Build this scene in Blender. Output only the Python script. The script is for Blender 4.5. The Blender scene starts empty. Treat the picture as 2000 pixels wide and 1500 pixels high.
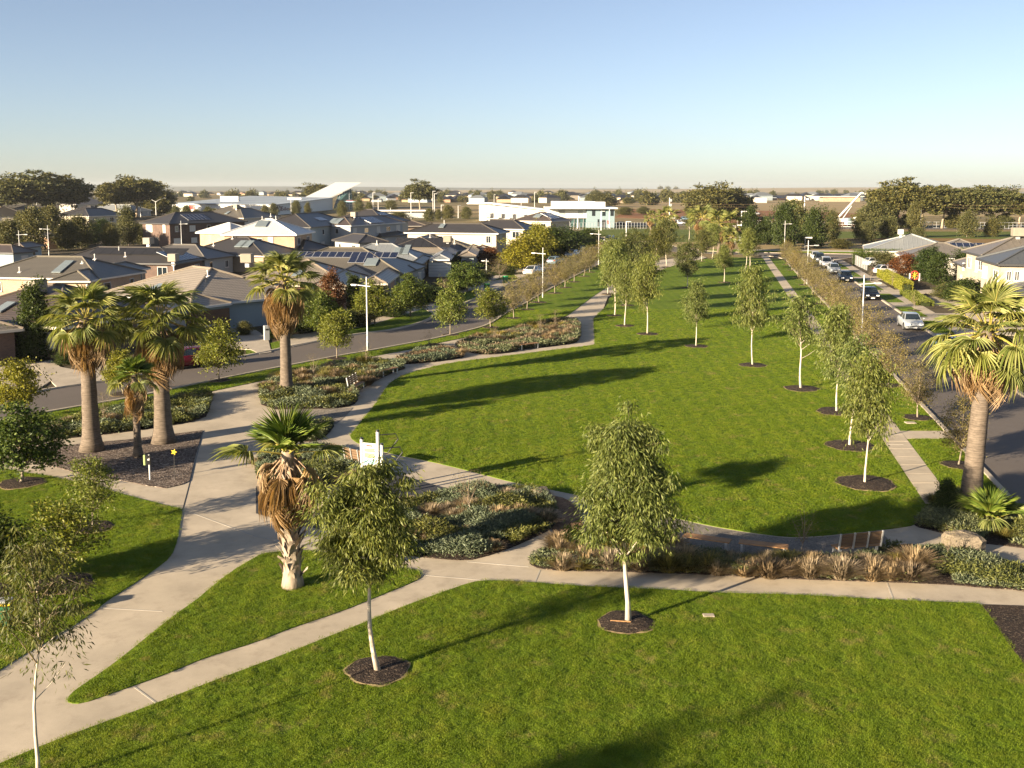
import bpy, math, random
import numpy as np
from mathutils import Vector, Matrix, Euler

# ------------------------------------------------------------------ camera, sky, sun, exposure
SC = bpy.context.scene
COL = SC.collection
F, PITCH, CH = 2000.0, math.radians(7.0), 13.0          # focal length in photo pixels, downward pitch, camera height
PPY = 368.0 + F * math.tan(PITCH)                       # horizon sits at photo row 368
cam_d = bpy.data.cameras.new('camera'); cam = bpy.data.objects.new('camera', cam_d); COL.objects.link(cam)
cam_d.sensor_width = 36.0; cam_d.lens = 36.0; cam_d.shift_y = -(750.0 - PPY) / 2000.0
cam_d.clip_start = 0.5; cam_d.clip_end = 30000.0
cam.location = (0, 0, CH); cam.rotation_euler = (math.pi / 2 - PITCH, 0, 0)
SC.camera = cam
SUN_EL, SUN_AZ = math.radians(13.0), math.radians(217.5)   # azimuth of the sun, counter-clockwise from +X
sdir = Vector((math.cos(SUN_EL) * math.cos(SUN_AZ), math.cos(SUN_EL) * math.sin(SUN_AZ), math.sin(SUN_EL)))
world = bpy.data.worlds.new('World'); SC.world = world; world.use_nodes = True
wn = world.node_tree.nodes; wl = world.node_tree.links
for n in list(wn): wn.remove(n)
w_out = wn.new('ShaderNodeOutputWorld'); w_bg = wn.new('ShaderNodeBackground'); w_sky = wn.new('ShaderNodeTexSky')
w_sky.sky_type = 'NISHITA'; w_sky.sun_disc = False
w_sky.sun_elevation = SUN_EL; w_sky.sun_rotation = math.pi / 2 - SUN_AZ
w_sky.altitude = 50; w_sky.air_density = 0.7; w_sky.dust_density = 0.6; w_sky.ozone_density = 1.4
w_bg.inputs['Strength'].default_value = 0.05
w_hs = wn.new('ShaderNodeHueSaturation'); w_hs.inputs['Saturation'].default_value = 0.84; w_hs.inputs['Value'].default_value = 0.84
w_tint = wn.new('ShaderNodeMix'); w_tint.data_type = 'RGBA'; w_tint.blend_type = 'MULTIPLY'; w_tint.inputs[0].default_value = 1.0; w_tint.inputs[7].default_value = (1.02, 1.0, 1.03, 1)
wl.new(w_sky.outputs[0], w_hs.inputs['Color']); wl.new(w_hs.outputs[0], w_tint.inputs[6]); wl.new(w_tint.outputs[2], w_bg.inputs[0]); wl.new(w_bg.outputs[0], w_out.inputs[0])
sun_d = bpy.data.lights.new('sun', 'SUN'); sun = bpy.data.objects.new('sun', sun_d); COL.objects.link(sun)
sun_d.energy = 5.0; sun_d.angle = math.radians(0.53); sun_d.color = (1.0, 0.82, 0.58)
sun.location = (-60, -45, 40); sun.rotation_euler = sdir.to_track_quat('Z', 'Y').to_euler()
SC.view_settings.view_transform = 'Standard'; SC.view_settings.look = 'None'
SC.view_settings.exposure = 2.0; SC.view_settings.gamma = 1.0
HAZE = 0.00006
SC.cycles.use_denoising = True
SC.cycles.max_bounces = 5; SC.cycles.diffuse_bounces = 2; SC.cycles.glossy_bounces = 2
SC.cycles.transmission_bounces = 3; SC.cycles.transparent_max_bounces = 6; SC.cycles.volume_bounces = 0
SC.cycles.caustics_reflective = False; SC.cycles.caustics_refractive = False

# ------------------------------------------------------------------ photo pixel -> world
cp, sp = math.cos(PITCH), math.sin(PITCH)
def G(px, py, z=0.0):
    """point on the level z that photo pixel (px,py) looks at"""
    u = (PPY - py) / F
    d = ((px - 1000.0) / F, u * sp + cp, u * cp - sp)
    t = (z - CH) / d[2]
    return Vector((d[0] * t, d[1] * t, z))
def PX(v):
    fw = v[1] * cp - (v[2] - CH) * sp; up = v[1] * sp + (v[2] - CH) * cp
    return 1000 + F * v[0] / fw, PPY - F * up / fw
def HT(px, py, ty):
    """height of something standing at ground pixel (px,py) whose top is at row ty"""
    b = G(px, py); u = (PPY - ty) / F
    return CH + (u * cp - sp) * b.y / (u * sp + cp)
def PM(py):   # photo pixels per metre for something at ground row py
    b = G(1000, py); return F / (b.y * cp + CH * sp)

# ------------------------------------------------------------------ objects
def tag(o, label=None, cat=None, group=None, kind=None):
    if label: o['label'] = label
    if cat: o['category'] = cat
    if group: o['group'] = group
    if kind: o['kind'] = kind
    return o
def thing(name, label, cat, loc=(0, 0, 0), rz=0.0, group=None):
    o = bpy.data.objects.new(name, None); o.empty_display_size = 0.3; COL.objects.link(o)
    o.location = loc; o.rotation_euler = (0, 0, rz)
    return tag(o, label, cat, group)
def mesh_obj(name, me, parent=None, loc=None, rot=None, scale=None):
    o = bpy.data.objects.new(name, me); COL.objects.link(o)
    if parent is not None: o.parent = parent
    if loc is not None: o.location = loc
    if rot is not None: o.rotation_euler = rot
    if scale is not None: o.scale = scale if hasattr(scale, '__len__') else (scale, scale, scale)
    return o
def copy_tree(o, parent=None):
    c = o.copy(); COL.objects.link(c); c.parent = parent
    for ch in [x for x in o.children]: copy_tree(ch, c)
    return c
def np_mesh(name, V, Fc, mats, smooth=False, mi=None, uv=None):
    """V (n,3); Fc (m,k) array or list of tuples"""
    me = bpy.data.meshes.new(name)
    if isinstance(Fc, np.ndarray):
        m, k = Fc.shape
        me.vertices.add(len(V)); me.vertices.foreach_set('co', np.asarray(V, np.float32).ravel())
        me.loops.add(m * k); me.loops.foreach_set('vertex_index', Fc.astype(np.int32).ravel())
        me.polygons.add(m); me.polygons.foreach_set('loop_start', np.arange(0, m * k, k, dtype=np.int32))
        me.polygons.foreach_set('loop_total', np.full(m, k, np.int32))
        me.update(calc_edges=True)
    else:
        me.from_pydata([tuple(v) for v in V], [], [tuple(f) for f in Fc])
    for m_ in (mats if isinstance(mats, (list, tuple)) else [mats]): me.materials.append(m_)
    if mi is not None: me.polygons.foreach_set('material_index', np.asarray(mi, np.int32))
    if smooth: me.polygons.foreach_set('use_smooth', np.ones(len(me.polygons), bool))
    if uv is not None:
        l = me.uv_layers.new(name='UVMap'); l.data.foreach_set('uv', np.asarray(uv, np.float32).ravel())
    me.update()
    return me
class MB:
    """collects boxes, tubes and sheets into one mesh"""
    def __init__(s): s.v, s.f, s.m = [], [], []
    def add(s, vs, fs, m=0):
        b = len(s.v); s.v += [tuple(v) for v in vs]; s.f += [tuple(i + b for i in f) for f in fs]; s.m += [m] * len(fs); return s
    def box(s, c, d, rz=0.0, m=0, tilt=None):
        x, y, z = d[0] / 2, d[1] / 2, d[2] / 2
        vs = [Vector((a, b, e)) for e in (-z, z) for b in (-y, y) for a in (-x, x)]
        R = Matrix.Rotation(rz, 3, 'Z')
        if tilt is not None: R = R @ tilt
        vs = [R @ v + Vector(c) for v in vs]
        return s.add(vs, [(0, 2, 3, 1), (4, 5, 7, 6), (0, 1, 5, 4), (2, 6, 7, 3), (0, 4, 6, 2), (1, 3, 7, 5)], m)
    def bevel_box(s, c, d, bv, rz=0.0, m=0):
        x, y, z = d[0] / 2, d[1] / 2, d[2] / 2
        R = Matrix.Rotation(rz, 3, 'Z'); vs = []
        for (h, i) in ((-z, bv), (-z + bv, 0), (z - bv, 0), (z, bv)):
            X, Y = x - i, y - i; b = bv * (1 if i == 0 else .6)
            for (a, e) in ((-X + b, -Y), (X - b, -Y), (X, -Y + b), (X, Y - b), (X - b, Y), (-X + b, Y), (-X, Y - b), (-X, -Y + b)):
                vs.append(R @ Vector((a, e, h)) + Vector(c))
        fs = [tuple(range(7, -1, -1)), tuple(range(24, 32))]
        for k in range(3):
            for i in range(8): fs.append((k * 8 + i, k * 8 + (i + 1) % 8, k * 8 + 8 + (i + 1) % 8, k * 8 + 8 + i))
        return s.add(vs, fs, m)
    def tube(s, pts, rad, n=6, m=0, cap=True):
        pts = [Vector(p) for p in pts]; rad = rad if hasattr(rad, '__len__') else [rad] * len(pts)
        vs = []; prev = None
        for i, p in enumerate(pts):
            t = (pts[min(i + 1, len(pts) - 1)] - pts[max(i - 1, 0)])
            t = t.normalized() if t.length > 1e-9 else Vector((0, 0, 1))
            if prev is None:
                a = t.orthogonal().normalized()
            else:
                a = (prev - t * prev.dot(t)); a = a.normalized() if a.length > 1e-6 else t.orthogonal().normalized()
            prev = a; b = t.cross(a)
            for k in range(n):
                an = 2 * math.pi * k / n
                vs.append(p + (a * math.cos(an) + b * math.sin(an)) * rad[i])
        fs = []
        for i in range(len(pts) - 1):
            for k in range(n): fs.append((i * n + k, i * n + (k + 1) % n, (i + 1) * n + (k + 1) % n, (i + 1) * n + k))
        if cap: fs += [tuple(range(n - 1, -1, -1)), tuple((len(pts) - 1) * n + k for k in range(n))]
        return s.add(vs, fs, m)
    def prism(s, pts, z0, z1, m=0, ms=None):
        """closed outline extruded from z0 to z1"""
        n = len(pts); ar = sum(pts[i][0] * pts[(i + 1) % n][1] - pts[(i + 1) % n][0] * pts[i][1] for i in range(n))
        if ar < 0: pts = pts[::-1]
        vs = [(p[0], p[1], z0) for p in pts] + [(p[0], p[1], z1) for p in pts]
        s.add(vs, [tuple(range(n, 2 * n))], m)
        s.add(vs, [(i, (i + 1) % n, n + (i + 1) % n, n + i) for i in range(n)], m if ms is None else ms)
        return s
    def mesh(s, name, mats, smooth=False):
        me = bpy.data.meshes.new(name); me.from_pydata(s.v, [], s.f)
        for m_ in (mats if isinstance(mats, (list, tuple)) else [mats]): me.materials.append(m_)
        me.polygons.foreach_set('material_index', s.m)
        if smooth: me.polygons.foreach_set('use_smooth', [True] * len(s.f))
        me.update(); return me
    def build(s, name, mats, parent=None, smooth=False, loc=None, rot=None):
        return mesh_obj(name, s.mesh(name, mats, smooth), parent, loc, rot)

# ------------------------------------------------------------------ materials
MATS = {}
def nodes(name):
    m = bpy.data.materials.new(name); m.use_nodes = True; nt = m.node_tree
    for n in list(nt.nodes): nt.nodes.remove(n)
    return m, nt
def N(nt, t, **kw):
    n = nt.nodes.new(t)
    for k, v in kw.items():
        if k in n.inputs.keys(): n.inputs[k].default_value = v
        else: setattr(n, k, v)
    return n
def rgb(c): return (c[0], c[1], c[2], 1.0)
def pos(nt): return N(nt, 'ShaderNodeNewGeometry').outputs['Position']
def noise(nt, vec, scale, detail=3, rough=.6, w=None):
    n = N(nt, 'ShaderNodeTexNoise'); n.inputs['Scale'].default_value = scale; n.inputs['Detail'].default_value = detail
    n.inputs['Roughness'].default_value = rough
    if vec is not None: nt.links.new(vec, n.inputs['Vector'])
    return n
def ramp(nt, fac, stops, interp='LINEAR'):
    r = N(nt, 'ShaderNodeValToRGB'); cr = r.color_ramp; cr.interpolation = interp
    while len(cr.elements) > 1: cr.elements.remove(cr.elements[0])
    cr.elements[0].position = stops[0][0]; cr.elements[0].color = rgb(stops[0][1])
    for p_, c_ in stops[1:]:
        e = cr.elements.new(p_); e.color = rgb(c_)
    nt.links.new(fac, r.inputs[0]); return r.outputs[0]
def mix(nt, fac, a, b, mode='MIX'):
    n = N(nt, 'ShaderNodeMix', data_type='RGBA', blend_type=mode)
    for s_, v in ((0, fac), (6, a), (7, b)):
        if hasattr(v, 'is_linked') or hasattr(v, 'links'): nt.links.new(v, n.inputs[s_])
        elif s_ == 0: n.inputs[0].default_value = v
        else: n.inputs[s_].default_value = rgb(v)
    return n.outputs[2]
def finish(m, nt, col, rough=.8, spec=.4, metal=0.0, bump=None, bstr=.3, bdist=.02, normal=None):
    p = N(nt, 'ShaderNodeBsdfPrincipled'); o = N(nt, 'ShaderNodeOutputMaterial')
    if hasattr(col, 'links'): nt.links.new(col, p.inputs['Base Color'])
    else: p.inputs['Base Color'].default_value = rgb(col)
    if hasattr(rough, 'links'): nt.links.new(rough, p.inputs['Roughness'])
    else: p.inputs['Roughness'].default_value = rough
    p.inputs['Specular IOR Level'].default_value = spec; p.inputs['Metallic'].default_value = metal
    if bump is not None:
        b = N(nt, 'ShaderNodeBump'); b.inputs['Strength'].default_value = bstr; b.inputs['Distance'].default_value = bdist
        nt.links.new(bump, b.inputs['Height']); nt.links.new(b.outputs[0], p.inputs['Normal'])
    nt.links.new(p.outputs[0], o.inputs[0]); return p
def MAT(name, col, rough=.8, spec=.4, metal=0.0, var=.12, vscale=1.5, bscale=None, bstr=.3, bdist=.02):
    if name in MATS: return MATS[name]
    m, nt = nodes(name); P_ = pos(nt)
    n1 = noise(nt, P_, vscale, 4); n2 = noise(nt, P_, vscale * 9, 3)
    a = tuple(c * (1 - var) for c in col); b = tuple(min(1, c * (1 + var)) for c in col)
    c1 = mix(nt, n1.outputs[0], a, b)
    c2 = mix(nt, n2.outputs[0], tuple([1 - var * .8] * 3), tuple([1 + var * .5] * 3))
    c = mix(nt, 1.0, c1, c2, 'MULTIPLY')
    bp = noise(nt, P_, bscale, 3).outputs[0] if bscale else None
    finish(m, nt, c, rough, spec, metal, bp, bstr, bdist)
    MATS[name] = m; return m
def LEAF(name, dark, mid, light, trans=.35, rough=.55, patch=None, pscale=.6):
    """foliage: colour varies leaf by leaf, light passes through"""
    if name in MATS: return MATS[name]
    m, nt = nodes(name); g = N(nt, 'ShaderNodeNewGeometry')
    c = ramp(nt, g.outputs['Random Per Island'], [(0.0, dark), (.45, mid), (1.0, light)])
    oi = N(nt, 'ShaderNodeObjectInfo')
    c = mix(nt, oi.outputs['Random'], c, mix(nt, 1.0, c, (1.18, 1.05, .8), 'MULTIPLY'))
    if patch:
        nz = noise(nt, g.outputs['Position'], pscale, 2)
        c = mix(nt, ramp(nt, nz.outputs[0], [(.42, (0, 0, 0)), (.6, (1, 1, 1))]), c, patch)
    p = N(nt, 'ShaderNodeBsdfPrincipled', Roughness=rough); p.inputs['Specular IOR Level'].default_value = .3
    t = N(nt, 'ShaderNodeBsdfTranslucent'); mx = N(nt, 'ShaderNodeMixShader'); mx.inputs[0].default_value = trans
    o = N(nt, 'ShaderNodeOutputMaterial')
    nt.links.new(c, p.inputs['Base Color'])
    nt.links.new(mix(nt, 1.0, c, (1.15, 1.1, .55), 'MULTIPLY'), t.inputs[0])
    nt.links.new(p.outputs[0], mx.inputs[1]); nt.links.new(t.outputs[0], mx.inputs[2]); nt.links.new(mx.outputs[0], o.inputs[0])
    MATS[name] = m; return m
def m_grass(name, base=True):
    """mown lawn: patches of darker, yellower and worn turf; the blades use the same patches"""
    m, nt = nodes(name); P_ = pos(nt)
    big = noise(nt, P_, .16, 3).outputs[0]; md = noise(nt, P_, 1.3, 4, .65).outputs[0]; fine = noise(nt, P_, 14, 3, .7).outputs[0]
    a = ramp(nt, big, [(.3, (.108, .172, .008)), (.55, (.138, .205, .011)), (.75, (.185, .225, .019))])
    b = ramp(nt, md, [(.3, (.074, .124, .006)), (.5, (.126, .190, .010)), (.72, (.215, .232, .030))])
    c = mix(nt, .5, a, b)
    wv = N(nt, 'ShaderNodeTexWave'); wv.inputs['Scale'].default_value = .28; wv.inputs['Distortion'].default_value = 3.0; wv.inputs['Detail'].default_value = 2; wv.inputs['Detail Scale'].default_value = .3; nt.links.new(P_, wv.inputs['Vector'])
    c = mix(nt, 1.0, c, ramp(nt, wv.outputs['Fac'], [(0, (.90, .92, .9)), (1, (1.08, 1.05, 1.05))]), 'MULTIPLY')
    dry = noise(nt, P_, .75, 5, .75).outputs[0]
    c = mix(nt, ramp(nt, dry, [(.57, (0, 0, 0)), (.68, (.75, .75, .75))]), c, (.26, .22, .075))
    if base:
        c = mix(nt, ramp(nt, fine, [(.3, (0, 0, 0)), (.7, (1, 1, 1))]), mix(nt, 1.0, c, (.55, .6, .5), 'MULTIPLY'), c)
        worn = noise(nt, P_, .9, 5, .75).outputs[0]
        c = mix(nt, ramp(nt, worn, [(.68, (0, 0, 0)), (.76, (.8, .8, .8))]), c, (.20, .16, .075))
        finish(m, nt, c, .9, .15, 0, fine, .9, .05)
    else:
        g = N(nt, 'ShaderNodeNewGeometry')
        c = mix(nt, g.outputs['Random Per Island'], mix(nt, 1.0, c, (.7, .75, .6), 'MULTIPLY'), mix(nt, 1.0, c, (1.5, 1.35, 1.5), 'MULTIPLY'))
        p = N(nt, 'ShaderNodeBsdfPrincipled', Roughness=.6); p.inputs['Specular IOR Level'].default_value = .25
        t = N(nt, 'ShaderNodeBsdfTranslucent'); mx = N(nt, 'ShaderNodeMixShader'); mx.inputs[0].default_value = .4
        o = N(nt, 'ShaderNodeOutputMaterial')
        nt.links.new(c, p.inputs['Base Color']); nt.links.new(mix(nt, 1.0, c, (1.2, 1.1, .6), 'MULTIPLY'), t.inputs[0])
        nt.links.new(p.outputs[0], mx.inputs[1]); nt.links.new(t.outputs[0], mx.inputs[2]); nt.links.new(mx.outputs[0], o.inputs[0])
    MATS[name] = m; return m
m_grass('lawn_turf'); m_grass('grass_blade', False)
def m_concrete(name, col, stain=(.16, .12, .085), amt=.5):
    m, nt = nodes(name); P_ = pos(nt)
    a = noise(nt, P_, .45, 5, .65).outputs[0]; b = noise(nt, P_, 60, 2).outputs[0]; s_ = noise(nt, P_, 1.1, 6, .7).outputs[0]
    c = mix(nt, ramp(nt, a, [(.3, (0, 0, 0)), (.7, (1, 1, 1))]), tuple(x * .80 for x in col), tuple(x * 1.14 for x in col))
    c = mix(nt, mix(nt, 1.0, ramp(nt, s_, [(.52, (0, 0, 0)), (.8, (amt, amt, amt))]), (1, 1, 1), 'MULTIPLY'), c, stain)
    c = mix(nt, .25, c, mix(nt, 1.0, c, ramp(nt, b, [(.3, (.6, .6, .6)), (.7, (1.3, 1.3, 1.3))]), 'MULTIPLY'))
    finish(m, nt, c, .85, .3, 0, b, .15, .004); MATS[name] = m; return m
m_concrete('concrete', (.44, .375, .285)); m_concrete('concrete_old', (.40, .345, .27), (.11, .09, .07), .5)
m_concrete('concrete_far', (.38, .35, .30), amt=.2)
def m_asphalt(name, col):
    m, nt = nodes(name); P_ = pos(nt)
    a = noise(nt, P_, .25, 5, .7).outputs[0]; b = noise(nt, P_, 45, 2, .8).outputs[0]
    c = mix(nt, a, tuple(x * .8 for x in col), tuple(x * 1.2 for x in col))
    c = mix(nt, .5, c, mix(nt, 1.0, c, ramp(nt, b, [(.3, (.4, .4, .4)), (.7, (1.6, 1.6, 1.6))]), 'MULTIPLY'))
    finish(m, nt, c, .8, .3, 0, b, .3, .006); MATS[name] = m; return m
m_asphalt('asphalt', (.118, .100, .086)); m_asphalt('rubber', (.045, .045, .048))
def m_mulch(name, cols, scale=14):
    m, nt = nodes(name); P_ = pos(nt)
    mp = N(nt, 'ShaderNodeMapping'); mp.inputs['Scale'].default_value = (1, 1.9, 1); mp.inputs['Rotation'].default_value = (0, 0, .5)
    nt.links.new(P_, mp.inputs[0])
    v = N(nt, 'ShaderNodeTexVoronoi'); v.inputs['Scale'].default_value = scale; nt.links.new(mp.outputs[0], v.inputs['Vector'])
    w = N(nt, 'ShaderNodeSeparateColor'); nt.links.new(v.outputs['Color'], w.inputs[0])
    c = ramp(nt, w.outputs[0], cols)
    a = noise(nt, P_, .8, 4).outputs[0]
    c = mix(nt, 1.0, c, ramp(nt, a, [(.3, (.7, .7, .7)), (.7, (1.2, 1.15, 1.1))]), 'MULTIPLY')
    finish(m, nt, c, .9, .2, 0, v.outputs['Distance'], .9, .05); MATS[name] = m; return m
m_mulch('mulch', [(0, (.035, .026, .022)), (.4, (.085, .064, .053)), (.75, (.16, .128, .108)), (1, (.42, .36, .31))])
m_mulch('mulch_dark', [(0, (.015, .011, .009)), (.6, (.045, .032, .025)), (.9, (.08, .06, .045)), (1, (.19, .15, .11))], 18)
m_mulch('gravel', [(0, (.15, .135, .12)), (.5, (.23, .21, .185)), (1, (.34, .31, .27))], 22)
m_mulch('dirt', [(0, (.13, .075, .045)), (.5, (.20, .115, .065)), (1, (.27, .17, .10))], 9)
def m_roof(name, col, course=.34, tile=.30, ribs=False, lite=.25, rough=.42):
    """roof covering in roof UVs (metres): u along the eave, v up the slope"""
    m, nt = nodes(name); uv = N(nt, 'ShaderNodeUVMap'); sx = N(nt, 'ShaderNodeSeparateXYZ'); nt.links.new(uv.outputs[0], sx.inputs[0])
    def saw(sock, per):
        d = N(nt, 'ShaderNodeMath', operation='DIVIDE'); d.inputs[1].default_value = per; nt.links.new(sock, d.inputs[0])
        f_ = N(nt, 'ShaderNodeMath', operation='FRACT'); nt.links.new(d.outputs[0], f_.inputs[0]); return f_.outputs[0]
    P_ = pos(nt); a = noise(nt, P_, .5, 4, .7).outputs[0]; b = noise(nt, P_, 7, 3).outputs[0]
    c = mix(nt, a, tuple(x * .82 for x in col), tuple(x * (1 + lite) for x in col))
    c = mix(nt, .4, c, mix(nt, 1.0, c, ramp(nt, b, [(.3, (.65, .65, .65)), (.7, (1.35, 1.35, 1.35))]), 'MULTIPLY'))
    if ribs:
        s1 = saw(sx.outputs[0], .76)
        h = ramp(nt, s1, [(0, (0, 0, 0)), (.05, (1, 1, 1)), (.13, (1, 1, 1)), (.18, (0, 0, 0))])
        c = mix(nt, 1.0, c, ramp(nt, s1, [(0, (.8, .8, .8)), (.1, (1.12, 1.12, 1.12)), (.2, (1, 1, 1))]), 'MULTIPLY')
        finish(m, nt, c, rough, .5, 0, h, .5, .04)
    else:
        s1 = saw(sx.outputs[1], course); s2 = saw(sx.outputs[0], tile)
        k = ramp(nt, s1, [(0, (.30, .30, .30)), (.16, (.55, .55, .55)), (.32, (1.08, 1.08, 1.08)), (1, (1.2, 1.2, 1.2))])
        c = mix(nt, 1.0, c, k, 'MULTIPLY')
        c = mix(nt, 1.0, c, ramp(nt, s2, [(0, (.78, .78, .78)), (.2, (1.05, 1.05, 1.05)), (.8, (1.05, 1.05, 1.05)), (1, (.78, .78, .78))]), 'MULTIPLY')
        finish(m, nt, c, rough, .7, 0, s1, -.8, .05)
    MATS[name] = m; return m
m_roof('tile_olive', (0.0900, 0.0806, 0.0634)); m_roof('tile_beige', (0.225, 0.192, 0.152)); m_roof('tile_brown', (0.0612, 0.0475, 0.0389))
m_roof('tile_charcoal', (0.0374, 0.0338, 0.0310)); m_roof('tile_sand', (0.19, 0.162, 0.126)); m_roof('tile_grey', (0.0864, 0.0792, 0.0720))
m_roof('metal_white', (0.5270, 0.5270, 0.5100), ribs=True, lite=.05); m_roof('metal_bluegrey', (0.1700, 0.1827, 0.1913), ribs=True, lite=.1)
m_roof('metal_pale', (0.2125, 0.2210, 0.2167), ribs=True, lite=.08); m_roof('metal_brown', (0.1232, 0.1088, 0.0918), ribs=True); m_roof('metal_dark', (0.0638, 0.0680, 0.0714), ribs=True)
def m_brick(name, c1, c2, mort=(.35, .32, .28)):
    m, nt = nodes(name); g = N(nt, 'ShaderNodeNewGeometry'); sx = N(nt, 'ShaderNodeSeparateXYZ'); nt.links.new(g.outputs['Position'], sx.inputs[0])
    ad = N(nt, 'ShaderNodeMath', operation='ADD'); nt.links.new(sx.outputs[0], ad.inputs[0]); nt.links.new(sx.outputs[1], ad.inputs[1])
    cb = N(nt, 'ShaderNodeCombineXYZ'); nt.links.new(ad.outputs[0], cb.inputs[0]); nt.links.new(sx.outputs[2], cb.inputs[1])
    b = N(nt, 'ShaderNodeTexBrick'); b.inputs['Scale'].default_value = 1.0
    b.inputs['Brick Width'].default_value = .24; b.inputs['Row Height'].default_value = .086; b.inputs['Mortar Size'].default_value = .008
    b.inputs['Color1'].default_value = rgb(c1); b.inputs['Color2'].default_value = rgb(c2); b.inputs['Mortar'].default_value = rgb(mort)
    nt.links.new(cb.outputs[0], b.inputs['Vector'])
    a = noise(nt, g.outputs['Position'], .6, 4).outputs[0]
    c = mix(nt, 1.0, b.outputs[0], ramp(nt, a, [(.3, (.82, .82, .82)), (.7, (1.12, 1.12, 1.12))]), 'MULTIPLY')
    finish(m, nt, c, .85, .3, 0, b.outputs['Fac'], -.3, .01); MATS[name] = m; return m
m_brick('brick_tan', (.42, .29, .18), (.36, .24, .15)); m_brick('brick_orange', (.46, .26, .14), (.38, .20, .11)); m_brick('brick_dark', (.13, .075, .055), (.09, .055, .045), (.15, .13, .11))
MAT('render_cream', (.48, .42, .33), vscale=.5, var=.07); MAT('render_white', (.50, .47, .41), vscale=.5, var=.05); MAT('render_grey', (.33, .34, .34), vscale=.5, var=.07)
MAT('render_bluegrey', (.26, .31, .33), vscale=.5, var=.07); MAT('render_brown', (.26, .19, .11), vscale=.5, var=.08)
MAT('trim_white', (.58, .56, .53), .5, var=.04); MAT('trim_cream', (.55, .50, .42), .5, var=.05); MAT('trim_dark', (.05, .05, .052), .5, var=.05)
MAT('galv', (.52, .53, .53), .42, .5, .55, var=.1, vscale=3); MAT('pole_paint', (.70, .69, .66), .5, var=.08, vscale=2)
MAT('glass_dark', (.015, .022, .028), .08, .9, var=.1); MAT('glass_teal', (.05, .10, .10), .1, .8, var=.2)
MAT('blind', (.55, .53, .48), .6, var=.1)
MAT('garage_timber', (.13, .062, .034), .55, var=.25, vscale=2.5); MAT('garage_white', (.62, .60, .56), .55, var=.05)
MAT('solar', (.012, .016, .035), .15, .8, var=.2); MAT('solar_frame', (.55, .56, .58), .4, .5, .6, var=.05)
MAT('solar_black', (.02, .02, .023), .55, .3, var=.2); MAT('skylight', (.16, .19, .20), .25, .8, var=.1)
MAT('rock', (.20, .165, .12), .9, .2, var=.45, vscale=2.2, bscale=6, bstr=.8, bdist=.06)
MAT('timber', (.30, .165, .072), .6, .3, var=.3, vscale=4); MAT('timber_grey', (.15, .095, .055), .7, .3, var=.3, vscale=5)
MAT('steel_black', (.02, .02, .022), .4, .5, .3, var=.1); MAT('plastic_green', (.02, .11, .05), .5, var=.15); MAT('bin_lid', (.06, .45, .16), .5, var=.1)
MAT('paint_white', (.60, .60, .58), .5, var=.05); MAT('sign_green', (.30, .38, .16), .6, var=.2, vscale=12); MAT('sign_red', (.55, .05, .04), .5, var=.1); MAT('sign_blue', (.22, .42, .48), .5, var=.2, vscale=9)
MAT('yellow_paint', (.70, .48, .03), .5, var=.1); MAT('tyre', (.018, .018, .018), .85, var=.1); MAT('rim', (.5, .5, .52), .3, .5, .8, var=.1)
MAT('lamp_clear', (.75, .77, .78), .12, .9, var=.05); MAT('lamp_red', (.45, .02, .02), .2, .8, var=.1)
MAT('fence_timber', (.17, .12, .08), .8, var=.3, vscale=3)
def m_bark(name, a_, b_, ring=None):
    m, nt = nodes(name); P_ = pos(nt)
    mp = N(nt, 'ShaderNodeMapping'); mp.inputs['Scale'].default_value = (1, 1, .28) if ring is None else (.35, .35, 1); nt.links.new(P_, mp.inputs[0])
    n_ = noise(nt, mp.outputs[0], 7 if ring is None else 9, 5, .7).outputs[0]
    c = ramp(nt, n_, [(.3, a_), (.7, b_)])
    if ring:
        wv = N(nt, 'ShaderNodeTexWave', bands_direction='Z'); wv.inputs['Scale'].default_value = 3.4; wv.inputs['Distortion'].default_value = 4.0; nt.links.new(P_, wv.inputs['Vector'])
        c = mix(nt, 1.0, c, ramp(nt, wv.outputs['Fac'], [(0, (.80, .80, .80)), (.35, (1.0, 1.0, 1.0)), (1, (1.06, 1.06, 1.06))]), 'MULTIPLY')
    finish(m, nt, c, .85, .25, 0, n_, .6, .03); MATS[name] = m; return m
m_bark('bark_gum', (.34, .28, .21), (.60, .53, .44)); m_bark('bark_street', (.16, .125, .09), (.32, .27, .21)); m_bark('bark_palm', (.075, .058, .044), (.175, .140, .108), 1)
m_bark('bark_boot', (.16, .125, .09), (.40, .33, .25)); m_bark('bark_limb', (.13, .095, .06), (.27, .21, .15)); m_bark('bark_old', (.20, .15, .10), (.42, .34, .25))
LEAF('leaf_gum', (0.0475, 0.0705, 0.0138), (0.0994, 0.1312, 0.0298), (0.2052, 0.2370, 0.0688)); LEAF('leaf_gum_dark', (0.0350, 0.0450, 0.0125), (0.0750, 0.0900, 0.0250), (0.1500, 0.1562, 0.0438))
LEAF('leaf_olive', (0.0518, 0.0745, 0.0108), (0.1080, 0.1391, 0.0216), (0.2052, 0.2297, 0.0432)); LEAF('leaf_yellow', (0.0810, 0.0931, 0.0080), (0.1620, 0.1715, 0.0160), (0.2610, 0.2548, 0.0350))
LEAF('leaf_brown', (.082, .074, .026), (.150, .134, .048), (.23, .205, .085)); LEAF('leaf_green', (0.0275, 0.0525, 0.0100), (0.0625, 0.1000, 0.0175), (0.1313, 0.1688, 0.0312))
LEAF('leaf_dark', (0.0150, 0.0300, 0.0088), (0.0350, 0.0575, 0.0137), (0.0750, 0.1063, 0.0250)); LEAF('leaf_red', (0.0595, 0.0224, 0.0098), (0.1190, 0.0455, 0.0175), (0.1680, 0.0840, 0.0315))
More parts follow.
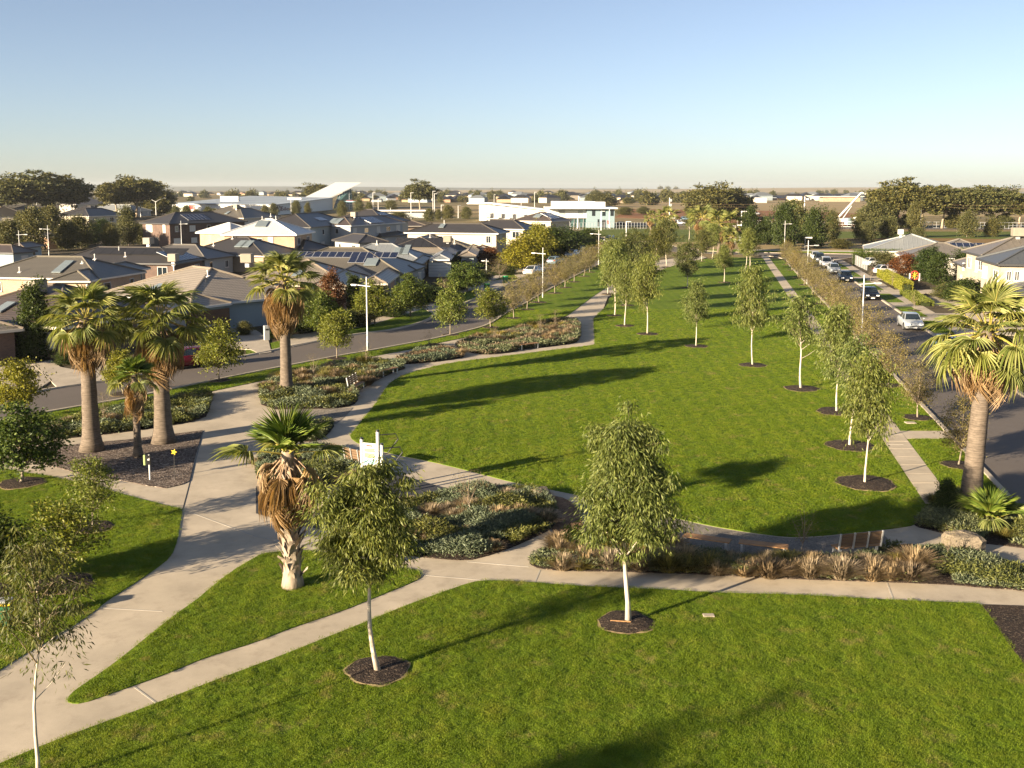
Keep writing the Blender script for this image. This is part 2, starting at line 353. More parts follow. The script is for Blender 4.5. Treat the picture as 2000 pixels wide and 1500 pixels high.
LEAF('leaf_far', (0.0350, 0.0450, 0.0150), (0.0725, 0.0800, 0.0275), (0.1313, 0.1250, 0.0425), .2); LEAF('leaf_lime', (.12, .15, .012), (.22, .23, .02), (.33, .31, .05))
LEAF('palm_green', (0.0790, 0.1129, 0.0231), (0.1685, 0.2020, 0.0539), (0.3264, 0.3445, 0.1411), .35); LEAF('palm_fresh', (0.0562, 0.1063, 0.0150), (0.1063, 0.1688, 0.0275), (0.2000, 0.2500, 0.0500), .3)
LEAF('palm_dead', (.13, .085, .045), (.26, .18, .10), (.42, .31, .19), .2); LEAF('palm_gold', (.24, .16, .06), (.38, .26, .11), (.50, .37, .19), .25)
LEAF('cover_blue', (0.0438, 0.0650, 0.0400), (0.0975, 0.1250, 0.0775), (0.1875, 0.2188, 0.1313), .2); LEAF('cover_green', (0.0375, 0.0525, 0.0150), (0.0850, 0.1000, 0.0275), (0.1625, 0.1750, 0.0500), .2)
LEAF('tussock_tan', (.12, .095, .065), (.24, .19, .13), (.38, .31, .22), .25); LEAF('tussock_brown', (.085, .064, .042), (.165, .125, .082), (.26, .205, .14), .25); LEAF('tussock_green', (.07, .07, .02), (.15, .14, .035), (.27, .23, .07), .25)
# ================================================================== ground, lawns, paths, roads
def chaikin(p, n=1, closed=True):
    for _ in range(n):
        q = []
        rng = range(len(p)) if closed else range(len(p) - 1)
        if not closed: q.append(p[0])
        for i in rng:
            a, b = p[i], p[(i + 1) % len(p)]
            q += [(a[0] * .75 + b[0] * .25, a[1] * .75 + b[1] * .25), (a[0] * .25 + b[0] * .75, a[1] * .25 + b[1] * .75)]
        if not closed: q.append(p[-1])
        p = q
    return p
def gp(px, sm=1, closed=True):
    w = [tuple(G(*q).xy) for q in px]
    return chaikin(w, sm, closed) if sm else w
def sheet(name, pts, z, mat, t=.05, kind='structure', side=None):
    b = MB(); b.prism(list(pts), z - t, z, 0, 1 if side else 0)
    o = b.build(name, [MATS[mat]] + ([MATS[side]] if side else [])); o['kind'] = kind
    return o
def resample(p, step):
    p = [Vector((q[0], q[1])) for q in p]; out = [p[0]]; acc = 0
    for a, b in zip(p[:-1], p[1:]):
        L = (b - a).length; d = step - acc
        while d <= L:
            out.append(a + (b - a) * (d / L)); d += step
        acc = (acc + L) % step if L else acc
        acc = L - (d - step)
    if (out[-1] - p[-1]).length > .05: out.append(p[-1])
    return out
def offset(p, d):
    p = [Vector((q[0], q[1])) for q in p]; out = []
    for i in range(len(p)):
        t = (p[min(i + 1, len(p) - 1)] - p[max(i - 1, 0)]).normalized()
        out.append(p[i] + Vector((-t.y, t.x)) * d)
    return out
def band(name, A, B, z, mat, t=.05, kind='structure'):
    return sheet(name, [tuple(q) for q in A] + [tuple(q) for q in reversed(B)], z, mat, t, kind)
def kerb(name, p, w=.30, h=.11, mat='concrete_old', sgn=1, parent=None):
    """kerb swept along a world polyline; sgn says on which side the nature strip lies"""
    p = resample(p, 1.5); q = offset(p, w * sgn); b = MB(); n = len(p)
    vs = []
    for a, c in zip(p, q):
        m = a.lerp(c, .25)
        vs += [(a.x, a.y, .0), (m.x, m.y, h), (c.x, c.y, h), (c.x, c.y, -.05)]
    fs = []
    for i in range(n - 1):
        for k in range(3):
            f = (i * 4 + k, i * 4 + 4 + k, i * 4 + 5 + k, i * 4 + 1 + k)
            fs.append(f if sgn < 0 else f[::-1])
    b.add(vs, fs); o = b.build(name, [MATS[mat]], parent)
    if parent is None: o['kind'] = 'structure'
    return o

# far plain: one sheet to the horizon
def m_plain():
    m, nt = nodes('plain'); P_ = pos(nt)
    a = noise(nt, P_, .004, 4, .6).outputs[0]; b = noise(nt, P_, .035, 5, .65).outputs[0]; c_ = noise(nt, P_, 1.2, 4).outputs[0]
    c = ramp(nt, a, [(.35, (.155, .120, .060)), (.5, (.225, .170, .090)), (.66, (.13, .115, .05))])
    c = mix(nt, ramp(nt, b, [(.45, (0, 0, 0)), (.68, (.8, .8, .8))]), c, (.065, .080, .025))
    c = mix(nt, ramp(nt, b, [(.25, (.6, .6, .6)), (.36, (0, 0, 0))]), c, (.20, .105, .055))
    c = mix(nt, .4, c, mix(nt, 1.0, c, ramp(nt, c_, [(.3, (.5, .5, .5)), (.7, (1.4, 1.4, 1.4))]), 'MULTIPLY'))
    finish(m, nt, c, .95, .1, 0, c_, .5, .1); MATS['plain'] = m
m_plain()
m_soil = MAT('suburb_soil', (.085, .070, .045), .95, .1, var=.4, vscale=.3)
m_field = MAT('field_green', (.10, .125, .028), .95, .1, var=.35, vscale=.12)
MAT('reeds', (.21, .135, .055), .95, .1, var=.35, vscale=.2); MAT('dry_straw', (.28, .215, .115), .95, .1, var=.3, vscale=.15); MAT('red_earth', (.22, .11, .055), .95, .1, var=.35, vscale=.08)
b = MB(); R_ = 9000.0; nseg = 64
b.add([(R_ * math.cos(2 * math.pi * i / nseg), R_ * math.sin(2 * math.pi * i / nseg), -.12) for i in range(nseg)], [tuple(range(nseg))])
tag(b.build('plain', [MATS['plain']]), kind='structure')
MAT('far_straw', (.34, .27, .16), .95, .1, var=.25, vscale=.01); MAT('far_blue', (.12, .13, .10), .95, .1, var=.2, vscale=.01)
# rising ground on the horizon
def ridge(name, x0, x1, y, h, mat, seed):
    rnd = random.Random(seed); b = MB(); n = 40; vs = []
    ph = [rnd.uniform(0, 6.3) for _ in range(4)]
    for i in range(n + 1):
        t = i / n; x = x0 + (x1 - x0) * t
        e = h * math.sin(math.pi * t) ** .6 * (.75 + .15 * math.sin(5 * t + ph[0]) + .1 * math.sin(13 * t + ph[1])) - .3
        vs += [(x, y - 900, -.3), (x, y, e), (x, y + 700, -.3)]
    fs = []
    for i in range(n):
        for k in range(2): fs.append((i * 3 + k, i * 3 + 3 + k, i * 3 + 4 + k, i * 3 + 1 + k))
    b.add(vs, fs); tag(b.build(name, [MATS[mat]], smooth=True), kind='structure')
ridge('hill', 200, 5200, 5200, 24, 'far_straw', 3); ridge('hill', -700, 2000, 4300, 14, 'far_straw', 5)
ridge('hill', -6500, 1500, 7200, 40, 'far_blue', 8)

# suburb soil under the houses, left and right of the park
sheet('house_lots', gp([(-900, 1000), (-60, 812), (105, 762), (460, 702), (690, 655), (860, 616), (1050, 531), (1195, 467), (1150, 452), (700, 425), (100, 398), (-900, 420)], 0), -.02, 'suburb_soil')
Yd = lambda py: G(1000, py).y
def RS(o, Y): return (o + .1985 * Y, Y)
# park base of poured concrete: the wide paths are what the lawns and beds leave free
LV_low = [(-60, 866), (0, 851), (70, 836), (157, 815), (200, 807), (332, 779), (412, 765), (530, 740), (580, 729), (650, 712), (725, 697), (800, 683), (875, 666), (950, 652), (1050, 627), (1100, 621), (1115, 612), (1137, 595), (1165, 574), (1200, 553), (1240, 531), (1262, 519)]
LV_up = [(-60, 836), (0, 822), (50, 812), (160, 793), (250, 778), (330, 761), (400, 746), (525, 721), (575, 712), (650, 697), (717, 686), (775, 675), (837, 664), (900, 649), (940, 639), (960, 629), (987, 610), (1025, 592), (1060, 570), (1125, 537), (1162, 519), (1200, 500), (1230, 485), (1252, 475)]
LR_up = [(-60, 800), (0, 783), (77, 766), (105, 760), (207, 746), (340, 722), (462, 700), (525, 688), (582, 675), (640, 664), (687, 655), (775, 645), (825, 631), (850, 620), (912, 591), (955, 574), (1007, 550), (1050, 530), (1120, 502), (1170, 477), (1195, 467)]
sheet('concrete_path', gp([(-500, 900)] + LV_low + [(1290, 508), (1330, 503), (1372, 500), (1380, 503), (1335, 516), (1290, 530), (1230, 560), (1187, 580), (1165, 640), (1165, 700), (760, 790), (700, 850), (1110, 960), (1320, 1008), (1590, 1040), (1780, 1020), (2300, 1110), (2500, 1260), (2000, 1250), (1500, 1240), (900, 1220), (500, 1400), (60, 1560), (-500, 1700)], 0), 0.0, 'concrete')

GRASS_NEAR, GRASS_MID = [], []      # outlines that get real blades
def lawn(name, px, sm=1, z=.025, blades='near'):
    p = gp(px, sm); sheet(name, p, z, 'lawn_turf', .1)
    (GRASS_NEAR if blades == 'near' else GRASS_MID).append(p) if blades else None
    return p
main_lawn = lawn('park_lawn', [(682, 854), (690, 842), (715, 812), (738, 783), (756, 754), (766, 744), (800, 728), (860, 713), (900, 706), (960, 699), (1014, 692), (1068, 685), (1120, 679), (1158, 674), (1161, 672), (1161, 668), (1160, 645), (1159, 625), (1160, 620), (1187, 596), (1190, 580), (1235, 556), (1290, 527), (1332, 514), (1375, 506), (1400, 503), (1440, 503), (1494, 504), (1502, 509), (1532, 556), (1551, 585), (1597, 655), (1650, 729), (1680, 773), (1725, 842), (1760, 899), (1785, 927), (1806, 954), (1826, 971), (1812, 1000), (1792, 1022), (1775, 1029), (1680, 1040), (1592, 1048), (1540, 1050), (1460, 1040), (1380, 1026), (1320, 1012), (1200, 984), (1105, 962), (1011, 945), (905, 917), (833, 900), (765, 887), (701, 868)], 1, blades='mid')
lawn('park_lawn', [(955, 1134), (1025, 1137), (1125, 1145), (1212, 1149), (1300, 1152), (1400, 1159), (1550, 1162), (1750, 1173), (1906, 1179), (1918, 1182), (1944, 1220), (1970, 1260), (1996, 1292), (2120, 1500), (2200, 1750), (-200, 1750), (-160, 1560), (0, 1492), (75, 1460), (175, 1422), (305, 1375), (400, 1337), (500, 1300), (560, 1277), (660, 1237), (733, 1208), (793, 1183), (860, 1159), (922, 1137)])
lawn('park_lawn', [(131, 1365), (134, 1374), (160, 1375), (212, 1357), (260, 1340), (325, 1317), (400, 1285), (500, 1255), (560, 1230), (660, 1197), (727, 1170), (793, 1143), (820, 1131), (824, 1124), (815, 1114), (762, 1107), (690, 1088), (600, 1075), (560, 1076), (540, 1079), (512, 1082), (495, 1091), (450, 1118), (400, 1158), (387, 1170), (337, 1205), (275, 1255), (225, 1295), (175, 1330), (145, 1350)])
lawn('park_lawn', [(357, 996), (352, 1020), (347, 1055), (335, 1087), (300, 1115), (250, 1148), (210, 1173), (175, 1202), (100, 1250), (50, 1277), (0, 1309), (-120, 1385), (-400, 1500), (-420, 900), (-200, 905), (0, 914), (50, 924), (92, 929), (125, 937), (187, 950), (225, 962), (275, 975), (350, 994)])
# nature strips
lv_low, lv_up = gp(LV_low, 2, False), gp(LV_up, 2, False)
p_ = [tuple(q) for q in lv_low] + [tuple(q) for q in reversed(lv_up[:-6])]
sheet('nature_strip', p_, .032, 'lawn_turf', .1); GRASS_MID.append(p_)
# left street
lr_up = gp(LR_up, 2, False)
band('street', lv_up, lr_up, .004, 'asphalt')
kerb('kerb', lv_up, sgn=-1); kerb('kerb', lr_up, sgn=1)
# far-side nature strip, footpath and driveways of the left street
fl = [q for q in gp([(560, 662), (640, 652), (677, 645), (725, 635), (790, 615), (825, 604), (860, 590), (930, 564), (962, 548), (1012, 530), (1075, 507), (1137, 480), (1160, 470)], 2, False)]
fl_up = offset(fl, 1.6)
band('footpath', fl, fl_up, .03, 'concrete_old')
seg = [q for q in lr_up if G(470, 700).x < q[0] < G(1168, 478).x or q[1] > 90]
seg = [q for q in lr_up if q[1] > G(480, 696).y]
off_in = offset(seg, .32)
p_ = [tuple(q) for q in off_in] + [tuple(q) for q in reversed([tuple(G(480, 684).xy)] + [tuple(q) for q in fl])]
sheet('nature_strip', p_, .032, 'lawn_turf', .1)
def drive(px, z=.062, mat='concrete_old'): sheet('driveway', gp(px, 0), z, mat, .08)
drive([(395, 655), (432, 641), (470, 640), (500, 646), (523, 660), (530, 689), (507, 692), (490, 684), (455, 681), (420, 694), (395, 700)])
drive([(62, 712), (100, 704), (118, 718), (150, 724), (210, 714), (212, 745), (113, 759), (99, 745)])
drive([(560, 664), (575, 655), (612, 652), (650, 650), (640, 664), (600, 672), (572, 678)])
drive([(822, 601), (845, 596), (868, 601), (858, 615), (828, 631), (846, 613)])
drive([(930, 583), (964, 569), (1000, 553), (985, 546), (955, 550), (925, 566)])
drive([(1015, 546), (1040, 535), (1022, 527), (1000, 533)]); drive([(1060, 527), (1085, 517), (1068, 509), (1048, 516)]); drive([(1095, 512), (1120, 502), (1105, 494), (1080, 505)])
drive([(-200, 745), (-80, 700), (40, 690), (62, 712), (99, 745), (60, 770), (-60, 800)], .05)
# right street, running straight away from the camera
ys = [30, 34, 38] + list(range(42, 188, 6)); yend = 186
RL = [RS(12.86, y) for y in ys if y < yend] + [tuple(G(*q).xy) for q in [(1549, 516), (1538, 508), (1520, 502), (1498, 500)]]
RR = [RS(19.5, y) for y in ys if y < yend - 8] + [tuple(G(*q).xy) for q in [(1622, 516), (1640, 507), (1665, 503), (1720, 502)]]
ca = gp([(1150, 461), (1200, 465), (1290, 476), (1362, 490), (1440, 493), (1520, 494.5), (1640, 496.5), (1800, 499)], 1, False)
band('street', RL, RR, .004, 'asphalt')
band('cross_street', [tuple(q) for q in ca], [tuple(q) for q in offset(ca, -7.5)], .008, 'asphalt')
kerb('kerb', RL, sgn=1); kerb('kerb', RR, sgn=-1); kerb('kerb', ca, sgn=1)
# nature strip between park footpath and street, cut by one side path
def rstrip(name, o0, o1, y0, y1, z, mat, blades=None, t=.1):
    p = [RS(o0, y0), RS(o1, y0), RS(o1, y1), RS(o0, y1)]; sheet(name, p, z, mat, t)
    if blades is not None: blades.append(p)
ya, yb = Yd(858), Yd(842)
rstrip('nature_strip', 10.22, 12.56, Yd(975), ya, .032, 'lawn_turf', GRASS_MID); rstrip('nature_strip', 10.22, 12.56, yb, Yd(506), .032, 'lawn_turf', GRASS_MID)
rstrip('side_path', 10.22, 12.6, ya + .05, yb - .05, .03, 'concrete')
# slab footpath beside the main lawn
fp = bpy.data.objects.new('slab_footpath', None); COL.objects.link(fp); fp['kind'] = 'structure'
y = Yd(985); k = 0; slab_meshes = {}
while y < Yd(500):
    L = 1.5 if y < 95 else 4.0
    key = round(L, 2)
    if key not in slab_meshes:
        q = MB(); w = 1.24; sk = .1985 * (L - .03)
        pts = [(0, 0), (w, 0), (w + sk, L - .03), (sk, L - .03)]; q.prism(pts, -.06, .035); slab_meshes[key] = q.mesh('slab', [MATS['concrete']])
    x0 = RS(8.97, y)[0]
    mesh_obj('slab', slab_meshes[key], fp, (x0, y, (k * 37 % 5) * .0012)); y += L; k += 1
sheet('path_bedding', [RS(8.95, Yd(990)), RS(10.23, Yd(990)), RS(10.23, Yd(500)), RS(8.95, Yd(500))], .012, 'concrete_old', .1)
# far side of the right street
for (a_, c_) in ((700, 660), (651, 627), (619, 599), (591, 574), (567, 554.5), (552.5, 545), (541, 530), (526, 516)):
    rstrip('nature_strip', 19.82, 21.84, Yd(a_), Yd(c_), .032, 'lawn_turf', GRASS_MID if a_ > 560 else None)
rstrip('footpath', 21.86, 23.25, 45, Yd(506), .035, 'concrete_old')
for (a_, c_) in ((660, 651), (627, 619), (599, 591), (574, 567), (554.5, 552.5), (545, 541), (530, 526)):
    rstrip('driveway', 19.83, 21.85, Yd(a_) + .04, Yd(c_) - .04, .03, 'concrete_old')
sheet('house_lots', [RS(23.3, 40), (90, 40), (150, 170), (90, 196), RS(23.3, Yd(506))], -.02, 'suburb_soil')
for (a_, c_, w) in ((627, 612, 7), (597, 580, 12), (573, 566, 6), (546, 540, 9), (655, 640, 8)):
    rstrip('driveway', 23.27, 23.27 + w, Yd(a_), Yd(c_), .03, 'concrete_old')
# beyond the cross street
sheet('far_verge', gp([(1380, 492.5), (1440, 491), (1520, 492), (1660, 494), (1700, 495), (1690, 490), (1520, 487.5), (1385, 487)], 0), .02, 'lawn_turf')
sheet('far_footpath', gp([(1440, 489.2), (1520, 489.8), (1665, 492), (1700, 494), (1700, 491.8), (1665, 490), (1520, 488), (1440, 487.6)], 0), .05, 'concrete_far')
sheet('dry_garden', gp([(1300, 486), (1440, 487), (1520, 487.3), (1660, 489), (1700, 488), (1680, 474), (1600, 470), (1420, 470), (1300, 474)], 0), .0, 'dry_straw')
sheet('green_field', gp([(1560, 470), (1680, 474), (1760, 475), (2200, 480), (2200, 452), (1560, 452)], 0), -.05, 'field_green')
sheet('reed_bed', gp([(1640, 472), (1760, 478), (2200, 486), (2200, 470), (1760, 464), (1640, 466)], 0), -.02, 'reeds')
sheet('reed_bed', gp([(1760, 500), (2200, 500), (2200, 486), (1760, 478), (1690, 480)], 0), -.03, 'dry_straw')
sheet('far_road', gp([(1560, 446.5), (2300, 450), (2300, 446), (1560, 443.5)], 0), .0, 'asphalt')
sheet('far_road', gp([(1130, 432), (1290, 437), (1430, 440), (1560, 443.5), (1560, 446.5), (1430, 443), (1290, 440), (1130, 435)], 0), .01, 'asphalt')
sheet('green_field', gp([(1120, 462), (1150, 460), (1270, 470), (1300, 468), (1280, 447), (1140, 444)], 0), -.04, 'field_green')
sheet('green_field', gp([(1300, 474), (1420, 470), (1440, 450), (1290, 447)], 0), -.045, 'field_green')
sheet('earthworks', gp([(1200, 424), (1340, 430), (1560, 440), (1740, 443), (1760, 420), (1560, 412), (1230, 408)], 0), -.06, 'red_earth')
sheet('straw_paddock', gp([(1180, 408), (1560, 412), (1760, 420), (2300, 425), (2300, 393), (1500, 390), (1180, 396)], 0), -.07, 'dry_straw')
sheet('straw_paddock', gp([(640, 415), (1000, 415), (1000, 402), (640, 403)], 0), -.05, 'dry_straw')

# court bowl at the left edge of the picture
c0 = G(-300, 1035); q = [(c0.x + 4.7 * math.cos(a), c0.y + 4.7 * math.sin(a)) for a in np.linspace(0, 2 * math.pi, 40)]
q = [(c0.x + 4.85 * math.cos(a), c0.y + 4.85 * math.sin(a)) for a in np.linspace(-1.9, 1.9, 30)]
sheet('court', q, .06, 'asphalt', .15); kerb('kerb', [Vector(x) for x in q], w=.3, h=.10, sgn=-1)

# mulch, gravel and garden beds
sheet('palm_bed', gp([(396, 841), (390, 862), (380, 897), (370, 940), (355, 947), (325, 954), (287, 949), (250, 941), (212, 935), (175, 930), (125, 917), (82, 905), (62, 897), (40, 885), (82, 877), (160, 867), (250, 859)], 0), .03, 'mulch')
sheet('corner_mulch', gp([(1918, 1183), (1944, 1220), (1970, 1260), (1996, 1292), (2120, 1490), (2400, 1500), (2400, 1200), (2000, 1186)], 0), .05, 'mulch_dark')
sheet('gravel_pad', gp([(1110, 985), (1200, 988), (1320, 1014), (1380, 1028), (1460, 1042), (1540, 1052), (1592, 1050), (1680, 1042), (1716, 1036), (1740, 1058), (1700, 1075), (1600, 1095), (1450, 1090), (1250, 1062), (1120, 1062)], 0), .012, 'gravel')
sheet('worn_dirt', gp([(1070, 966), (1110, 975), (1135, 1000), (1140, 1040), (1120, 1047), (1075, 1043), (1085, 1010), (1092, 990)], 1), .018, 'dirt')
sheet('gravel_pad', gp([(560, 798), (620, 801), (690, 796), (677, 811), (657, 828), (600, 840), (555, 850)], 0), .012, 'gravel')
sheet('gravel_pad', gp([(560, 868), (600, 866), (625, 860), (634, 875), (600, 887), (550, 892)], 0), .012, 'gravel')
sheet('rubber_court', gp([(755, 919), (780, 927), (845, 947), (900, 961), (870, 985), (820, 1010), (800, 1040), (757, 1078), (720, 1060), (665, 1043), (582, 1025), (500, 1003), (500, 950), (620, 955), (650, 950), (745, 938)], 0), .016, 'rubber')
sheet('rubber_strip', gp([(582, 800), (660, 795), (650, 826), (600, 832)], 0), .0155, 'gravel')
BEDS = {
 'a': [(100, 859), (157, 854), (205, 849), (300, 837), (400, 820), (410, 797), (416, 775), (400, 770), (332, 786), (192, 812), (160, 822), (75, 840)],
 'b': [(890, 678), (897, 672), (956, 656), (999, 650), (1068, 632), (1116, 628), (1132, 634), (1133, 653), (1130, 667), (1116, 672), (1068, 678), (1020, 683), (996, 689), (962, 693), (935, 692), (913, 688)],
 'c': [(770, 707), (787, 700), (837, 680), (875, 681), (887, 687), (908, 696), (900, 700), (837, 709), (786, 712)],
 'd': [(505, 765), (510, 760), (532, 750), (570, 740), (612, 735), (650, 715), (725, 711), (782, 712), (795, 720), (775, 725), (742, 740), (707, 759), (690, 772), (702, 778), (690, 793), (650, 799), (615, 799), (512, 800)],
 'e': [(595, 834), (625, 826), (657, 827), (640, 850), (620, 861), (600, 864), (585, 858)],
 'f': [(502, 897), (537, 884), (605, 885), (637, 873), (665, 880), (687, 895), (730, 905), (757, 919), (745, 938), (650, 949), (620, 956), (501, 948)],
 'g': [(800, 987), (862, 977), (900, 962), (950, 957), (1025, 960), (1050, 970), (1085, 990), (1091, 1015), (1075, 1035), (1050, 1047), (1000, 1070), (950, 1087), (912, 1096), (837, 1090), (800, 1086), (760, 1080), (767, 1040), (783, 1000)],
 'h': [(1033, 1102), (1037, 1095), (1050, 1085), (1075, 1072), (1120, 1060), (1250, 1058), (1315, 1068), (1337, 1080), (1387, 1087), (1500, 1099), (1550, 1093), (1625, 1099), (1662, 1098), (1722, 1072), (1774, 1062), (1800, 1068), (1840, 1071), (1910, 1088), (1950, 1100), (2000, 1114), (2200, 1160), (2300, 1215), (2000, 1153), (1910, 1148), (1870, 1143), (1750, 1138), (1625, 1134), (1500, 1129), (1375, 1122), (1250, 1119), (1225, 1117), (1112, 1116), (1055, 1112)],
 'i': [(1784, 1028), (1820, 1036), (1870, 1050), (1906, 1060), (1960, 1066), (2000, 1071), (2150, 1090), (2150, 1060), (2000, 1035), (1976, 1018), (1935, 990), (1870, 962), (1836, 964), (1824, 980), (1792, 1018)],
}
BEDP = {k_: gp(v_, 1) for k_, v_ in BEDS.items()}
for k_, v_ in BEDP.items(): sheet('garden_bed', v_, .034, 'mulch_dark', .06)
# steel edging and pour joints of the wide path
def strip(name, a, c, w, z, mat):
    A, C = G(*a), G(*c); d = (C - A).normalized(); n_ = Vector((-d.y, d.x, 0)) * w / 2
    sheet(name, [tuple((A + n_).xy), tuple((C + n_).xy), tuple((C - n_).xy), tuple((A - n_).xy)], z, mat, .02)
for (a_, c_) in (((371, 1000), (500, 1048)), ((195, 1187), (318, 1194)), ((262, 1341), (305, 1373)), ((912, 1097), (1033, 1107)), ((812, 1122), (955, 1134)), ((1055, 1113), (1045, 1137)), ((1733, 1139), (1745, 1171)), ((500, 1048), (582, 1063))):
    strip('path_joint', a_, c_, .05, .006, 'concrete_far')
strip('path_joint', (397, 842), (357, 995), .035, .008, 'steel_black')
# ================================================================== plants: prototypes
def inside(P, poly):
    """numpy point-in-polygon"""
    x, y = P[:, 0], P[:, 1]; r = np.zeros(len(P), bool); n = len(poly); j = n - 1
    for i in range(n):
        xi, yi = poly[i][0], poly[i][1]; xj, yj = poly[j][0], poly[j][1]
        c = ((yi > y) != (yj > y)) & (x < (xj - xi) * (y - yi) / ((yj - yi) or 1e-12) + xi)
        r ^= c; j = i
    return r
def unit(v): return v / (np.linalg.norm(v, axis=1, keepdims=True) + 1e-9)
def leaf_quads(P, D, L, W, rng, roll=None):
    """leaf blades: base points P, directions D, lengths L, widths W -> verts, quads"""
    n = len(P); R = unit(rng.normal(size=(n, 3))); S = unit(np.cross(D, R)); U = np.cross(S, D)
    L = L[:, None]; W = W[:, None]
    m = P + D * L * .45 + U * L * .04
    V = np.stack([P, m + S * W / 2, P + D * L, m - S * W / 2], 1).reshape(-1, 3)
    return V, np.arange(4 * n).reshape(n, 4)
def tree_meshes(key, seed, h, cb, prof, nl, per, leaf, clr, droop, tr, bark, lmat, asc=.35, twigs=True, lean=.04, fork=0, extra=2, side=0, flat=.75, limb_r=.28, top=.94):
    """trunk mesh with limbs and twigs, crown mesh of single leaves; crown from cb to h, prof = [(t, radius)]"""
    rnd = random.Random(seed); rng = np.random.default_rng(seed); wood = MB()
    ph = rnd.uniform(0, 6.3); lx, ly = lean * h * math.cos(ph), lean * h * math.sin(ph)
    def trunk_at(z):
        t = z / h
        return Vector((lx * math.sin(t * 2.4) + .012 * h * math.sin(t * 9 + ph), ly * math.sin(t * 2.1) + .012 * h * math.cos(t * 8 + ph), z))
    zt = h * top; pts = [trunk_at(zt * i / 9) for i in range(10)]
    wood.tube(pts, [tr * (1.25 if i == 0 else 1) * (1 - .88 * (i / 9) ** .9) for i in range(10)], 7)
    C = []
    T = [p[0] for p in prof]; Rr = [p[1] for p in prof]
    for i in range(nl):
        t = (i + rnd.random()) / nl; t = t ** .9
        r = float(np.interp(t, T, Rr)) * rnd.uniform(.68, 1.08); az = i * 2.39996 + rnd.uniform(-.5, .5)
        ze = cb + (h - cb) * t
        zs = max(cb * .72, ze - r * asc * 2.2 - rnd.uniform(0, .12) * h) if t < .9 else ze - .15 * h
        a = trunk_at(min(zs, zt)); e = Vector((math.cos(az) * r, math.sin(az) * r, ze)) + Vector((trunk_at(min(ze, zt)).x, trunk_at(min(ze, zt)).y, 0))
        m = a.lerp(e, .5) + Vector((0, 0, r * .10))
        r0 = tr * limb_r * (1 - .6 * t) + .006
        if zs < zt: wood.tube([a, m, e], [r0, r0 * .6, r0 * .25], 4, 1 if t > .12 else 0, cap=False)
        C.append(e)
        for k in range(extra):
            f = rnd.uniform(.45, .95); s = a.lerp(m, f * 2) if f < .5 else m.lerp(e, (f - .5) * 2)
            q = s + Vector((rnd.gauss(0, 1), rnd.gauss(0, 1), rnd.gauss(.15, .7))) * clr * 1.15
            if twigs: wood.tube([s, q], [r0 * .3, .004], 3, 1, cap=False)
            C.append(q)
    for k in range(side):     # low side branches with a tuft at the end
        az = rnd.uniform(0, 6.3); z0 = cb * rnd.uniform(.55, .85); a = trunk_at(z0); r = rnd.uniform(.5, .9) * max(Rr) * 1.1
        e = a + Vector((math.cos(az) * r, math.sin(az) * r, r * rnd.uniform(.5, 1.1))); wood.tube([a, a.lerp(e, .5) + Vector((0, 0, -.05)), e], [tr * .3, tr * .2, .006], 4, cap=False); C.append(e)
    C = np.array([tuple(c) for c in C]); nc = len(C)
    w = np.clip(rng.normal(1, .35, nc), .3, 2); cnt = np.maximum((per * w).astype(int), 2)
    idx = np.repeat(np.arange(nc), cnt); n = len(idx)
    off = rng.normal(size=(n, 3)) * (clr * .5 * np.clip(rng.normal(1, .25, nc), .5, 1.6)[idx])[:, None]; off[:, 2] *= flat; off[:, 2] -= droop * clr * .25
    P = C[idx] + off
    D = unit(off * np.array([1, 1, .6]) + rng.normal(size=(n, 3)) * clr * .35 + np.array([0, 0, -droop * clr * .8]))
    L = leaf[0] * rng.uniform(.6, 1.25, n); W = leaf[1] * rng.uniform(.7, 1.3, n)
    V, Fc = leaf_quads(P, D, L, W, rng)
    tm = wood.mesh(key + '_trunk', [MATS[bark], MATS['bark_limb']], True); cm = np_mesh(key + '_crown', V, Fc, MATS[lmat])
    return tm, cm
TREES = {}
def proto(kind, h, variants, **kw):
    TREES[kind] = (h, [tree_meshes(kind + str(i), kw.get('seed0', 11) + 17 * i, h=h, **{k: v for k, v in kw.items() if k != 'seed0'}) for i in range(variants)])
gum_prof = [(0, .75), (.12, 1.25), (.32, 1.55), (.55, 1.25), (.8, .72), (1, .12)]
proto('gum', 6.0, 4, cb=2.85, prof=gum_prof, nl=42, per=70, leaf=(.24, .060), clr=0.46, droop=1.0, tr=.085, bark='bark_gum', lmat='leaf_gum', seed0=5, side=1)
proto('gum_dark', 6.0, 3, cb=2.4, prof=[(0, .8), (.2, 1.5), (.45, 1.6), (.75, 1.1), (1, .2)], nl=46, per=72, leaf=(.24, .066), clr=0.48, droop=.8, tr=.085, bark='bark_gum', lmat='leaf_gum_dark', seed0=91)
proto('gum_thin', 6.0, 2, cb=3.3, prof=[(0, .5), (.3, 1.05), (.6, .95), (1, .15)], nl=26, per=52, leaf=(.23, .055), clr=0.4, droop=1.1, tr=.075, bark='bark_gum', lmat='leaf_gum', seed0=41, side=2)
elm_prof = [(0, 1.0), (.25, 1.65), (.55, 1.55), (.8, 1.05), (1, .3)]
proto('elm', 3.6, 3, cb=1.25, prof=elm_prof, nl=44, per=60, leaf=(.16, .10), clr=0.4, droop=.1, tr=.07, bark='bark_street', lmat='leaf_olive', asc=.6, seed0=7)
proto('elm_yellow', 3.6, 2, cb=1.2, prof=elm_prof, nl=44, per=60, leaf=(.16, .10), clr=0.4, droop=.1, tr=.07, bark='bark_street', lmat='leaf_yellow', asc=.6, seed0=70)
proto('elm_green', 3.8, 3, cb=1.2, prof=[(0, 1.2), (.25, 1.8), (.55, 1.75), (.85, 1.1), (1, .35)], nl=50, per=72, leaf=(.17, .11), clr=0.42, droop=.1, tr=.08, bark='bark_street', lmat='leaf_green', asc=.6, seed0=130)
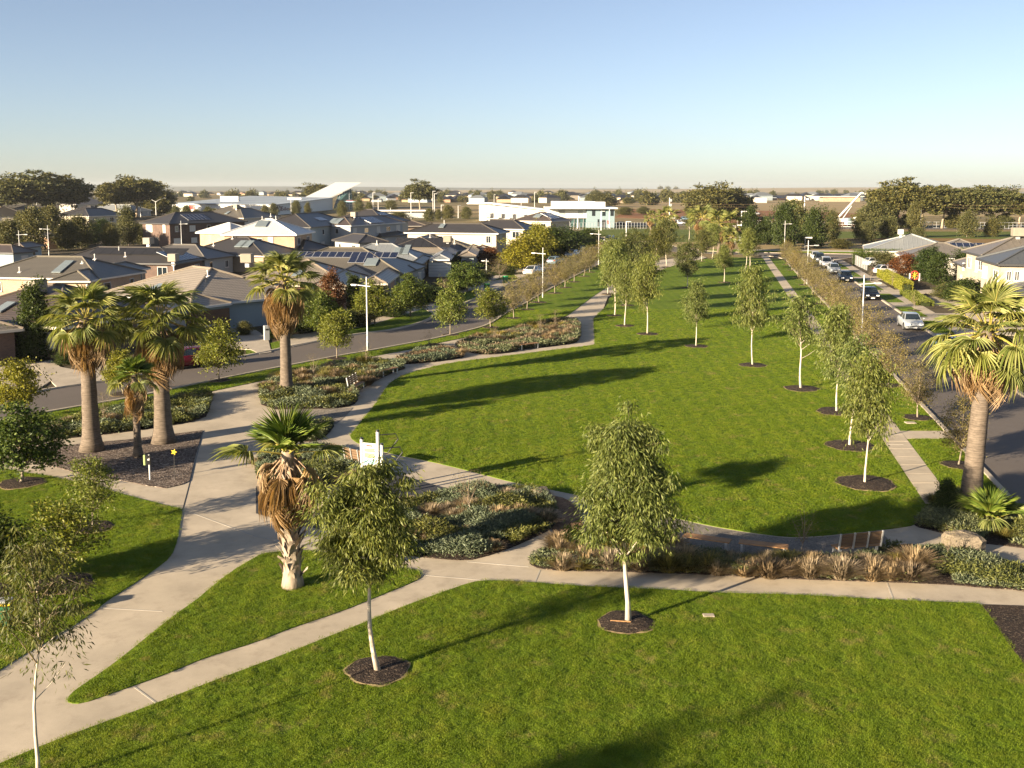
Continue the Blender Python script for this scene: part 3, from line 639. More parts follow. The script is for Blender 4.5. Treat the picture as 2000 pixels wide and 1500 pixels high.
proto('elm_brown', 3.7, 3, cb=1.2, prof=[(0, .8), (.25, 1.45), (.55, 1.75), (.8, 1.35), (1, .45)], nl=46, per=21, leaf=(.12, .06), clr=.34, droop=.0, tr=.065, bark='bark_street', lmat='leaf_brown', asc=.8, extra=4, seed0=210)
proto('elm_bare', 3.2, 2, cb=1.2, prof=[(0, .7), (.3, 1.2), (.6, 1.3), (1, .35)], nl=30, per=9, leaf=(.08, .045), clr=.33, droop=.0, tr=.05, bark='bark_street', lmat='leaf_brown', asc=.8, extra=4, seed0=310)
proto('young_olive', 3.0, 2, cb=.95, prof=[(0, .9), (.3, 1.45), (.65, 1.15), (1, .25)], nl=26, per=46, leaf=(.14, .06), clr=.30, droop=.2, tr=.05, bark='bark_street', lmat='leaf_olive', asc=.55, extra=3, seed0=400)
proto('sapling', 2.0, 3, cb=.8, prof=[(0, .25), (.4, .5), (.8, .5), (1, .15)], nl=12, per=5, leaf=(.07, .03), clr=.2, droop=0, tr=.022, bark='bark_street', lmat='leaf_brown', asc=.9, extra=3, seed0=500)
proto('column', 5.0, 2, cb=.2, prof=[(0, .8), (.3, 1.0), (.7, .85), (1, .2)], nl=80, per=90, leaf=(.17, .10), clr=.36, droop=.1, tr=.07, bark='bark_street', lmat='leaf_dark', asc=.7, extra=1, seed0=600)
proto('bushy', 5.0, 3, cb=.5, prof=[(0, 1.2), (.2, 1.9), (.5, 1.7), (.8, 1.0), (1, .2)], nl=80, per=80, leaf=(.24, .14), clr=0.62, droop=.1, tr=.11, bark='bark_street', lmat='leaf_dark', asc=.5, extra=1, seed0=620)
proto('bushy_olive', 5.0, 3, cb=.6, prof=[(0, 1.0), (.25, 1.7), (.5, 1.6), (.8, .9), (1, .2)], nl=70, per=72, leaf=(.25, .13), clr=0.62, droop=.3, tr=.10, bark='bark_street', lmat='leaf_far', asc=.5, extra=1, seed0=640)
proto('maple', 3.6, 1, cb=.6, prof=[(0, .9), (.3, 1.5), (.6, 1.4), (1, .3)], nl=44, per=64, leaf=(.16, .11), clr=.36, droop=.1, tr=.06, bark='bark_street', lmat='leaf_red', asc=.6, seed0=660)
proto('lime', 4.4, 2, cb=1.0, prof=[(0, 1.0), (.3, 1.8), (.6, 1.7), (.85, 1.1), (1, .3)], nl=52, per=72, leaf=(.19, .12), clr=0.48, droop=.1, tr=.08, bark='bark_street', lmat='leaf_yellow', asc=.6, seed0=680)
proto('umbrella', 12.0, 3, cb=6.8, prof=[(0, 3.6), (.3, 5.4), (.6, 6.2), (.85, 5.2), (1, 2.4)], nl=58, per=95, leaf=(.7, .40), clr=1.35, droop=.1, tr=.42, bark='bark_old', lmat='leaf_far', asc=.75, extra=2, flat=.38, seed0=700, top=.8, limb_r=.42)
proto('round_old', 10.0, 2, cb=1.5, prof=[(0, 3.4), (.3, 5.0), (.6, 4.8), (.85, 3.2), (1, 1.2)], nl=80, per=100, leaf=(.65, .38), clr=1.3, droop=.2, tr=.35, bark='bark_old', lmat='leaf_far', asc=.5, extra=2, flat=.6, seed0=740)
proto('far_tree', 8.0, 3, cb=1.5, prof=[(0, 2.4), (.3, 3.4), (.6, 3.0), (1, .7)], nl=26, per=34, leaf=(1.3, .8), clr=1.4, droop=.2, tr=.2, bark='bark_old', lmat='leaf_far', asc=.5, extra=1, twigs=False, seed0=760)
RND = random.Random(2024)
def plant(kind, name, label, base, h, wfac=1.0, group=None, cat='tree', var=None, rz=None, z=0.0):
    h0, vs = TREES[kind]; tm, cm = vs[RND.randrange(len(vs)) if var is None else var % len(vs)]
    s = h / h0; t = thing(name, label, cat, (base[0], base[1], z), RND.uniform(0, 6.28) if rz is None else rz, group)
    t.scale = (s * wfac, s * wfac, s)
    mesh_obj('trunk', tm, t); mesh_obj('crown', cm, t)
    return t

# ---- fan palms
def frond_mesh(key, seed, mat, petmat, lp, R, nseg, spread, droop, cup, dead=False, rag=0.0):
    rnd = random.Random(seed); V, Fq, mi = [], [], []
    for i in range(nseg):
        a = (i / (nseg - 1) - .5) * 2 * spread + rnd.uniform(-.03, .03)
        if rag and rnd.random() < rag: continue
        Rl = R * (1 - .28 * (abs(a) / spread) ** 2) * rnd.uniform(.88, 1.06); dx, dy = math.sin(a), math.cos(a)
        wm = R * spread * 2 / nseg * .62; b = len(V); dr = droop * rnd.uniform(.7, 1.4)
        tw = rnd.uniform(-.5, .5) * (1.5 if dead else .5)
        for s, wf in ((0.02, .18), (.42, 1.0), (.72, .75), (1.0, .06)):
            x, y = dx * Rl * s, lp + dy * Rl * s; z = -dr * R * max(0, s - .3) ** 1.7 + cup * R * abs(math.sin(a)) * s * .45 + (.12 * R * s * (1 - s))
            if dead: x *= (1 - .45 * s); 
            px_, py_ = dy * wm * wf / 2, -dx * wm * wf / 2
            V += [(x - px_, y - py_, z + .02 * wf + tw * wm * wf * .4), (x, y, z - .035 * R * wf), (x + px_, y + py_, z + .02 * wf - tw * wm * wf * .4)]
        for r in range(3):
            for c in range(2): Fq.append((b + r * 3 + c, b + r * 3 + c + 1, b + r * 3 + c + 4, b + r * 3 + c + 3)); mi.append(0)
    pb = MB(); pb.tube([(0, 0, 0), (0, lp * .5, .03 * lp), (0, lp * 1.02, 0), (0, lp + R * .35, -.01)], [.035, .022, .016, .004], 5)
    b = len(V); V += pb.v; Fq2 = [tuple(j + b for j in f) for f in pb.f]
    me = bpy.data.meshes.new(key); me.from_pydata(V, [], Fq + Fq2)
    me.materials.append(MATS[mat]); me.materials.append(MATS[petmat]); me.polygons.foreach_set('material_index', mi + [1] * len(Fq2)); me.update()
    return me
MAT('petiole', (.30, .25, .05), .5, var=.25, vscale=4); MAT('petiole_dead', (.30, .20, .12), .7, var=.3, vscale=4)
FR_GREEN = [frond_mesh('fg%d' % i, 20 + i, 'palm_green', 'petiole', 1.05, .92, 30, 1.8, .55 + .25 * (i % 3), .35) for i in range(5)]
FR_FRESH = [frond_mesh('ff%d' % i, 30 + i, 'palm_fresh', 'petiole', .55, 1.15, 34, 1.55, .25, .35) for i in range(3)]
FR_DEAD = [frond_mesh('fd%d' % i, 40 + i, 'palm_dead', 'petiole_dead', .65, 1.0, 40, 1.25, .9, .2, True, .38) for i in range(4)]
FR_GOLD = [frond_mesh('fo%d' % i, 50 + i, 'palm_gold', 'petiole_dead', .6, 1.0, 26, 1.3, .8, .2, True, .1) for i in range(2)]
boot_me = MB().add([(-.09, 0, 0), (.09, 0, 0), (.05, .05, .16), (-.05, .05, .16), (-.02, .13, .30), (.03, .13, .28), (-.09, -.05, 0), (.09, -.05, 0)], [(0, 1, 2, 3), (3, 2, 5, 4), (0, 3, 6), (1, 7, 2), (6, 3, 4), (7, 5, 2)]).mesh('boot', [MATS['bark_boot']])
def fan_palm(label, base, h, r0, r1, ng, nd, fl, seed, fresh=False, boots=0, skirt=.35, lean=(0, 0), gold=0, group='fan palms', low=-.75, z=0.0):
    """h = height to the growing point; fl scales the fronds; skirt = length of the hanging dead leaves (m)"""
    rnd = random.Random(seed); t = thing('fan_palm', label, 'palm', (base[0], base[1], z), 0, group)
    b = MB(); n = 16; pts, rad = [], []
    for i in range(n + 1):
        s = i / n; pts.append((lean[0] * s, lean[1] * s, h * s)); sw = .55 * r0 * math.exp(-s * h / .45)
        rad.append(r0 + (r1 - r0) * min(1, s * 1.05) + sw + (.012 if i % 2 else -.004))
    b.tube(pts, rad, 14); b.build('trunk', [MATS['bark_boot' if boots else 'bark_palm']], t, True)
    top = Vector((lean[0], lean[1], h))
    def put(me, nm, az, el, s, z_, off=0.0):
        o = mesh_obj(nm, me, t); o.location = top + Vector((math.cos(az) * off, math.sin(az) * off, z_)); o.scale = (s, s, s)
        o.rotation_euler = Euler((el, rnd.uniform(-.25, .25), az - math.pi / 2), 'XYZ'); return o
    for i in range(ng):
        f = i / (ng - 1); el = 1.42 - (1.42 - low) * f ** .85 + rnd.uniform(-.12, .12); az = i * 2.39996 + rnd.uniform(-.25, .25)
        me = rnd.choice(FR_FRESH) if (fresh and f < .75) else rnd.choice(FR_GREEN)
        put(me, 'frond', az, el, fl * rnd.uniform(.85, 1.1) * (.8 + .2 * f), -.12 * f, r1 * .4)
    for i in range(nd):
        f = i / max(1, nd - 1); az = i * 2.39996 + rnd.uniform(-.3, .3); el = -.58 - .80 * f ** .5 + rnd.uniform(-.2, .2)
        me = rnd.choice(FR_GOLD) if i < gold else rnd.choice(FR_DEAD)
        put(me, 'dead_frond', az, el, fl * rnd.uniform(.8, 1.05), -.15 - skirt * f, r1 * .8)
    for i in range(boots):
        s = i / boots; zz = .25 + s * (h - .9); az = i * 2.39996 + rnd.uniform(-.2, .2); rr = r0 + (r1 - r0) * zz / h - .02
        o = mesh_obj('leaf_base', boot_me, t); o.location = (lean[0] * zz / h + math.cos(az) * rr, lean[1] * zz / h + math.sin(az) * rr, zz)
        sc = rnd.uniform(1.2, 1.9); o.scale = (sc, sc, sc); o.rotation_euler = (rnd.uniform(-.2, .25), rnd.uniform(-.45, .45), az - math.pi / 2)
    return t

# ---- tussock grasses and low shrubs
def tussock_mesh(key, seed, h, r, n, mat, w=.012):
    rng = np.random.default_rng(seed); az = rng.uniform(0, 6.283, n); tl = rng.beta(1.5, 1.3, n); ln = h * rng.uniform(.65, 1.15, n)
    base = np.stack([np.cos(az), np.sin(az), 0 * az], 1) * (r * .30 * rng.uniform(0, 1, n))[:, None]
    o = np.stack([np.cos(az), np.sin(az), 0 * az], 1); up = np.array([0, 0, 1.0])
    sd = np.stack([-np.sin(az), np.cos(az), 0 * az], 1) * w
    V = []
    for s, wf in ((0, 1), (.55, .8), (1, .12)):
        p = base + o * (tl * r * s ** 1.6)[:, None] + up * (ln * (s - .42 * tl * s ** 2.2))[:, None]
        V += [p - sd * wf, p + sd * wf]
    V = np.stack(V, 1).reshape(-1, 3); i0 = np.arange(n)[:, None] * 6
    Fc = np.concatenate([i0 + np.array([0, 1, 3, 2]), i0 + np.array([2, 3, 5, 4])], 0)
    return np_mesh(key, V, Fc, MATS[mat])
TUS = {k: [tussock_mesh('t_%s%d' % (k, i), 60 + i, .50, .74, 760, 'tussock_' + k, .016) for i in range(2)] for k in ('tan', 'brown', 'green')}
def tussock(kind, label, base, s, group):
    o = mesh_obj('tussock_plant', RND.choice(TUS[kind]), None, (base[0], base[1], .03), (0, 0, RND.uniform(0, 6.28)), (s, s, s * RND.uniform(.85, 1.1)))
    return tag(o, label, 'tussock', group)
def cover(label, poly, mat, dens, leaf, hmax, seed, thresh=.0, z=.035, freq=1.1, name='ground_cover', edge=True):
    """low spreading shrubs: leaf sprays over uneven mounds inside an outline"""
    rng = np.random.default_rng(seed); A = np.array([(q[0], q[1]) for q in poly]); lo, hi = A.min(0), A.max(0)
    n = int((hi - lo).prod() * dens); P = lo + rng.random((n, 2)) * (hi - lo); P = P[inside(P, poly)]
    ph = rng.uniform(0, 6.28, 8)
    nz = (np.sin(P[:, 0] * freq * 1.3 + ph[0] + 1.3 * np.sin(P[:, 1] * freq + ph[1])) + np.sin(P[:, 1] * freq * 1.7 + ph[2] + np.sin(P[:, 0] * freq * 2.1 + ph[3])) + .6 * np.sin(P[:, 0] * freq * 3.9 + ph[4]) * np.sin(P[:, 1] * freq * 4.3 + ph[5])) / 2.6
    keep = nz > thresh * 2 - 1; P, nz = P[keep], nz[keep]
    n = len(P); hh = hmax * (.35 + .65 * np.clip((nz - (thresh * 2 - 1)) / .9, 0, 1)) 
    lv = rng.random(n) ** .6; Z = z + hh * lv
    P3 = np.stack([P[:, 0], P[:, 1], Z], 1)
    D = unit(rng.normal(size=(n, 3)) * np.array([1, 1, .35]) + np.array([0, 0, .55]))
    V, Fc = leaf_quads(P3, D, leaf[0] * rng.uniform(.6, 1.3, n), leaf[1] * rng.uniform(.7, 1.3, n), rng)
    o = mesh_obj(name, np_mesh(name, V, Fc, MATS[mat]))
    return tag(o, label, 'ground cover', kind='stuff')

# ---- mown grass: blade tufts on scattered points
def scatter(name, label, P, src, smin, smax, seed):
    me = bpy.data.meshes.new(name); me.vertices.add(len(P)); me.vertices.foreach_set('co', np.asarray(P, np.float32).ravel()); me.update()
    o = mesh_obj(name, me); tag(o, label, 'grass' if 'grass' in name else 'chips', kind='stuff')
    ng = bpy.data.node_groups.new(name + '_nodes', 'GeometryNodeTree')
    ng.interface.new_socket('Geometry', in_out='INPUT', socket_type='NodeSocketGeometry'); ng.interface.new_socket('Geometry', in_out='OUTPUT', socket_type='NodeSocketGeometry')
    gi, go = ng.nodes.new('NodeGroupInput'), ng.nodes.new('NodeGroupOutput'); ip = ng.nodes.new('GeometryNodeInstanceOnPoints')
    oi = ng.nodes.new('GeometryNodeObjectInfo'); oi.inputs['Object'].default_value = src
    rr = ng.nodes.new('FunctionNodeRandomValue'); rr.data_type = 'FLOAT_VECTOR'; rr.inputs[0].default_value = (-.12, -.12, 0); rr.inputs[1].default_value = (.12, .12, 6.283); rr.inputs['Seed'].default_value = seed
    rs = ng.nodes.new('FunctionNodeRandomValue'); rs.data_type = 'FLOAT'; rs.inputs[2].default_value = smin; rs.inputs[3].default_value = smax; rs.inputs['Seed'].default_value = seed + 1
    L = ng.links.new
    L(gi.outputs[0], ip.inputs['Points']); L(oi.outputs['Geometry'], ip.inputs['Instance']); L(rr.outputs[0], ip.inputs['Rotation']); L(rs.outputs[1], ip.inputs['Scale']); L(ip.outputs[0], go.inputs[0])
    md = o.modifiers.new('tufts', 'NODES'); md.node_group = ng
    return o
def tuft_src(name, seed, n, r, h, w):
    rng = np.random.default_rng(seed); az = rng.uniform(0, 6.283, n); rr = r * np.sqrt(rng.random(n))
    P = np.stack([np.cos(az) * rr, np.sin(az) * rr, np.zeros(n)], 1); D = unit(rng.normal(size=(n, 3)) * np.array([.55, .55, 0]) + np.array([0, 0, 1]))
    V, Fc = leaf_quads(P, D, h * rng.uniform(.5, 1.2, n), np.full(n, w), rng)
    return bpy.data.objects.new(name, np_mesh(name, V, Fc, MATS['grass_blade']))   # never linked: only a source
def fill(polys, dens, rng, cond=None):
    out = []
    for p in polys:
        A = np.array([(q[0], q[1]) for q in p]); lo, hi = A.min(0), A.max(0); lo = np.maximum(lo, [-60, 20]); hi = np.minimum(hi, [60, 110])
        if (hi <= lo).any(): continue
        n = int((hi - lo).prod() * dens); P = lo + rng.random((n, 2)) * (hi - lo); P = P[inside(P, p)]
        out.append(P)
    P = np.concatenate(out); of = P[:, 0] - .1985 * P[:, 1]; P = P[(of < 8.86) | (of > 10.3)]; Y = P[:, 1]; fr = np.abs(P[:, 0]) < Y * .56 + 1.5; P = P[fr]
    return P if cond is None else P[cond(P, rng)]
# ================================================================== plants: placed
rng0 = np.random.default_rng(77)
RINGS = []      # mulch rings: no grass there
def ring(px, py, r, name='mulch_ring', piled=.0):
    c = G(px, py); rnd = random.Random(int(px * 7 + py)); n = 28; b = MB(); vs = []
    ph = rnd.uniform(0, 6.3)
    def rr(a): return r * (1 + .05 * math.sin(3 * a + ph) + .04 * math.sin(7 * a + 2 * ph) + rnd.uniform(-.03, .03))
    for k, (f, z) in enumerate(((1.06, .045), (1.0, .058), (.8, .075 + piled * .3), (.5, .08 + piled), (.2, .075 + piled))):
        vs += [(c.x + math.cos(2 * math.pi * i / n) * rr(2 * math.pi * i / n) * f, c.y + math.sin(2 * math.pi * i / n) * rr(2 * math.pi * i / n) * f, z + rnd.uniform(-.006, .012)) for i in range(n)]
    fs, m = [], []
    for k in range(4):
        for i in range(n): fs.append((k * n + i, k * n + (i + 1) % n, k * n + n + (i + 1) % n, k * n + n + i)); m.append(1 if k == 0 else 0)
    fs.append(tuple(4 * n + i for i in range(n))); m.append(0)
    b.add(vs, fs); b.m = m
    o = b.build(name, [MATS['mulch_dark'], MATS['dry_straw']], smooth=True); o['kind'] = 'structure'
    RINGS.append((c.x, c.y, r * 1.02))
ORD = ['nearest', 'second', 'third', 'fourth', 'fifth', 'sixth', 'seventh', 'eighth', 'ninth', 'tenth', 'eleventh', 'twelfth', 'thirteenth', 'fourteenth']
# park gums: base pixel, top row, crown width (photo px), kind, ring radius, label
GUMS = [
 (1691, 945, 694, 96, 'gum', 1.25, 'bent young gum with low forked branch at the near end of the slab footpath row', 2),
 (1661, 872, 672, 84, 'gum_thin', 1.2, 'slim young gum, second from the near end of the slab footpath row', 0),
 (1635, 805, 597, 80, 'gum', 1.15, 'full-crowned young gum, third from the near end of the slab footpath row', 1),
 (1566, 760, 578, 78, 'gum_thin', 1.1, 'young gum, fourth from the near end of the slab footpath row', 1),
 (1470, 714, 524, 66, 'gum', 1.0, 'tall young gum with loose side branch standing alone right of lawn centre', 3),
 (1360, 677, 551, 52, 'gum', .95, 'young gum with forked trunk alone in the middle of the main lawn', 0),
 (1265, 653, 497, 62, 'gum', .95, 'gum with dense pointed crown at the right front of the left lawn clump', 2),
 (1221, 637, 512, 52, 'gum', .9, 'yellower young gum in front of the left lawn clump near the path corner', 1),
 (1200, 617, 470, 62, 'gum', .8, 'brownish gum at the left edge of the lawn clump over the path', 3),
 (1224, 597, 460, 58, 'gum_dark', .8, 'dark round gum in the middle of the left lawn clump', 0),
 (1344, 562, 473, 46, 'gum_dark', .9, 'dark broad gum standing between the lawn clump and the far palms', 1),
 (1415, 552, 480, 36, 'gum', .85, 'small pale-trunked gum on the long tree shadows of the lawn', 0),
 (1456, 529, 446, 34, 'gum', .8, 'left of the two slim gums at the far right end of the lawn', 1),
 (1464, 526, 452, 32, 'gum_thin', .8, 'right of the two slim gums at the far right end of the lawn', 0),
 (1301, 522, 428, 42, 'gum_dark', .8, 'tall cone-shaped dark gum left of the far palms', 2),
 (1283, 529, 446, 48, 'gum_dark', .8, 'dark gum just left of the tall cone-shaped one', 0),
 (1370, 511, 448, 36, 'gum_dark', .7, 'dark gum by the far end path in front of the palms', 1),
 (1391, 506, 438, 30, 'gum', .7, 'slim gum right beside the far end path crossing', 3),
 (1242, 548, 452, 52, 'gum_dark', .8, 'dark gum hidden at the back of the left lawn clump', 2),
 (1187, 575, 478, 44, 'gum', .8, 'loose brownish gum overhanging the bend of the left path', 2),
]
for (px, py, ty, w, kind, rr, lab, var) in GUMS:
    c = G(px, py); h = HT(px, py, ty); wm = w / PM(py); h0 = TREES[kind][0]
    base_w = {'gum': 3.5, 'gum_dark': 3.7, 'gum_thin': 2.5}[kind] * h / h0
    plant(kind, 'gum_tree', lab, c, h, wm / base_w, 'young park gums', var=var, z=.03); ring(px, py, rr, piled=.02)
# three near gums grown for their own outlines
def hero(label, px, py, ty, seed, **kw):
    c = G(px, py); h = HT(px, py, ty); tm, cm = tree_meshes('hero%d' % seed, seed, h=h, **kw)
    t = thing('gum_tree', label, 'tree', (c.x, c.y, .05), 0, 'young park gums'); mesh_obj('trunk', tm, t); mesh_obj('crown', cm, t); return t
hero('leafy young gum with tall pointed crown on the mulch ring at the front lawn', 1222, 1218, 828, 3, cb=2.75, prof=[(0, .8), (.1, 1.35), (.3, 1.4), (.5, 1.05), (.7, .72), (.88, .42), (1, .08)], nl=46, per=170, leaf=(.175, .035), clr=.36, droop=1.25, tr=.085, bark='bark_gum', lmat='leaf_gum', lean=.012, extra=3)
ring(1222, 1218, .82, piled=.05)
hero('young gum with curved white trunk and crown leaning left beside the shaggy palm', 738, 1312, 925, 12, cb=3.15, prof=[(0, .7), (.1, 1.1), (.35, .75), (.6, .75), (.85, .42), (1, .08)], nl=38, per=160, leaf=(.175, .035), clr=.34, droop=1.2, tr=.075, bark='bark_gum', lmat='leaf_gum', lean=.05, extra=3)
ring(738, 1312, .83, piled=.02)
hero('slender whip-trunked gum rising from the bottom left corner', 70, 1535, 1075, 8, cb=3.2, prof=[(0, .75), (.4, .85), (1, .2)], nl=22, per=60, leaf=(.16, .03), clr=.32, droop=1.0, tr=.05, bark='bark_gum', lmat='leaf_gum_dark', lean=.07, extra=2, side=2)
# gum out of frame to the lower left: only its long shadow reaches the front lawn
tip = G(1505, 1345); L_ = 6.9 / math.tan(SUN_EL); c = (tip.x + math.cos(SUN_AZ) * L_, tip.y + math.sin(SUN_AZ) * L_)
plant('gum_dark', 'gum_tree', 'gum standing below the bottom edge, known by its long shadow on the front lawn', c, 6.0, .8, 'young park gums')

# young olive street trees on the left lawn
for (px, py, ty, w, kind, rr, lab) in [
 (42, 945, 815, 150, 'elm_green', .95, 'dark leafy young tree on a mulch ring by the left edge'),
 (182, 1032, 900, 110, 'young_olive', .75, 'small olive young tree beside the gravelly palm bed on the left lawn'),
 (124, 1143, 985, 175, 'young_olive', .95, 'spreading sparse young tree on a mulch ring in the left lawn'),
 (-25, 1160, 1010, 150, 'elm_green', .8, 'dark young tree cut off by the left picture edge')]:
    c = G(px, py); h = HT(px, py, ty); bw = {'elm_green': 3.8, 'young_olive': 3.1}[kind] * h / TREES[kind][0]
    plant(kind, 'young_tree', lab, c, h, w / PM(py) / bw, 'young trees on the left lawn', z=.03); ring(px, py, rr)
# left street: park side
LEFT = [(41, 822, 712, 88, 'elm_yellow', 'yellow-leaved street tree at the far left end of the park verge'),
 (240, 771, 690, 66, 'elm_yellow', 'street tree half hidden between the two left palms'),
 (427, 744, 645, 88, 'elm', 'olive street tree in front of the red car'), (658, 701, 614, 64, 'elm', 'olive street tree left of the tall white lamp post'),
 (879, 655, 567, 62, 'elm', 'olive street tree left of the far garden island'), (958, 640, 570, 62, 'elm', 'leafy olive street tree at the start of the brown row'),
 (1003, 622, 548, 52, 'elm_brown', 'first brown street tree of the left verge row'), (1030, 605, 538, 52, 'elm_brown', 'second brown street tree of the left verge row'),
 (1052, 591, 530, 48, 'elm_brown', 'third brown street tree of the left verge row, beside the lamp post'), (1084, 573, 512, 50, 'elm_brown', 'fourth brown street tree of the left verge row'),
 (1104, 562, 505, 46, 'elm_brown', 'fifth brown street tree of the left verge row'), (1121, 551, 498, 44, 'elm_brown', 'sixth brown street tree of the left verge row'),
 (1141, 540, 488, 42, 'elm_brown', 'seventh brown street tree of the left verge row'), (1152, 532, 484, 38, 'elm_brown', 'eighth brown street tree of the left verge row'),
 (1172, 521, 476, 38, 'elm_brown', 'ninth brown street tree of the left verge row'), (1190, 510, 468, 36, 'elm_brown', 'farthest brown street tree of the left verge row')]
for (px, py, ty, w, kind, lab) in LEFT:
    c = G(px, py); h = HT(px, py, ty); bw = 3.5 * h / TREES[kind][0]
    plant(kind, 'street_tree', lab, c, h, w / PM(py) / bw, 'street trees on the park verge', z=.03); ring(px, py, .75 if py > 600 else .9)
# left street: house side
for (px, py, ty, w, kind, lab) in [
 (623, 656, 575, 76, 'elm_green', 'dark olive street tree right of the tall palm on the house side'), (731, 634, 560, 84, 'elm', 'wide yellow-green tree behind the tall white lamp post'),
 (801, 618, 548, 72, 'elm_green', 'round green street tree in front of the blue-hipped porch'), (869, 582, 545, 36, 'elm_bare', 'thin brown street tree on the house side'),
 (914, 570, 518, 74, 'elm_green', 'broad dark green street tree behind the green wheelie bin'), (975, 547, 505, 54, 'elm_bare', 'bare brown tree by the small park light'),
 (1022, 532, 466, 80, 'lime', 'big yellow-green tree behind the white sedan'), (1050, 512, 443, 62, 'lime', 'tall yellow-green tree behind the big yellow-green one'),
 (1071, 508, 486, 26, 'elm_bare', 'pinkish bare shrub tree near the letterboxes')]:
    c = G(px, py); h = HT(px, py, ty); bw = {'elm_green': 3.9, 'elm': 3.5, 'elm_bare': 2.7, 'lime': 3.8}[kind] * h / TREES[kind][0]
    plant(kind, 'street_tree', lab, c, h, w / PM(py) / bw, 'street trees on the house side')
# right street verge
for i, (px, py) in enumerate([(1873, 910), (1792, 817), (1735, 754), (1698, 706), (1668, 668), (1643, 640), (1622, 615), (1603, 594), (1586, 574), (1571, 557), (1558, 542), (1546, 528), (1537, 517)]):
    c = G(px, py); h = [3.1, 3.3, 3.5, 3.7, 3.8][min(i, 4)] * RND.uniform(.94, 1.06)
    plant('elm_brown', 'street_tree', '%s brown street tree of the row between slab footpath and right street' % ORD[i], c, h, RND.uniform(.74, .9), 'brown street trees of the right street', z=.03)
    ring(px, py, .8)
for i, (px, py) in enumerate([(1785, 607), (1742, 560), (1700, 549)]):
    plant('sapling', 'street_sapling', '%s thin sapling on the house-side verge of the right street' % ORD[i], G(px, py), 2.2, 1.0, 'saplings on the house verge', z=.03); ring(px, py, .7)
# bare saplings in the garden beds
for (px, py, ty, lab) in [(205, 828, 765, 'bare sapling between the two left palms'), (614, 742, 690, 'bare sapling right of the tall palm'), (715, 717, 664, 'bare sapling in front of the tall white lamp post'),
 (837, 682, 645, 'bare sapling on the small round garden bed'), (963, 671, 628, 'left bare sapling on the far garden island'), (1054, 658, 612, 'middle bare sapling on the far garden island'),
 (1085, 641, 603, 'right bare sapling on the far garden island'), (919, 1015, 915, 'bare sapling on the mound beside the rubber court'), (1564, 1096, 985, 'bare sapling in front of the two timber benches'), (1850, 1097, 1028, 'bare sapling beside the big boulder')]:
    h = HT(px, py, ty); plant('sapling', 'bare_sapling', lab, G(px, py), h, 1.0, 'bare saplings in the garden beds', z=.03)

# palms
def palm(label, px, py, ty, r0, r1, ng, nd, fl, seed, **kw):
    c = G(px, py); tot = HT(px, py, ty); h = tot - 1.15 * fl
    return fan_palm(label, c, h, r0, r1, ng, nd, fl, seed, **kw)
palm('leftmost tall fan palm with thick straight trunk in the mulch bed', 180, 880, 566,   .42, .29, 30, 34, 1.2, 1, skirt=1.0, low=-.55, z=.02)
palm('tall fan palm with the widest crown, right of the pair in the mulch bed', 320, 864, 560, .44, .31, 33, 44, 1.38, 2, skirt=1.35, low=-.55, z=.02)
palm('short thin fan palm between the two tall ones', 270, 893, 697, .17, .13, 22, 26, .72, 3, skirt=1.2, fresh=True, low=-.5, z=.02)
palm('tall fan palm in the garden bed beside the left street', 560, 770, 500, .38, .26, 28, 46, 1.34, 4, skirt=1.7, low=-.45, z=.02)
c = G(572, 1146)
fan_palm('shaggy short fan palm with criss-cross trunk and hanging dead leaves on the wedge lawn', c, 4.55, .25, .20, 15, 56, 1.12, 5, skirt=.85, fresh=True, boots=130, gold=1, low=.1, lean=(-.05, 0), z=.02)
palm('big fan palm with thick pale trunk at the right edge', 1893, 1000, 566,   .40, .28, 32, 30, 1.45, 6, skirt=.7, lean=(.45, .2), low=-.75, z=.02)
fan_palm('small trunkless fan palm at the foot of the big right palm', G(1935, 1022), .25, .14, .12, 18, 4, .95, 7, skirt=.05, fresh=True, low=.1)
for i, (px, py, ty, fl, lab) in enumerate([(1271, 462, 412, 1.3, 'small far palm at the left of the distant palm group'), (1302, 470, 404, 2.2, 'far palm behind the cone-shaped gum'), (1371, 472, 402, 2.4, 'leftmost big palm of the distant group at the end of the lawn'),
      (1404, 496, 414, 2.0, 'middle palm of the distant group at the end of the lawn'), (1424, 493, 416, 2.0, 'rightmost palm of the distant group at the end of the lawn'), (1427, 497, 448, 1.2, 'short palm under the rightmost distant palm')]):
    palm(lab, px, py, ty, .35, .28, 20, 16, fl, 30 + i, skirt=.9, group='distant palms at the end of the lawn')

# garden beds: low cover and tussocks
AREA = lambda p: abs(sum(p[i][0] * p[(i + 1) % len(p)][1] - p[(i + 1) % len(p)][0] * p[i][1] for i in range(len(p)))) / 2
BEDCFG = {'a': ('the bed behind the two left palms', 260, (.17, .05), .45, 'cover_green', 'cover_blue'), 'b': ('the far garden island', 200, (.22, .06), .42, 'cover_blue', 'tussock_brown'),
 'c': ('the small round bed', 240, (.2, .055), .4, 'cover_blue', 'tussock_brown'), 'd': ('the bed of the tall street palm', 260, (.18, .05), .45, 'cover_blue', 'cover_green'),
 'e': ('the little bed beside the gravel', 420, (.15, .04), .4, 'cover_blue', 'cover_green'), 'f': ('the bed behind the shaggy palm', 420, (.15, .04), .4, 'cover_blue', 'cover_green'),
 'g': ('the mounded bed beside the rubber court', 700, (.14, .034), .42, 'cover_blue', 'cover_green'), 'h': ('the long bed behind the front path', 600, (.14, .034), .28, 'cover_blue', 'cover_green'),
 'i': ('the bed at the foot of the big right palm', 600, (.14, .034), .34, 'cover_blue', 'cover_green')}
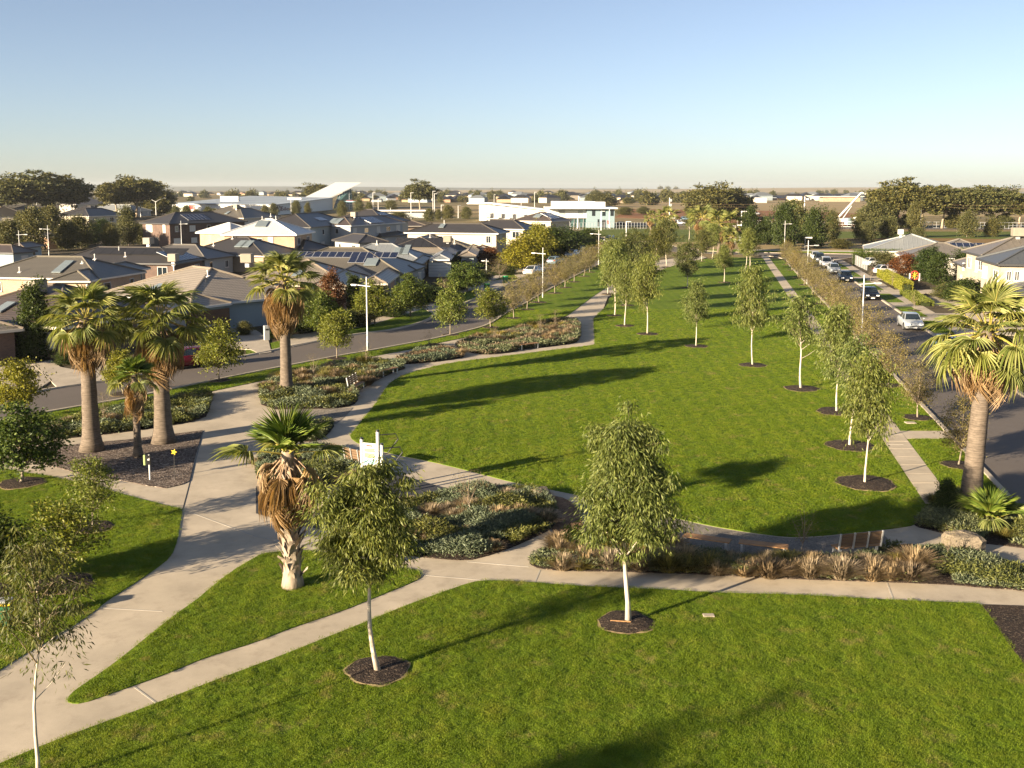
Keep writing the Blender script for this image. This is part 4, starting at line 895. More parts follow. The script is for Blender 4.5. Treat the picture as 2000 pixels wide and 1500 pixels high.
for i, (k, (where, dens, lf, hm, m1, m2)) in enumerate(BEDCFG.items()):
    cover('blue-green creeping cover in ' + where, BEDP[k], m1, dens * 1.9, lf, hm * 1.1, 900 + i, .30)
    cover('darker low shrubs in ' + where, BEDP[k], m2, dens * 1.5, lf, hm * 1.3, 950 + i, .45)
def tuss(k, kinds, n, smin, smax, seed, where, region=None):
    rng = np.random.default_rng(seed); A = np.array([(q[0], q[1]) for q in BEDP[k]]); lo, hi = A.min(0), A.max(0); c = 0; tries = 0; done = []
    while c < n and tries < 4000:
        tries += 1; P = lo + rng.random(2) * (hi - lo); u, v = PX((P[0], P[1], 0))
        if not inside(P[None], BEDP[k])[0] or (region and not region(u, v)): continue
        s = rng.uniform(smin, smax)
        if any((P[0] - d[0]) ** 2 + (P[1] - d[1]) ** 2 < (.30 * (s + d[2]) * .8) ** 2 for d in done): continue
        done.append((P[0], P[1], s)); kk = kinds[int(rng.integers(len(kinds)))]
        tussock(kk, '%s dry tussock grass in %s' % ({'tan': 'pale tan', 'brown': 'brown', 'green': 'yellow-green'}[kk], where), P, s, '%s tussocks in %s' % (kk, where)); c += 1
tuss('h', ['tan', 'tan', 'brown', 'green'], 95, .75, 1.3, 1, 'the long bed behind the front path', lambda u, v: 1090 < u < 1800 and v > (1066 if u < 1310 else 1102))
tuss('g', ['tan', 'brown', 'tan'], 24, .7, 1.15, 2, 'the mounded bed beside the rubber court')
tuss('b', ['brown', 'brown', 'tan', 'green'], 44, .9, 1.5, 3, 'the far garden island', lambda u, v: v < 672)
tuss('c', ['brown', 'tan'], 5, .7, 1.1, 4, 'the small round bed', lambda u, v: v < 697)
tuss('d', ['brown', 'brown', 'green', 'tan'], 40, .9, 1.6, 5, 'the bed of the tall street palm', lambda u, v: v < 775 and u < 735)
tuss('a', ['brown', 'green', 'brown'], 14, .7, 1.2, 6, 'the bed behind the two left palms')
tuss('f', ['tan', 'brown'], 12, .6, 1.0, 7, 'the bed behind the shaggy palm')
tuss('i', ['green', 'tan'], 4, .6, .9, 8, 'the bed at the foot of the big right palm')
plant('bushy', 'leafy_shrub', 'bright yellow-green leafy shrub left of the big right palm trunk', G(1846, 1003), 1.35, .75, cat='shrub')
SH = bpy.data.objects[-1] if False else None

# front gardens of the left houses
GARD = [('column', 66, 702, 560, 60, 'dark column-shaped evergreen beside the left garage'), ('maple', 645, 618, 538, 62, 'red-brown autumn tree by the brick house corner'),
 ('column', 694, 612, 540, 30, 'slim blue-green conifer beside the red-brown tree'), ('bushy', 1078, 502, 448, 76, 'dark green hedge tree at the end of the left house row'), ('bushy', 1112, 496, 455, 60, 'dark green tree next to the timber fence end'),
 ('bushy', 1145, 482, 450, 44, 'dark shrub tree at the far left street corner'), ('bushy_olive', 300, 520, 497, 46, 'round olive bush between the tiled roofs'),
 ('bushy', 880, 530, 498, 52, 'dark bush against the grey front wall'), ('maple', 955, 520, 486, 44, 'red-brown shrub beside the porch'), ('bushy_olive', 690, 476, 452, 90, 'rusty olive trees behind the blue-grey roof')]
for (kind, px, py, ty, w, lab) in GARD:
    c = G(px, py); h = HT(px, py, ty); bw = {'column': 2.3, 'maple': 3.2, 'bushy': 4.0, 'bushy_olive': 3.7}[kind] * h / TREES[kind][0]
    plant(kind, 'garden_tree', lab, c, h, w / PM(py) / bw, 'garden trees of the left houses')
for i, (px, py, w, h) in enumerate([(665, 640, 60, 1.6), (700, 636, 60, 1.5), (760, 618, 60, 1.4), (835, 590, 60, 1.8), (860, 580, 50, 1.6), (890, 566, 46, 1.4), (590, 650, 60, 1.8), (940, 548, 40, 1.5), (985, 536, 40, 1.3), (1010, 522, 46, 1.4), (1050, 506, 40, 1.3), (130, 712, 34, 1.0), (36, 700, 60, .9), (480, 655, 30, 1.2), (545, 662, 44, 1.4), (1090, 498, 40, 1.6)]):
    c = G(px, py); kind = ['bushy', 'bushy_olive'][i % 3 == 1]; bw = 3.9 * h / 5.0
    plant(kind, 'garden_shrub', 'low garden shrub at the left house row, %s' % ['right of the red-brown tree', 'below the wide yellow-green tree', 'between two round green trees', 'left of the thin brown tree', 'at the thin brown tree', 'below the broad dark tree', 'right of the tall palm', 'left of the bare brown tree', 'behind the farther bin', 'below the big yellow-green tree', 'at the pinkish bare tree', 'small round one on the driveway edge', 'under the column evergreen', 'at the letterbox pillar', 'hidden behind the tall palm', 'by the far letterboxes'][i], c, h, w / PM(py) / bw, 'low garden shrubs of the left house row', 'shrub')
# right house gardens
for (kind, px, py, ty, w, lab) in [('column', 1812, 548, 487, 44, 'left of the two trimmed dark green trees by the pale house'), ('column', 1832, 556, 496, 40, 'right of the two trimmed dark green trees by the pale house'),
  ('maple', 1765, 538, 500, 60, 'dark red-brown tree behind the yellow hedge'), ('bushy', 1880, 590, 548, 70, 'green garden bush left of the big right palm crown'), ('bushy_olive', 1850, 585, 556, 46, 'olive bush at the pale house driveway'),
  ('bushy_olive', 1722, 520, 496, 50, 'leafy light bush behind the wire fence'), ('bushy', 1890, 545, 488, 50, 'dark green tree rising behind the garage')]:
    c = G(px, py); h = HT(px, py, ty); bw = {'column': 2.3, 'maple': 3.2, 'bushy': 4.0, 'bushy_olive': 3.7}[kind] * h / TREES[kind][0]
    plant(kind, 'garden_tree', lab, c, h, w / PM(py) / bw, 'garden trees of the right houses')
MAT('hedge_core', (.02, .026, .008), .9, .1)
def hedge(label, a, c, w, h, mat, dens=900):
    A, C = G(*a), G(*c); d = (C - A).normalized(); n_ = Vector((-d.y, d.x, 0)) * w / 2
    p = [tuple((A + n_).xy), tuple((C + n_).xy), tuple((C - n_).xy), tuple((A - n_).xy)]
    b = MB(); b.prism([(A.lerp(Vector((q[0], q[1], 0)), .0).x * 0 + q[0], q[1]) for q in [tuple((A + n_ * .6).xy), tuple((C + n_ * .6).xy), tuple((C - n_ * .6).xy), tuple((A - n_ * .6).xy)]], 0, h * .7); t = thing('hedge', label, 'hedge', (0, 0, 0))
    b.build('branches', [MATS['hedge_core']], t)
    rng = np.random.default_rng(int(a[0])); A2 = np.array(p); n = int((C - A).length * w * dens); u = rng.random((n, 1)); v = rng.uniform(-.5, .5, (n, 1))
    P = np.array(A)[None] + u * np.array(C - A)[None] + v * np.array(n_ * 2)[None] * 1.12; P[:, 2] = h * rng.random(n) ** .8; P[:, :2] = np.where(rng.random((n, 1)) < .5, P[:, :2], (np.array(A)[None] + u * np.array(C - A)[None] + np.sign(v) * .5 * np.array(n_ * 2)[None] * rng.uniform(.9, 1.15, (n, 1)))[:, :2])
    D = unit(rng.normal(size=(n, 3)) + np.array([0, 0, .4])); V, Fc = leaf_quads(P, D, .13 * rng.uniform(.6, 1.3, n), .07 * rng.uniform(.7, 1.3, n), rng)
    mesh_obj('foliage', np_mesh('hedge', V, Fc, MATS[mat]), t); return t
hedge('yellow-green clipped hedge along the right footpath', (1722, 541), (1772, 569), 1.3, 1.2, 'leaf_lime')
hedge('dark green tall hedge in front of the pale grey roof', (1668, 517), (1757, 516), 1.8, 2.7, 'leaf_green', 900)
hedge('low olive hedge in front of the pale house', (1772, 575), (1808, 598), 1.6, .55, 'leaf_olive')

# middle distance
MID = [('bushy_olive', 15, 500, 432, 46), ('bushy_olive', 66, 492, 408, 50), ('bushy_olive', 98, 470, 405, 50), ('bushy_olive', 130, 488, 432, 44), ('bushy_olive', 160, 485, 424, 48), ('bushy', 178, 478, 440, 36), ('bushy_olive', 216, 484, 438, 34), ('bushy_olive', 252, 480, 406, 36), ('bushy_olive', 272, 476, 438, 28), ('bushy_olive', 5, 470, 440, 40), ('bushy_olive', 42, 468, 418, 40), ('bushy', 200, 462, 430, 30)]
for i, (kind, px, py, ty, w) in enumerate(MID):
    c = G(px, py); h = HT(px, py, ty); plant(kind, 'suburban_tree', 'olive-green tree, %s of those between the far left houses' % (['leftmost', 'fourth from left', 'sixth from left', 'seventh from left', 'eighth from left', 'ninth from left', 'third from right', 'second from right', 'rightmost', 'half-cut one at the edge', 'third from left', 'tenth from left'][i]), c, h, w / PM(py) / (3.8 * h / 5), 'trees between the far left houses')
MID = [('bushy', 1464, 478, 410, 34), ('bushy', 1495, 478, 430, 36), ('bushy', 1532, 482, 401, 44), ('round_old', 1548, 474, 402, 40), ('bushy', 1590, 485, 412, 44), ('bushy_olive', 1622, 474, 414, 30), ('bushy_olive', 1572, 474, 425, 28), ('bushy_olive', 1680, 468, 416, 26), ('bushy_olive', 1735, 465, 426, 40), ('bushy_olive', 1785, 464, 398, 28), ('bushy_olive', 1697, 474, 436, 28), ('bushy_olive', 1795, 475, 446, 28), ('bushy_olive', 1888, 463, 414, 34), ('bushy_olive', 1938, 462, 428, 32), ('gum_thin', 1345, 470, 410, 22), ('bushy', 1500, 466, 445, 26), ('bushy_olive', 1645, 486, 468, 40)]
PLACE = ['dark pointed tree right behind the distant palms', 'dark round tree beside the small white sign', 'tall dark tree left of the far lamp post', 'rounded crown behind the tall dark tree', 'broad dark tree right of the far lamp post', 'olive tree left of the white pump boom', 'slim olive tree behind the broad dark one', 'slim olive tree below the boom tip', 'rounded olive tree behind the pale grey roof', 'tall pale olive tree beside the power pole', 'low olive tree left of the pale grey roof', 'low olive tree right of the pale grey roof', 'olive tree in front of the long fence', 'rightmost olive tree on the green field', 'thin tree between the far palms', 'small dark tree at the far garden', 'yellowish shrub beside the far footpath']
for (kind, px, py, ty, w), lab in zip(MID, PLACE):
    c = G(px, py); h = HT(px, py, ty); h0 = TREES[kind][0]; bw = {'bushy': 4.0, 'bushy_olive': 3.8, 'round_old': 10, 'gum_thin': 2.5}[kind] * h / h0
    plant(kind, 'field_tree', lab, c, h, w / PM(py) / bw, 'trees beyond the cross street')
OLD = [('umbrella', 55, 432, 352, 120, 'left umbrella-crowned old gum on the skyline'), ('umbrella', 105, 430, 350, 110, 'middle umbrella-crowned old gum on the skyline'), ('umbrella', 142, 428, 358, 70, 'rounded old gum beside the pale roofs'), ('umbrella', 5, 430, 362, 90, 'old gum cut off at the left edge skyline'),
 ('umbrella', 228, 425, 362, 70, 'flat-topped old gum left of the highway lamp'), ('umbrella', 268, 424, 353, 90, 'tallest old gum left of the highway lamp'), ('round_old', 310, 420, 374, 56, 'dark round old tree behind the highway lamp'),
 ('umbrella', 820, 412, 362, 60, 'lone old gum right of the slanted white roof'), ('umbrella', 625, 402, 363, 60, 'old gum peeping over the slanted white roof'), ('round_old', 1176, 404, 380, 46, 'dark round tree behind the white two-level building'),
 ('round_old', 1385, 428, 372, 80, 'large round dark tree behind the distant palms'), ('round_old', 1425, 426, 376, 70, 'right half of the large dark clump behind the distant palms'),
 ('umbrella', 1752, 446, 366, 92, 'left umbrella pine-like gum of the right skyline clump'), ('umbrella', 1800, 446, 370, 100, 'second umbrella gum of the right skyline clump'), ('umbrella', 1840, 446, 378, 80, 'third lower umbrella gum of the right skyline clump'),
 ('umbrella', 1890, 446, 374, 90, 'fourth umbrella gum of the right skyline clump'), ('umbrella', 1935, 446, 374, 90, 'fifth umbrella gum of the right skyline clump'), ('umbrella', 1990, 446, 382, 90, 'umbrella gum cut off at the right edge'), ('round_old', 1712, 446, 394, 60, 'dark low old tree below the pump boom'), ('round_old', 1770, 446, 422, 26, 'scrubby tree under the right umbrella gums'), ('round_old', 1860, 446, 420, 28, 'scrubby tree between the right umbrella gums'), ('round_old', 1960, 446, 420, 28, 'scrubby tree at the right end of the long fence')]
for (kind, px, py, ty, w, lab) in OLD:
    c = G(px, py); h = HT(px, py, ty); h0 = TREES[kind][0]; bw = {'umbrella': 12.6, 'round_old': 10.2}[kind] * h / h0
    plant(kind, 'old_gum', lab, c, h, w / PM(py) / bw, 'old gums on the skyline')
# far belts of trees: each one a tree, in one group
rnd = random.Random(5)
for i in range(190):
    if i < 60: px = rnd.uniform(330, 1100); py = rnd.uniform(383, 396)
    elif i < 110: px = rnd.uniform(1150, 1400); py = rnd.uniform(386, 402)
    elif i < 150: px = rnd.uniform(-50, 2050); py = rnd.uniform(376, 383)
    else: px = rnd.uniform(1400, 2050); py = rnd.uniform(377, 392)
    c = G(px, py); plant('far_tree', 'distant_tree', 'small hazy tree on the distant plain', c, rnd.uniform(5, 10), rnd.uniform(.8, 1.3), 'distant trees on the plain')
for i, (px, ty) in enumerate([(1745, 360), (1760, 358), (1775, 360), (1788, 362), (1835, 363), (1850, 365), (1880, 366), (1905, 365), (1945, 366), (1290, 364), (1305, 364), (1320, 365), (1725, 362)]):
    c = G(px, 373.5); plant('far_tree', 'skyline_tree', 'tiny hazy tree standing above the far skyline', c, max(6, HT(px, 373.5, ty) * .9), 1.1, 'tiny trees on the far skyline')
# street-side trees near the halls
AVW = ['first'] + ORD[1:] + ['fifteenth', 'sixteenth', 'seventeenth', 'eighteenth', 'nineteenth', 'twentieth', 'twenty-first', 'twenty-second', 'twenty-third', 'twenty-fourth', 'twenty-fifth', 'twenty-sixth']
AV = [(405, 432, 405, 20), (365, 432, 402, 22), (420, 428, 408, 18), (517, 425, 402, 16), (535, 424, 398, 17), (578, 424, 393, 17), (601, 423, 397, 13), (668, 424, 394, 18), (702, 424, 388, 16), (720, 424, 396, 14), (876, 428, 402, 22), (858, 430, 410, 14), (911, 428, 405, 20), (945, 428, 409, 14), (960, 428, 402, 13), (990, 428, 402, 13), (1016, 426, 408, 12), (1040, 425, 407, 12), (1063, 424, 408, 12), (780, 432, 415, 40), (838, 432, 408, 20), (765, 412, 392, 20), (1220, 420, 405, 30), (1255, 418, 404, 24), (345, 430, 404, 20), (385, 434, 410, 18)]
for i, (px, py, ty, w) in enumerate(AV):
    c = G(px, py); h = HT(px, py, ty); plant('bushy_olive', 'avenue_tree', 'small olive avenue tree by the white halls, %s from the left' % AVW[sorted(range(26), key=lambda q: AV[q][0]).index(i)], c, h, w / PM(py) / (3.8 * h / 5), 'avenue trees by the white halls')

# real grass blades on the lawns
def clear(P):
    k = np.ones(len(P), bool)
    for (x, y, r) in RINGS: k &= (P[:, 0] - x) ** 2 + (P[:, 1] - y) ** 2 > r * r
    return P[k]
tuft_a = tuft_src('tuft_a', 1, 30, .11, .050, .007); tuft_b = tuft_src('tuft_b', 2, 26, .13, .055, .012)
P = clear(fill(GRASS_NEAR, 95, rng0, lambda P, r: r.random(len(P)) < np.clip(32.0 / P[:, 1], .2, 1)))
scatter('grass', 'short green grass on the front and left lawns', np.c_[P, np.full(len(P), .04)], tuft_a, .6, 1.25, 3)
P = clear(fill(GRASS_MID, 55, rng0, lambda P, r: r.random(len(P)) < np.clip(52.0 / P[:, 1], .12, 1) ** 1.6))
scatter('grass', 'short green grass on the main lawn and verges', np.c_[P, np.full(len(P), .04)], tuft_b, .6, 1.3, 4)
# ================================================================== houses
m_brick('brick_cream', (.44, .38, .29), (.39, .33, .25), (.36, .31, .25)); MAT('cooler_tan', (.24, .21, .165), .6, var=.15)
def corners(pL, pR, eave, w=None, pB=None, ridge=None, pitch=22.0):
    """front eave line from two photo pixels at eave height; depth from metres, a back-right corner pixel or the ridge row"""
    A, B = G(pL[0], pL[1], eave), G(pR[0], pR[1], eave); d = (B - A); L = d.length; d.normalize(); n = Vector((-d.y, d.x, 0))
    if w is None and pB is not None: w = max(4.0, abs((G(pB[0], pB[1], eave) - B).dot(n)))
    if w is None:
        best = None; M = A.lerp(B, .5)
        for k in range(40, 240):
            ww = k * .1; q = M + n * ww / 2 + Vector((0, 0, min(ww, L) / 2 * math.tan(math.radians(pitch))))
            e = abs(PX(q)[1] - ridge)
            if best is None or e < best[0]: best = (e, ww)
        w = best[1]
    C = A + d * L / 2 + n * w / 2
    return C, L, w, math.atan2(d.y, d.x)
def hip_roof(parent, C, L, W, rz, eave, pitch, roofm, trim, gable=False, caps=True):
    """hip roof over the eave rectangle L x W (local x along L); separate roof, fascia and ridge caps"""
    sw = W > L
    l, w = (W, L) if sw else (L, W); rot = rz + (math.pi / 2 if sw else 0)
    h = w / 2 * math.tan(math.radians(pitch)); r = max(0.0, (l - w) / 2)
    if gable: r = l / 2
    x, y = l / 2, w / 2
    V = [(-x, -y, 0), (x, -y, 0), (x, y, 0), (-x, y, 0), (-r, 0, h), (r, 0, h)]
    fs = [(0, 1, 5, 4), (1, 2, 5), (2, 3, 4, 5), (3, 0, 4)]
    sl = math.hypot(y, h); uv = []
    for f, (o, ax) in zip(fs, ((0, 'x'), (1, 'y'), (2, 'x'), (3, 'y'))):
        for i in f:
            u = V[i][0] if ax == 'x' else V[i][1]; dist = (y - abs(V[i][1])) if ax == 'x' else (x - abs(V[i][0]))
            uv.append((u, dist / y * sl if y else 0))
    R = Matrix.Rotation(rot, 3, 'Z'); P = [R @ Vector(v) + Vector((C.x, C.y, eave)) for v in V]
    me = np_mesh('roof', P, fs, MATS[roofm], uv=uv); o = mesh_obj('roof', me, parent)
    b = MB(); t = .2   # fascia and gutter ring
    for i in range(4):
        a, c = V[i], V[(i + 1) % 4]; mx, my = (a[0] + c[0]) / 2, (a[1] + c[1]) / 2; ln = math.hypot(c[0] - a[0], c[1] - a[1]); an = math.atan2(c[1] - a[1], c[0] - a[0])
        q = R @ Vector((mx, my, -t / 2 + .02)) + Vector((C.x, C.y, eave)); b.box(q, (ln + .12, .12, t), rot + an)
    b.add([R @ Vector((v[0] * .985, v[1] * .985, -.15)) + Vector((C.x, C.y, eave)) for v in V[:4]], [(3, 2, 1, 0)])
    b.build('fascia', [MATS[trim]], parent)
    if gable: b = MB(); b.add([R @ Vector(v) + Vector((C.x, C.y, eave)) for v in ((-x + .3, -y, 0), (-x + .3, y, 0), (-x + .3, 0, h))] + [R @ Vector(v) + Vector((C.x, C.y, eave)) for v in ((x - .3, -y, 0), (x - .3, y, 0), (x - .3, 0, h))], [(0, 1, 2), (5, 4, 3)]); b.build('gable', [MATS[trim]], parent)
    if caps:
        for (i, j) in ((0, 4), (1, 5), (2, 5), (3, 4), (4, 5)):
            if (Vector(V[i]) - Vector(V[j])).length < .3: continue
            q = MB(); q.tube([P[i] + Vector((0, 0, .03)), P[j] + Vector((0, 0, .03))], .11, 6); q.build('ridge_cap', [MATS[roofm + '_cap'] if roofm + '_cap' in MATS else MATS[trim]], o)
    return o, (R, x, y, h, r, rot)
for k_, c_ in {'tile_olive': (.17, .15, .115), 'tile_beige': (.25, .21, .165), 'tile_brown': (.15, .12, .095), 'tile_charcoal': (.085, .075, .066), 'tile_sand': (.22, .18, .14), 'tile_grey': (.16, .145, .13), 'metal_white': (.75, .75, .73), 'metal_bluegrey': (.26, .27, .28), 'metal_pale': (.40, .41, .40), 'metal_brown': (.18, .16, .135), 'metal_dark': (.10, .105, .11)}.items(): MAT(k_ + '_cap', tuple(x * .75 for x in c_), .6)
win_cache = {}
def window(parent, p, rz, w, h, glass='glass_dark', frame='trim_white', bars=1):
    """window set 3 cm proud of the wall; local -y is outside"""
    key = (round(w, 2), round(h, 2), glass, frame, bars)
    if key not in win_cache:
        f = MB(); t = .07
        f.box((0, 0, h / 2 - t / 2), (w, .10, t)); f.box((0, 0, -h / 2 + t / 2), (w, .10, t)); f.box((-w / 2 + t / 2, 0, 0), (t, .098, h - 2 * t)); f.box((w / 2 - t / 2, 0, 0), (t, .098, h - 2 * t))
        for k in range(bars): f.box((-w / 2 + w * (k + 1) / (bars + 1), 0, 0), (.05, .09, h - 2 * t))
        g = MB(); g.box((0, .01, 0), (w - .1, .03, h - .1)); s_ = MB(); s_.box((0, -.05, -h / 2 - .03), (w + .15, .2, .06))
        win_cache[key] = (f.mesh('frame', [MATS[frame]]), g.mesh('pane', [MATS[glass]]), s_.mesh('sill', [MATS[frame]]))
    fm, gm, sm = win_cache[key]
    o = mesh_obj('window', fm, parent, p, (0, 0, rz)); mesh_obj('pane', gm, o); mesh_obj('sill', sm, o); return o
def house(label, wings, roof, wall, trim='trim_cream', extras=(), group=None, pitch=22.0, eave=2.6, name='house', wins=True, caps=True, seed=0, gmat='garage_timber'):
    """wings: dicts for corners(); each gets walls, hip roof, fascia and windows"""
    rnd = random.Random(seed or hash(label) % 1000); t = None; info = []
    for wi, wd in enumerate(wings):
        e = wd.get('eave', eave) + .004 * wi; pt = wd.get('pitch', pitch)
        C, L, W, rz = corners(wd['L'], wd['R'], e, wd.get('w'), wd.get('B'), wd.get('ridge'), pt)
        if t is None: t = thing(name, label, 'house', (0, 0, 0), 0, group)
        ov = wd.get('ov', .5); b = MB(); b.box((C.x, C.y, (e - .12) / 2), (L - 2 * ov, W - 2 * ov, e - .12), rz); b.build('wall', [MATS[wd.get('wall', wall)]], t)
        ro, ri = hip_roof(t, C, L, W, rz, e, pt, wd.get('roof', roof), trim, wd.get('gable', False), caps)
        info.append((C, L, W, rz, e, ro, ri, ov))
        if wins and wd.get('wins', True):
            R = Matrix.Rotation(rz, 3, 'Z')
            for side, ln, dn, ang in (('f', L, W, 0), ('r', W, L, math.pi / 2), ('l', W, L, -math.pi / 2)):
                if side in wd.get('skip', ''): continue
                n = max(1, int(ln / 4.2)); lev = [1.45] if e < 4 else [1.45, 4.1]
                for lv in lev:
                    for k in range(n):
                        if rnd.random() < .25: continue
                        u = (k + .5) / n * ln - ln / 2 + rnd.uniform(-.3, .3); w_ = rnd.choice([.9, 1.5, 1.8]); out = dn / 2 - ov + .03
                        v = Vector((u, -out, lv)) if side == 'f' else (Vector((out, u, lv)) if side == 'r' else Vector((-out, u, lv)))
                        q = R @ v + Vector((C.x, C.y, 0)); window(t, q, rz + ang, w_, rnd.choice([1.1, 1.3]), rnd.choice(['glass_dark', 'glass_dark', 'blind']), 'trim_white', rnd.choice([0, 1]))
    for ex in extras: ex(t, info)
    return t
# -- roof and wall fittings (wing index, face f/r/b/l, along 0..1, up 0..1)
def on_roof(info, wi, face, u, v, lift=.05):
    C, L, W, rz, e, ro, (R, x, y, h, r, rot), ov = info[wi]
    sw = W > L
    # faces in ridge-local axes: 'f' = local -y of the wing
    if sw: face = {'f': 'l', 'r': 'f', 'b': 'r', 'l': 'b'}[face]
    if face in 'fb':
        s = -1 if face == 'f' else 1; yy = s * y * (1 - v); zz = h * v; xx = (u - .5) * 2 * x; sl = math.atan2(h, y); ang = 0 if face == 'f' else math.pi
    else:
        s = 1 if face == 'r' else -1; run = x - r; xx = s * (x - run * v); yy = (u - .5) * 2 * y; zz = h * v; sl = math.atan2(h, run); ang = math.pi / 2 if face == 'r' else -math.pi / 2
    M = Matrix.Rotation(rot + ang, 3, 'Z') @ Matrix.Rotation(sl, 3, 'X')
    return R @ Vector((xx, yy, zz)) + Vector((C.x, C.y, e)) + M @ Vector((0, 0, lift)), M, ro
pan_cache = {}
def panels(wi, face, u, v, cols, rows, pw=1.0, ph=1.65, mat='solar', fr='solar_frame'):
    def f(t, info):
        key = (pw, ph, mat, fr)
        if key not in pan_cache:
            b = MB(); b.box((0, 0, 0), (pw - .03, ph - .03, .04)); g = MB(); g.box((0, 0, .004), (pw - .10, ph - .10, .04)); pan_cache[key] = (b.mesh('frame', [MATS[fr]]), g.mesh('cells', [MATS[mat]]))
        P0, M, ro = on_roof(info, wi, face, u, v, .09)
        for i in range(cols):
            for j in range(rows):
                o = mesh_obj('solar_panel', pan_cache[key][0], t); o.location = P0 + M @ Vector(((i - (cols - 1) / 2) * pw, (j - (rows - 1) / 2) * ph, 0)); o.rotation_euler = M.to_euler(); mesh_obj('cells', pan_cache[key][1], o)
    return f
def roof_box(wi, face, u, v, size, nm, mat, lift=.1, level=False):
    def f(t, info):
        P0, M, ro = on_roof(info, wi, face, u, v, lift); b = MB(); b.bevel_box((0, 0, size[2] / 2 if level else 0), size, min(.04, size[2] / 4))
        o = b.build(nm, [MATS[mat]], t); o.location = P0; o.rotation_euler = (0, 0, M.to_euler().z) if level else M.to_euler()
        if level:
            s = MB(); s.box((0, 0, -.25), (size[0] * .35, size[1] * .35, .6)); s.build('stand', [MATS['galv']], o)
    return f
def skylight(wi, face, u, v, w=1.0, l=1.7): return roof_box(wi, face, u, v, (w, l, .14), 'skylight', 'skylight', .12)
def aircon(wi, face, u, v): return roof_box(wi, face, u, v, (1.25, 1.25, 1.0), 'cooler', 'cooler_tan', .25, True)
def vent(wi, face, u, v, h=.55):
    def f(t, info):
        P0, M, ro = on_roof(info, wi, face, u, v, 0); b = MB(); b.tube([P0 - Vector((0, 0, .2)), P0 + Vector((0, 0, h))], .06, 8); b.tube([P0 + Vector((0, 0, h)), P0 + Vector((0, 0, h + .12))], [.12, .02], 8); b.box(P0 + M @ Vector((0, 0, .03)), (.4, .4, .03), 0, 0, M); b.build('vent_pipe', [MATS['trim_white']], t)
    return f
def on_wall(info, wi, face, u, z):
    C, L, W, rz, e, ro, ri, ov = info[wi]; R = Matrix.Rotation(rz, 3, 'Z')
    v, a = {'f': (Vector(((u - .5) * (L - 2 * ov), -(W / 2 - ov), z)), 0), 'r': (Vector((L / 2 - ov, (u - .5) * (W - 2 * ov), z)), math.pi / 2), 'l': (Vector((-(L / 2 - ov), (u - .5) * (W - 2 * ov), z)), -math.pi / 2)}[face]
    return R @ v + Vector((C.x, C.y, 0)), rz + a
def garage(wi, face, u, w=4.8, mat='garage_timber', h=2.15):
    def f(t, info):
        p, a = on_wall(info, wi, face, u, h / 2); o = mesh_obj('garage_door', MB().box((0, 0, 0), (w, .06, h)).mesh('garage_door', [MATS['trim_dark']]), t, p, (0, 0, a)); d = Matrix.Rotation(a, 3, 'Z') @ Vector((0, -.05, 0)); o.location = p + d
        for k in range(5): MB().box((0, -.035, -h / 2 + h * (k + .5) / 5), (w - .1, .05, h / 5 - .03)).build('door_panel', [MATS[mat]], o)
    return f
def door(wi, face, u, mat='trim_dark'):
    def f(t, info):
        p, a = on_wall(info, wi, face, u, 1.05); d = Matrix.Rotation(a, 3, 'Z') @ Vector((0, -.04, 0)); o = MB().box((0, 0, 0), (1.0, .08, 2.1)).build('door', [MATS[mat]], t, loc=p + d, rot=(0, 0, a)); MB().box((.38, -.06, 0), (.04, .05, .3)).build('handle', [MATS['galv']], o)
    return f
def win(wi, face, u, z, w, h, glass='glass_dark', bars=1):
    def f(t, info):
        p, a = on_wall(info, wi, face, u, z); window(t, p + Matrix.Rotation(a, 3, 'Z') @ Vector((0, -.03, 0)), a, w, h, glass, 'trim_white', bars)
    return f
def pillar(px, py, w, h, mat='render_grey'):
    def f(t, info):
        p = G(px, py); b = MB(); b.box((p.x, p.y, h / 2), (w, w, h), .4); b.build('pillar', [MATS[mat]], t)
    return f
LG, RG, LB = 'houses along the left street', 'houses along the right street', 'houses behind the left street'
house('dark brown tiled house at the left edge behind the column evergreen', [dict(L=(-140, 622), R=(122, 640), ridge=556)], 'tile_brown', 'brick_dark', 'trim_cream', [aircon(0, 'f', .50, .72), skylight(0, 'f', .42, .35), vent(0, 'f', .82, .85)], LG, seed=3)  # dark wall brick stands in for the deep shade over this front
house('garage house with pale tiled porch roof cut off at the left edge', [dict(L=(-220, 668), R=(46, 642), ridge=614)], 'tile_sand', 'brick_dark', 'trim_cream', [garage(0, 'r', .5, 4.6), pillar(22, 706, .5, 2.4, 'render_brown')], LG, seed=4)
house('olive tiled house with long skylight and shaded right hip', [dict(L=(-60, 541), R=(193, 545), ridge=501.5), dict(L=(95, 549), R=(176, 549), ridge=520)], 'tile_olive', 'brick_tan', 'trim_cream', [skylight(0, 'f', .63, .50, 1.2, 3.2), vent(0, 'f', .34, .25), vent(0, 'f', .8, .9), vent(0, 'f', .74, .7, .2)], LG, seed=5)
house('beige tiled house with timber garage door and white fascia', [dict(L=(200, 572), R=(357, 598), ridge=523), dict(L=(372, 602), R=(452, 592), w=9.0), dict(L=(430, 581), R=(470, 581), ridge=541, pitch=24)], 'tile_beige', 'render_bluegrey', 'trim_white', [garage(1, 'f', .5, 5.0), skylight(0, 'f', .45, .30), vent(0, 'f', .72, .78), vent(0, 'f', .3, .8), door(2, 'f', .6)], LG, seed=6)
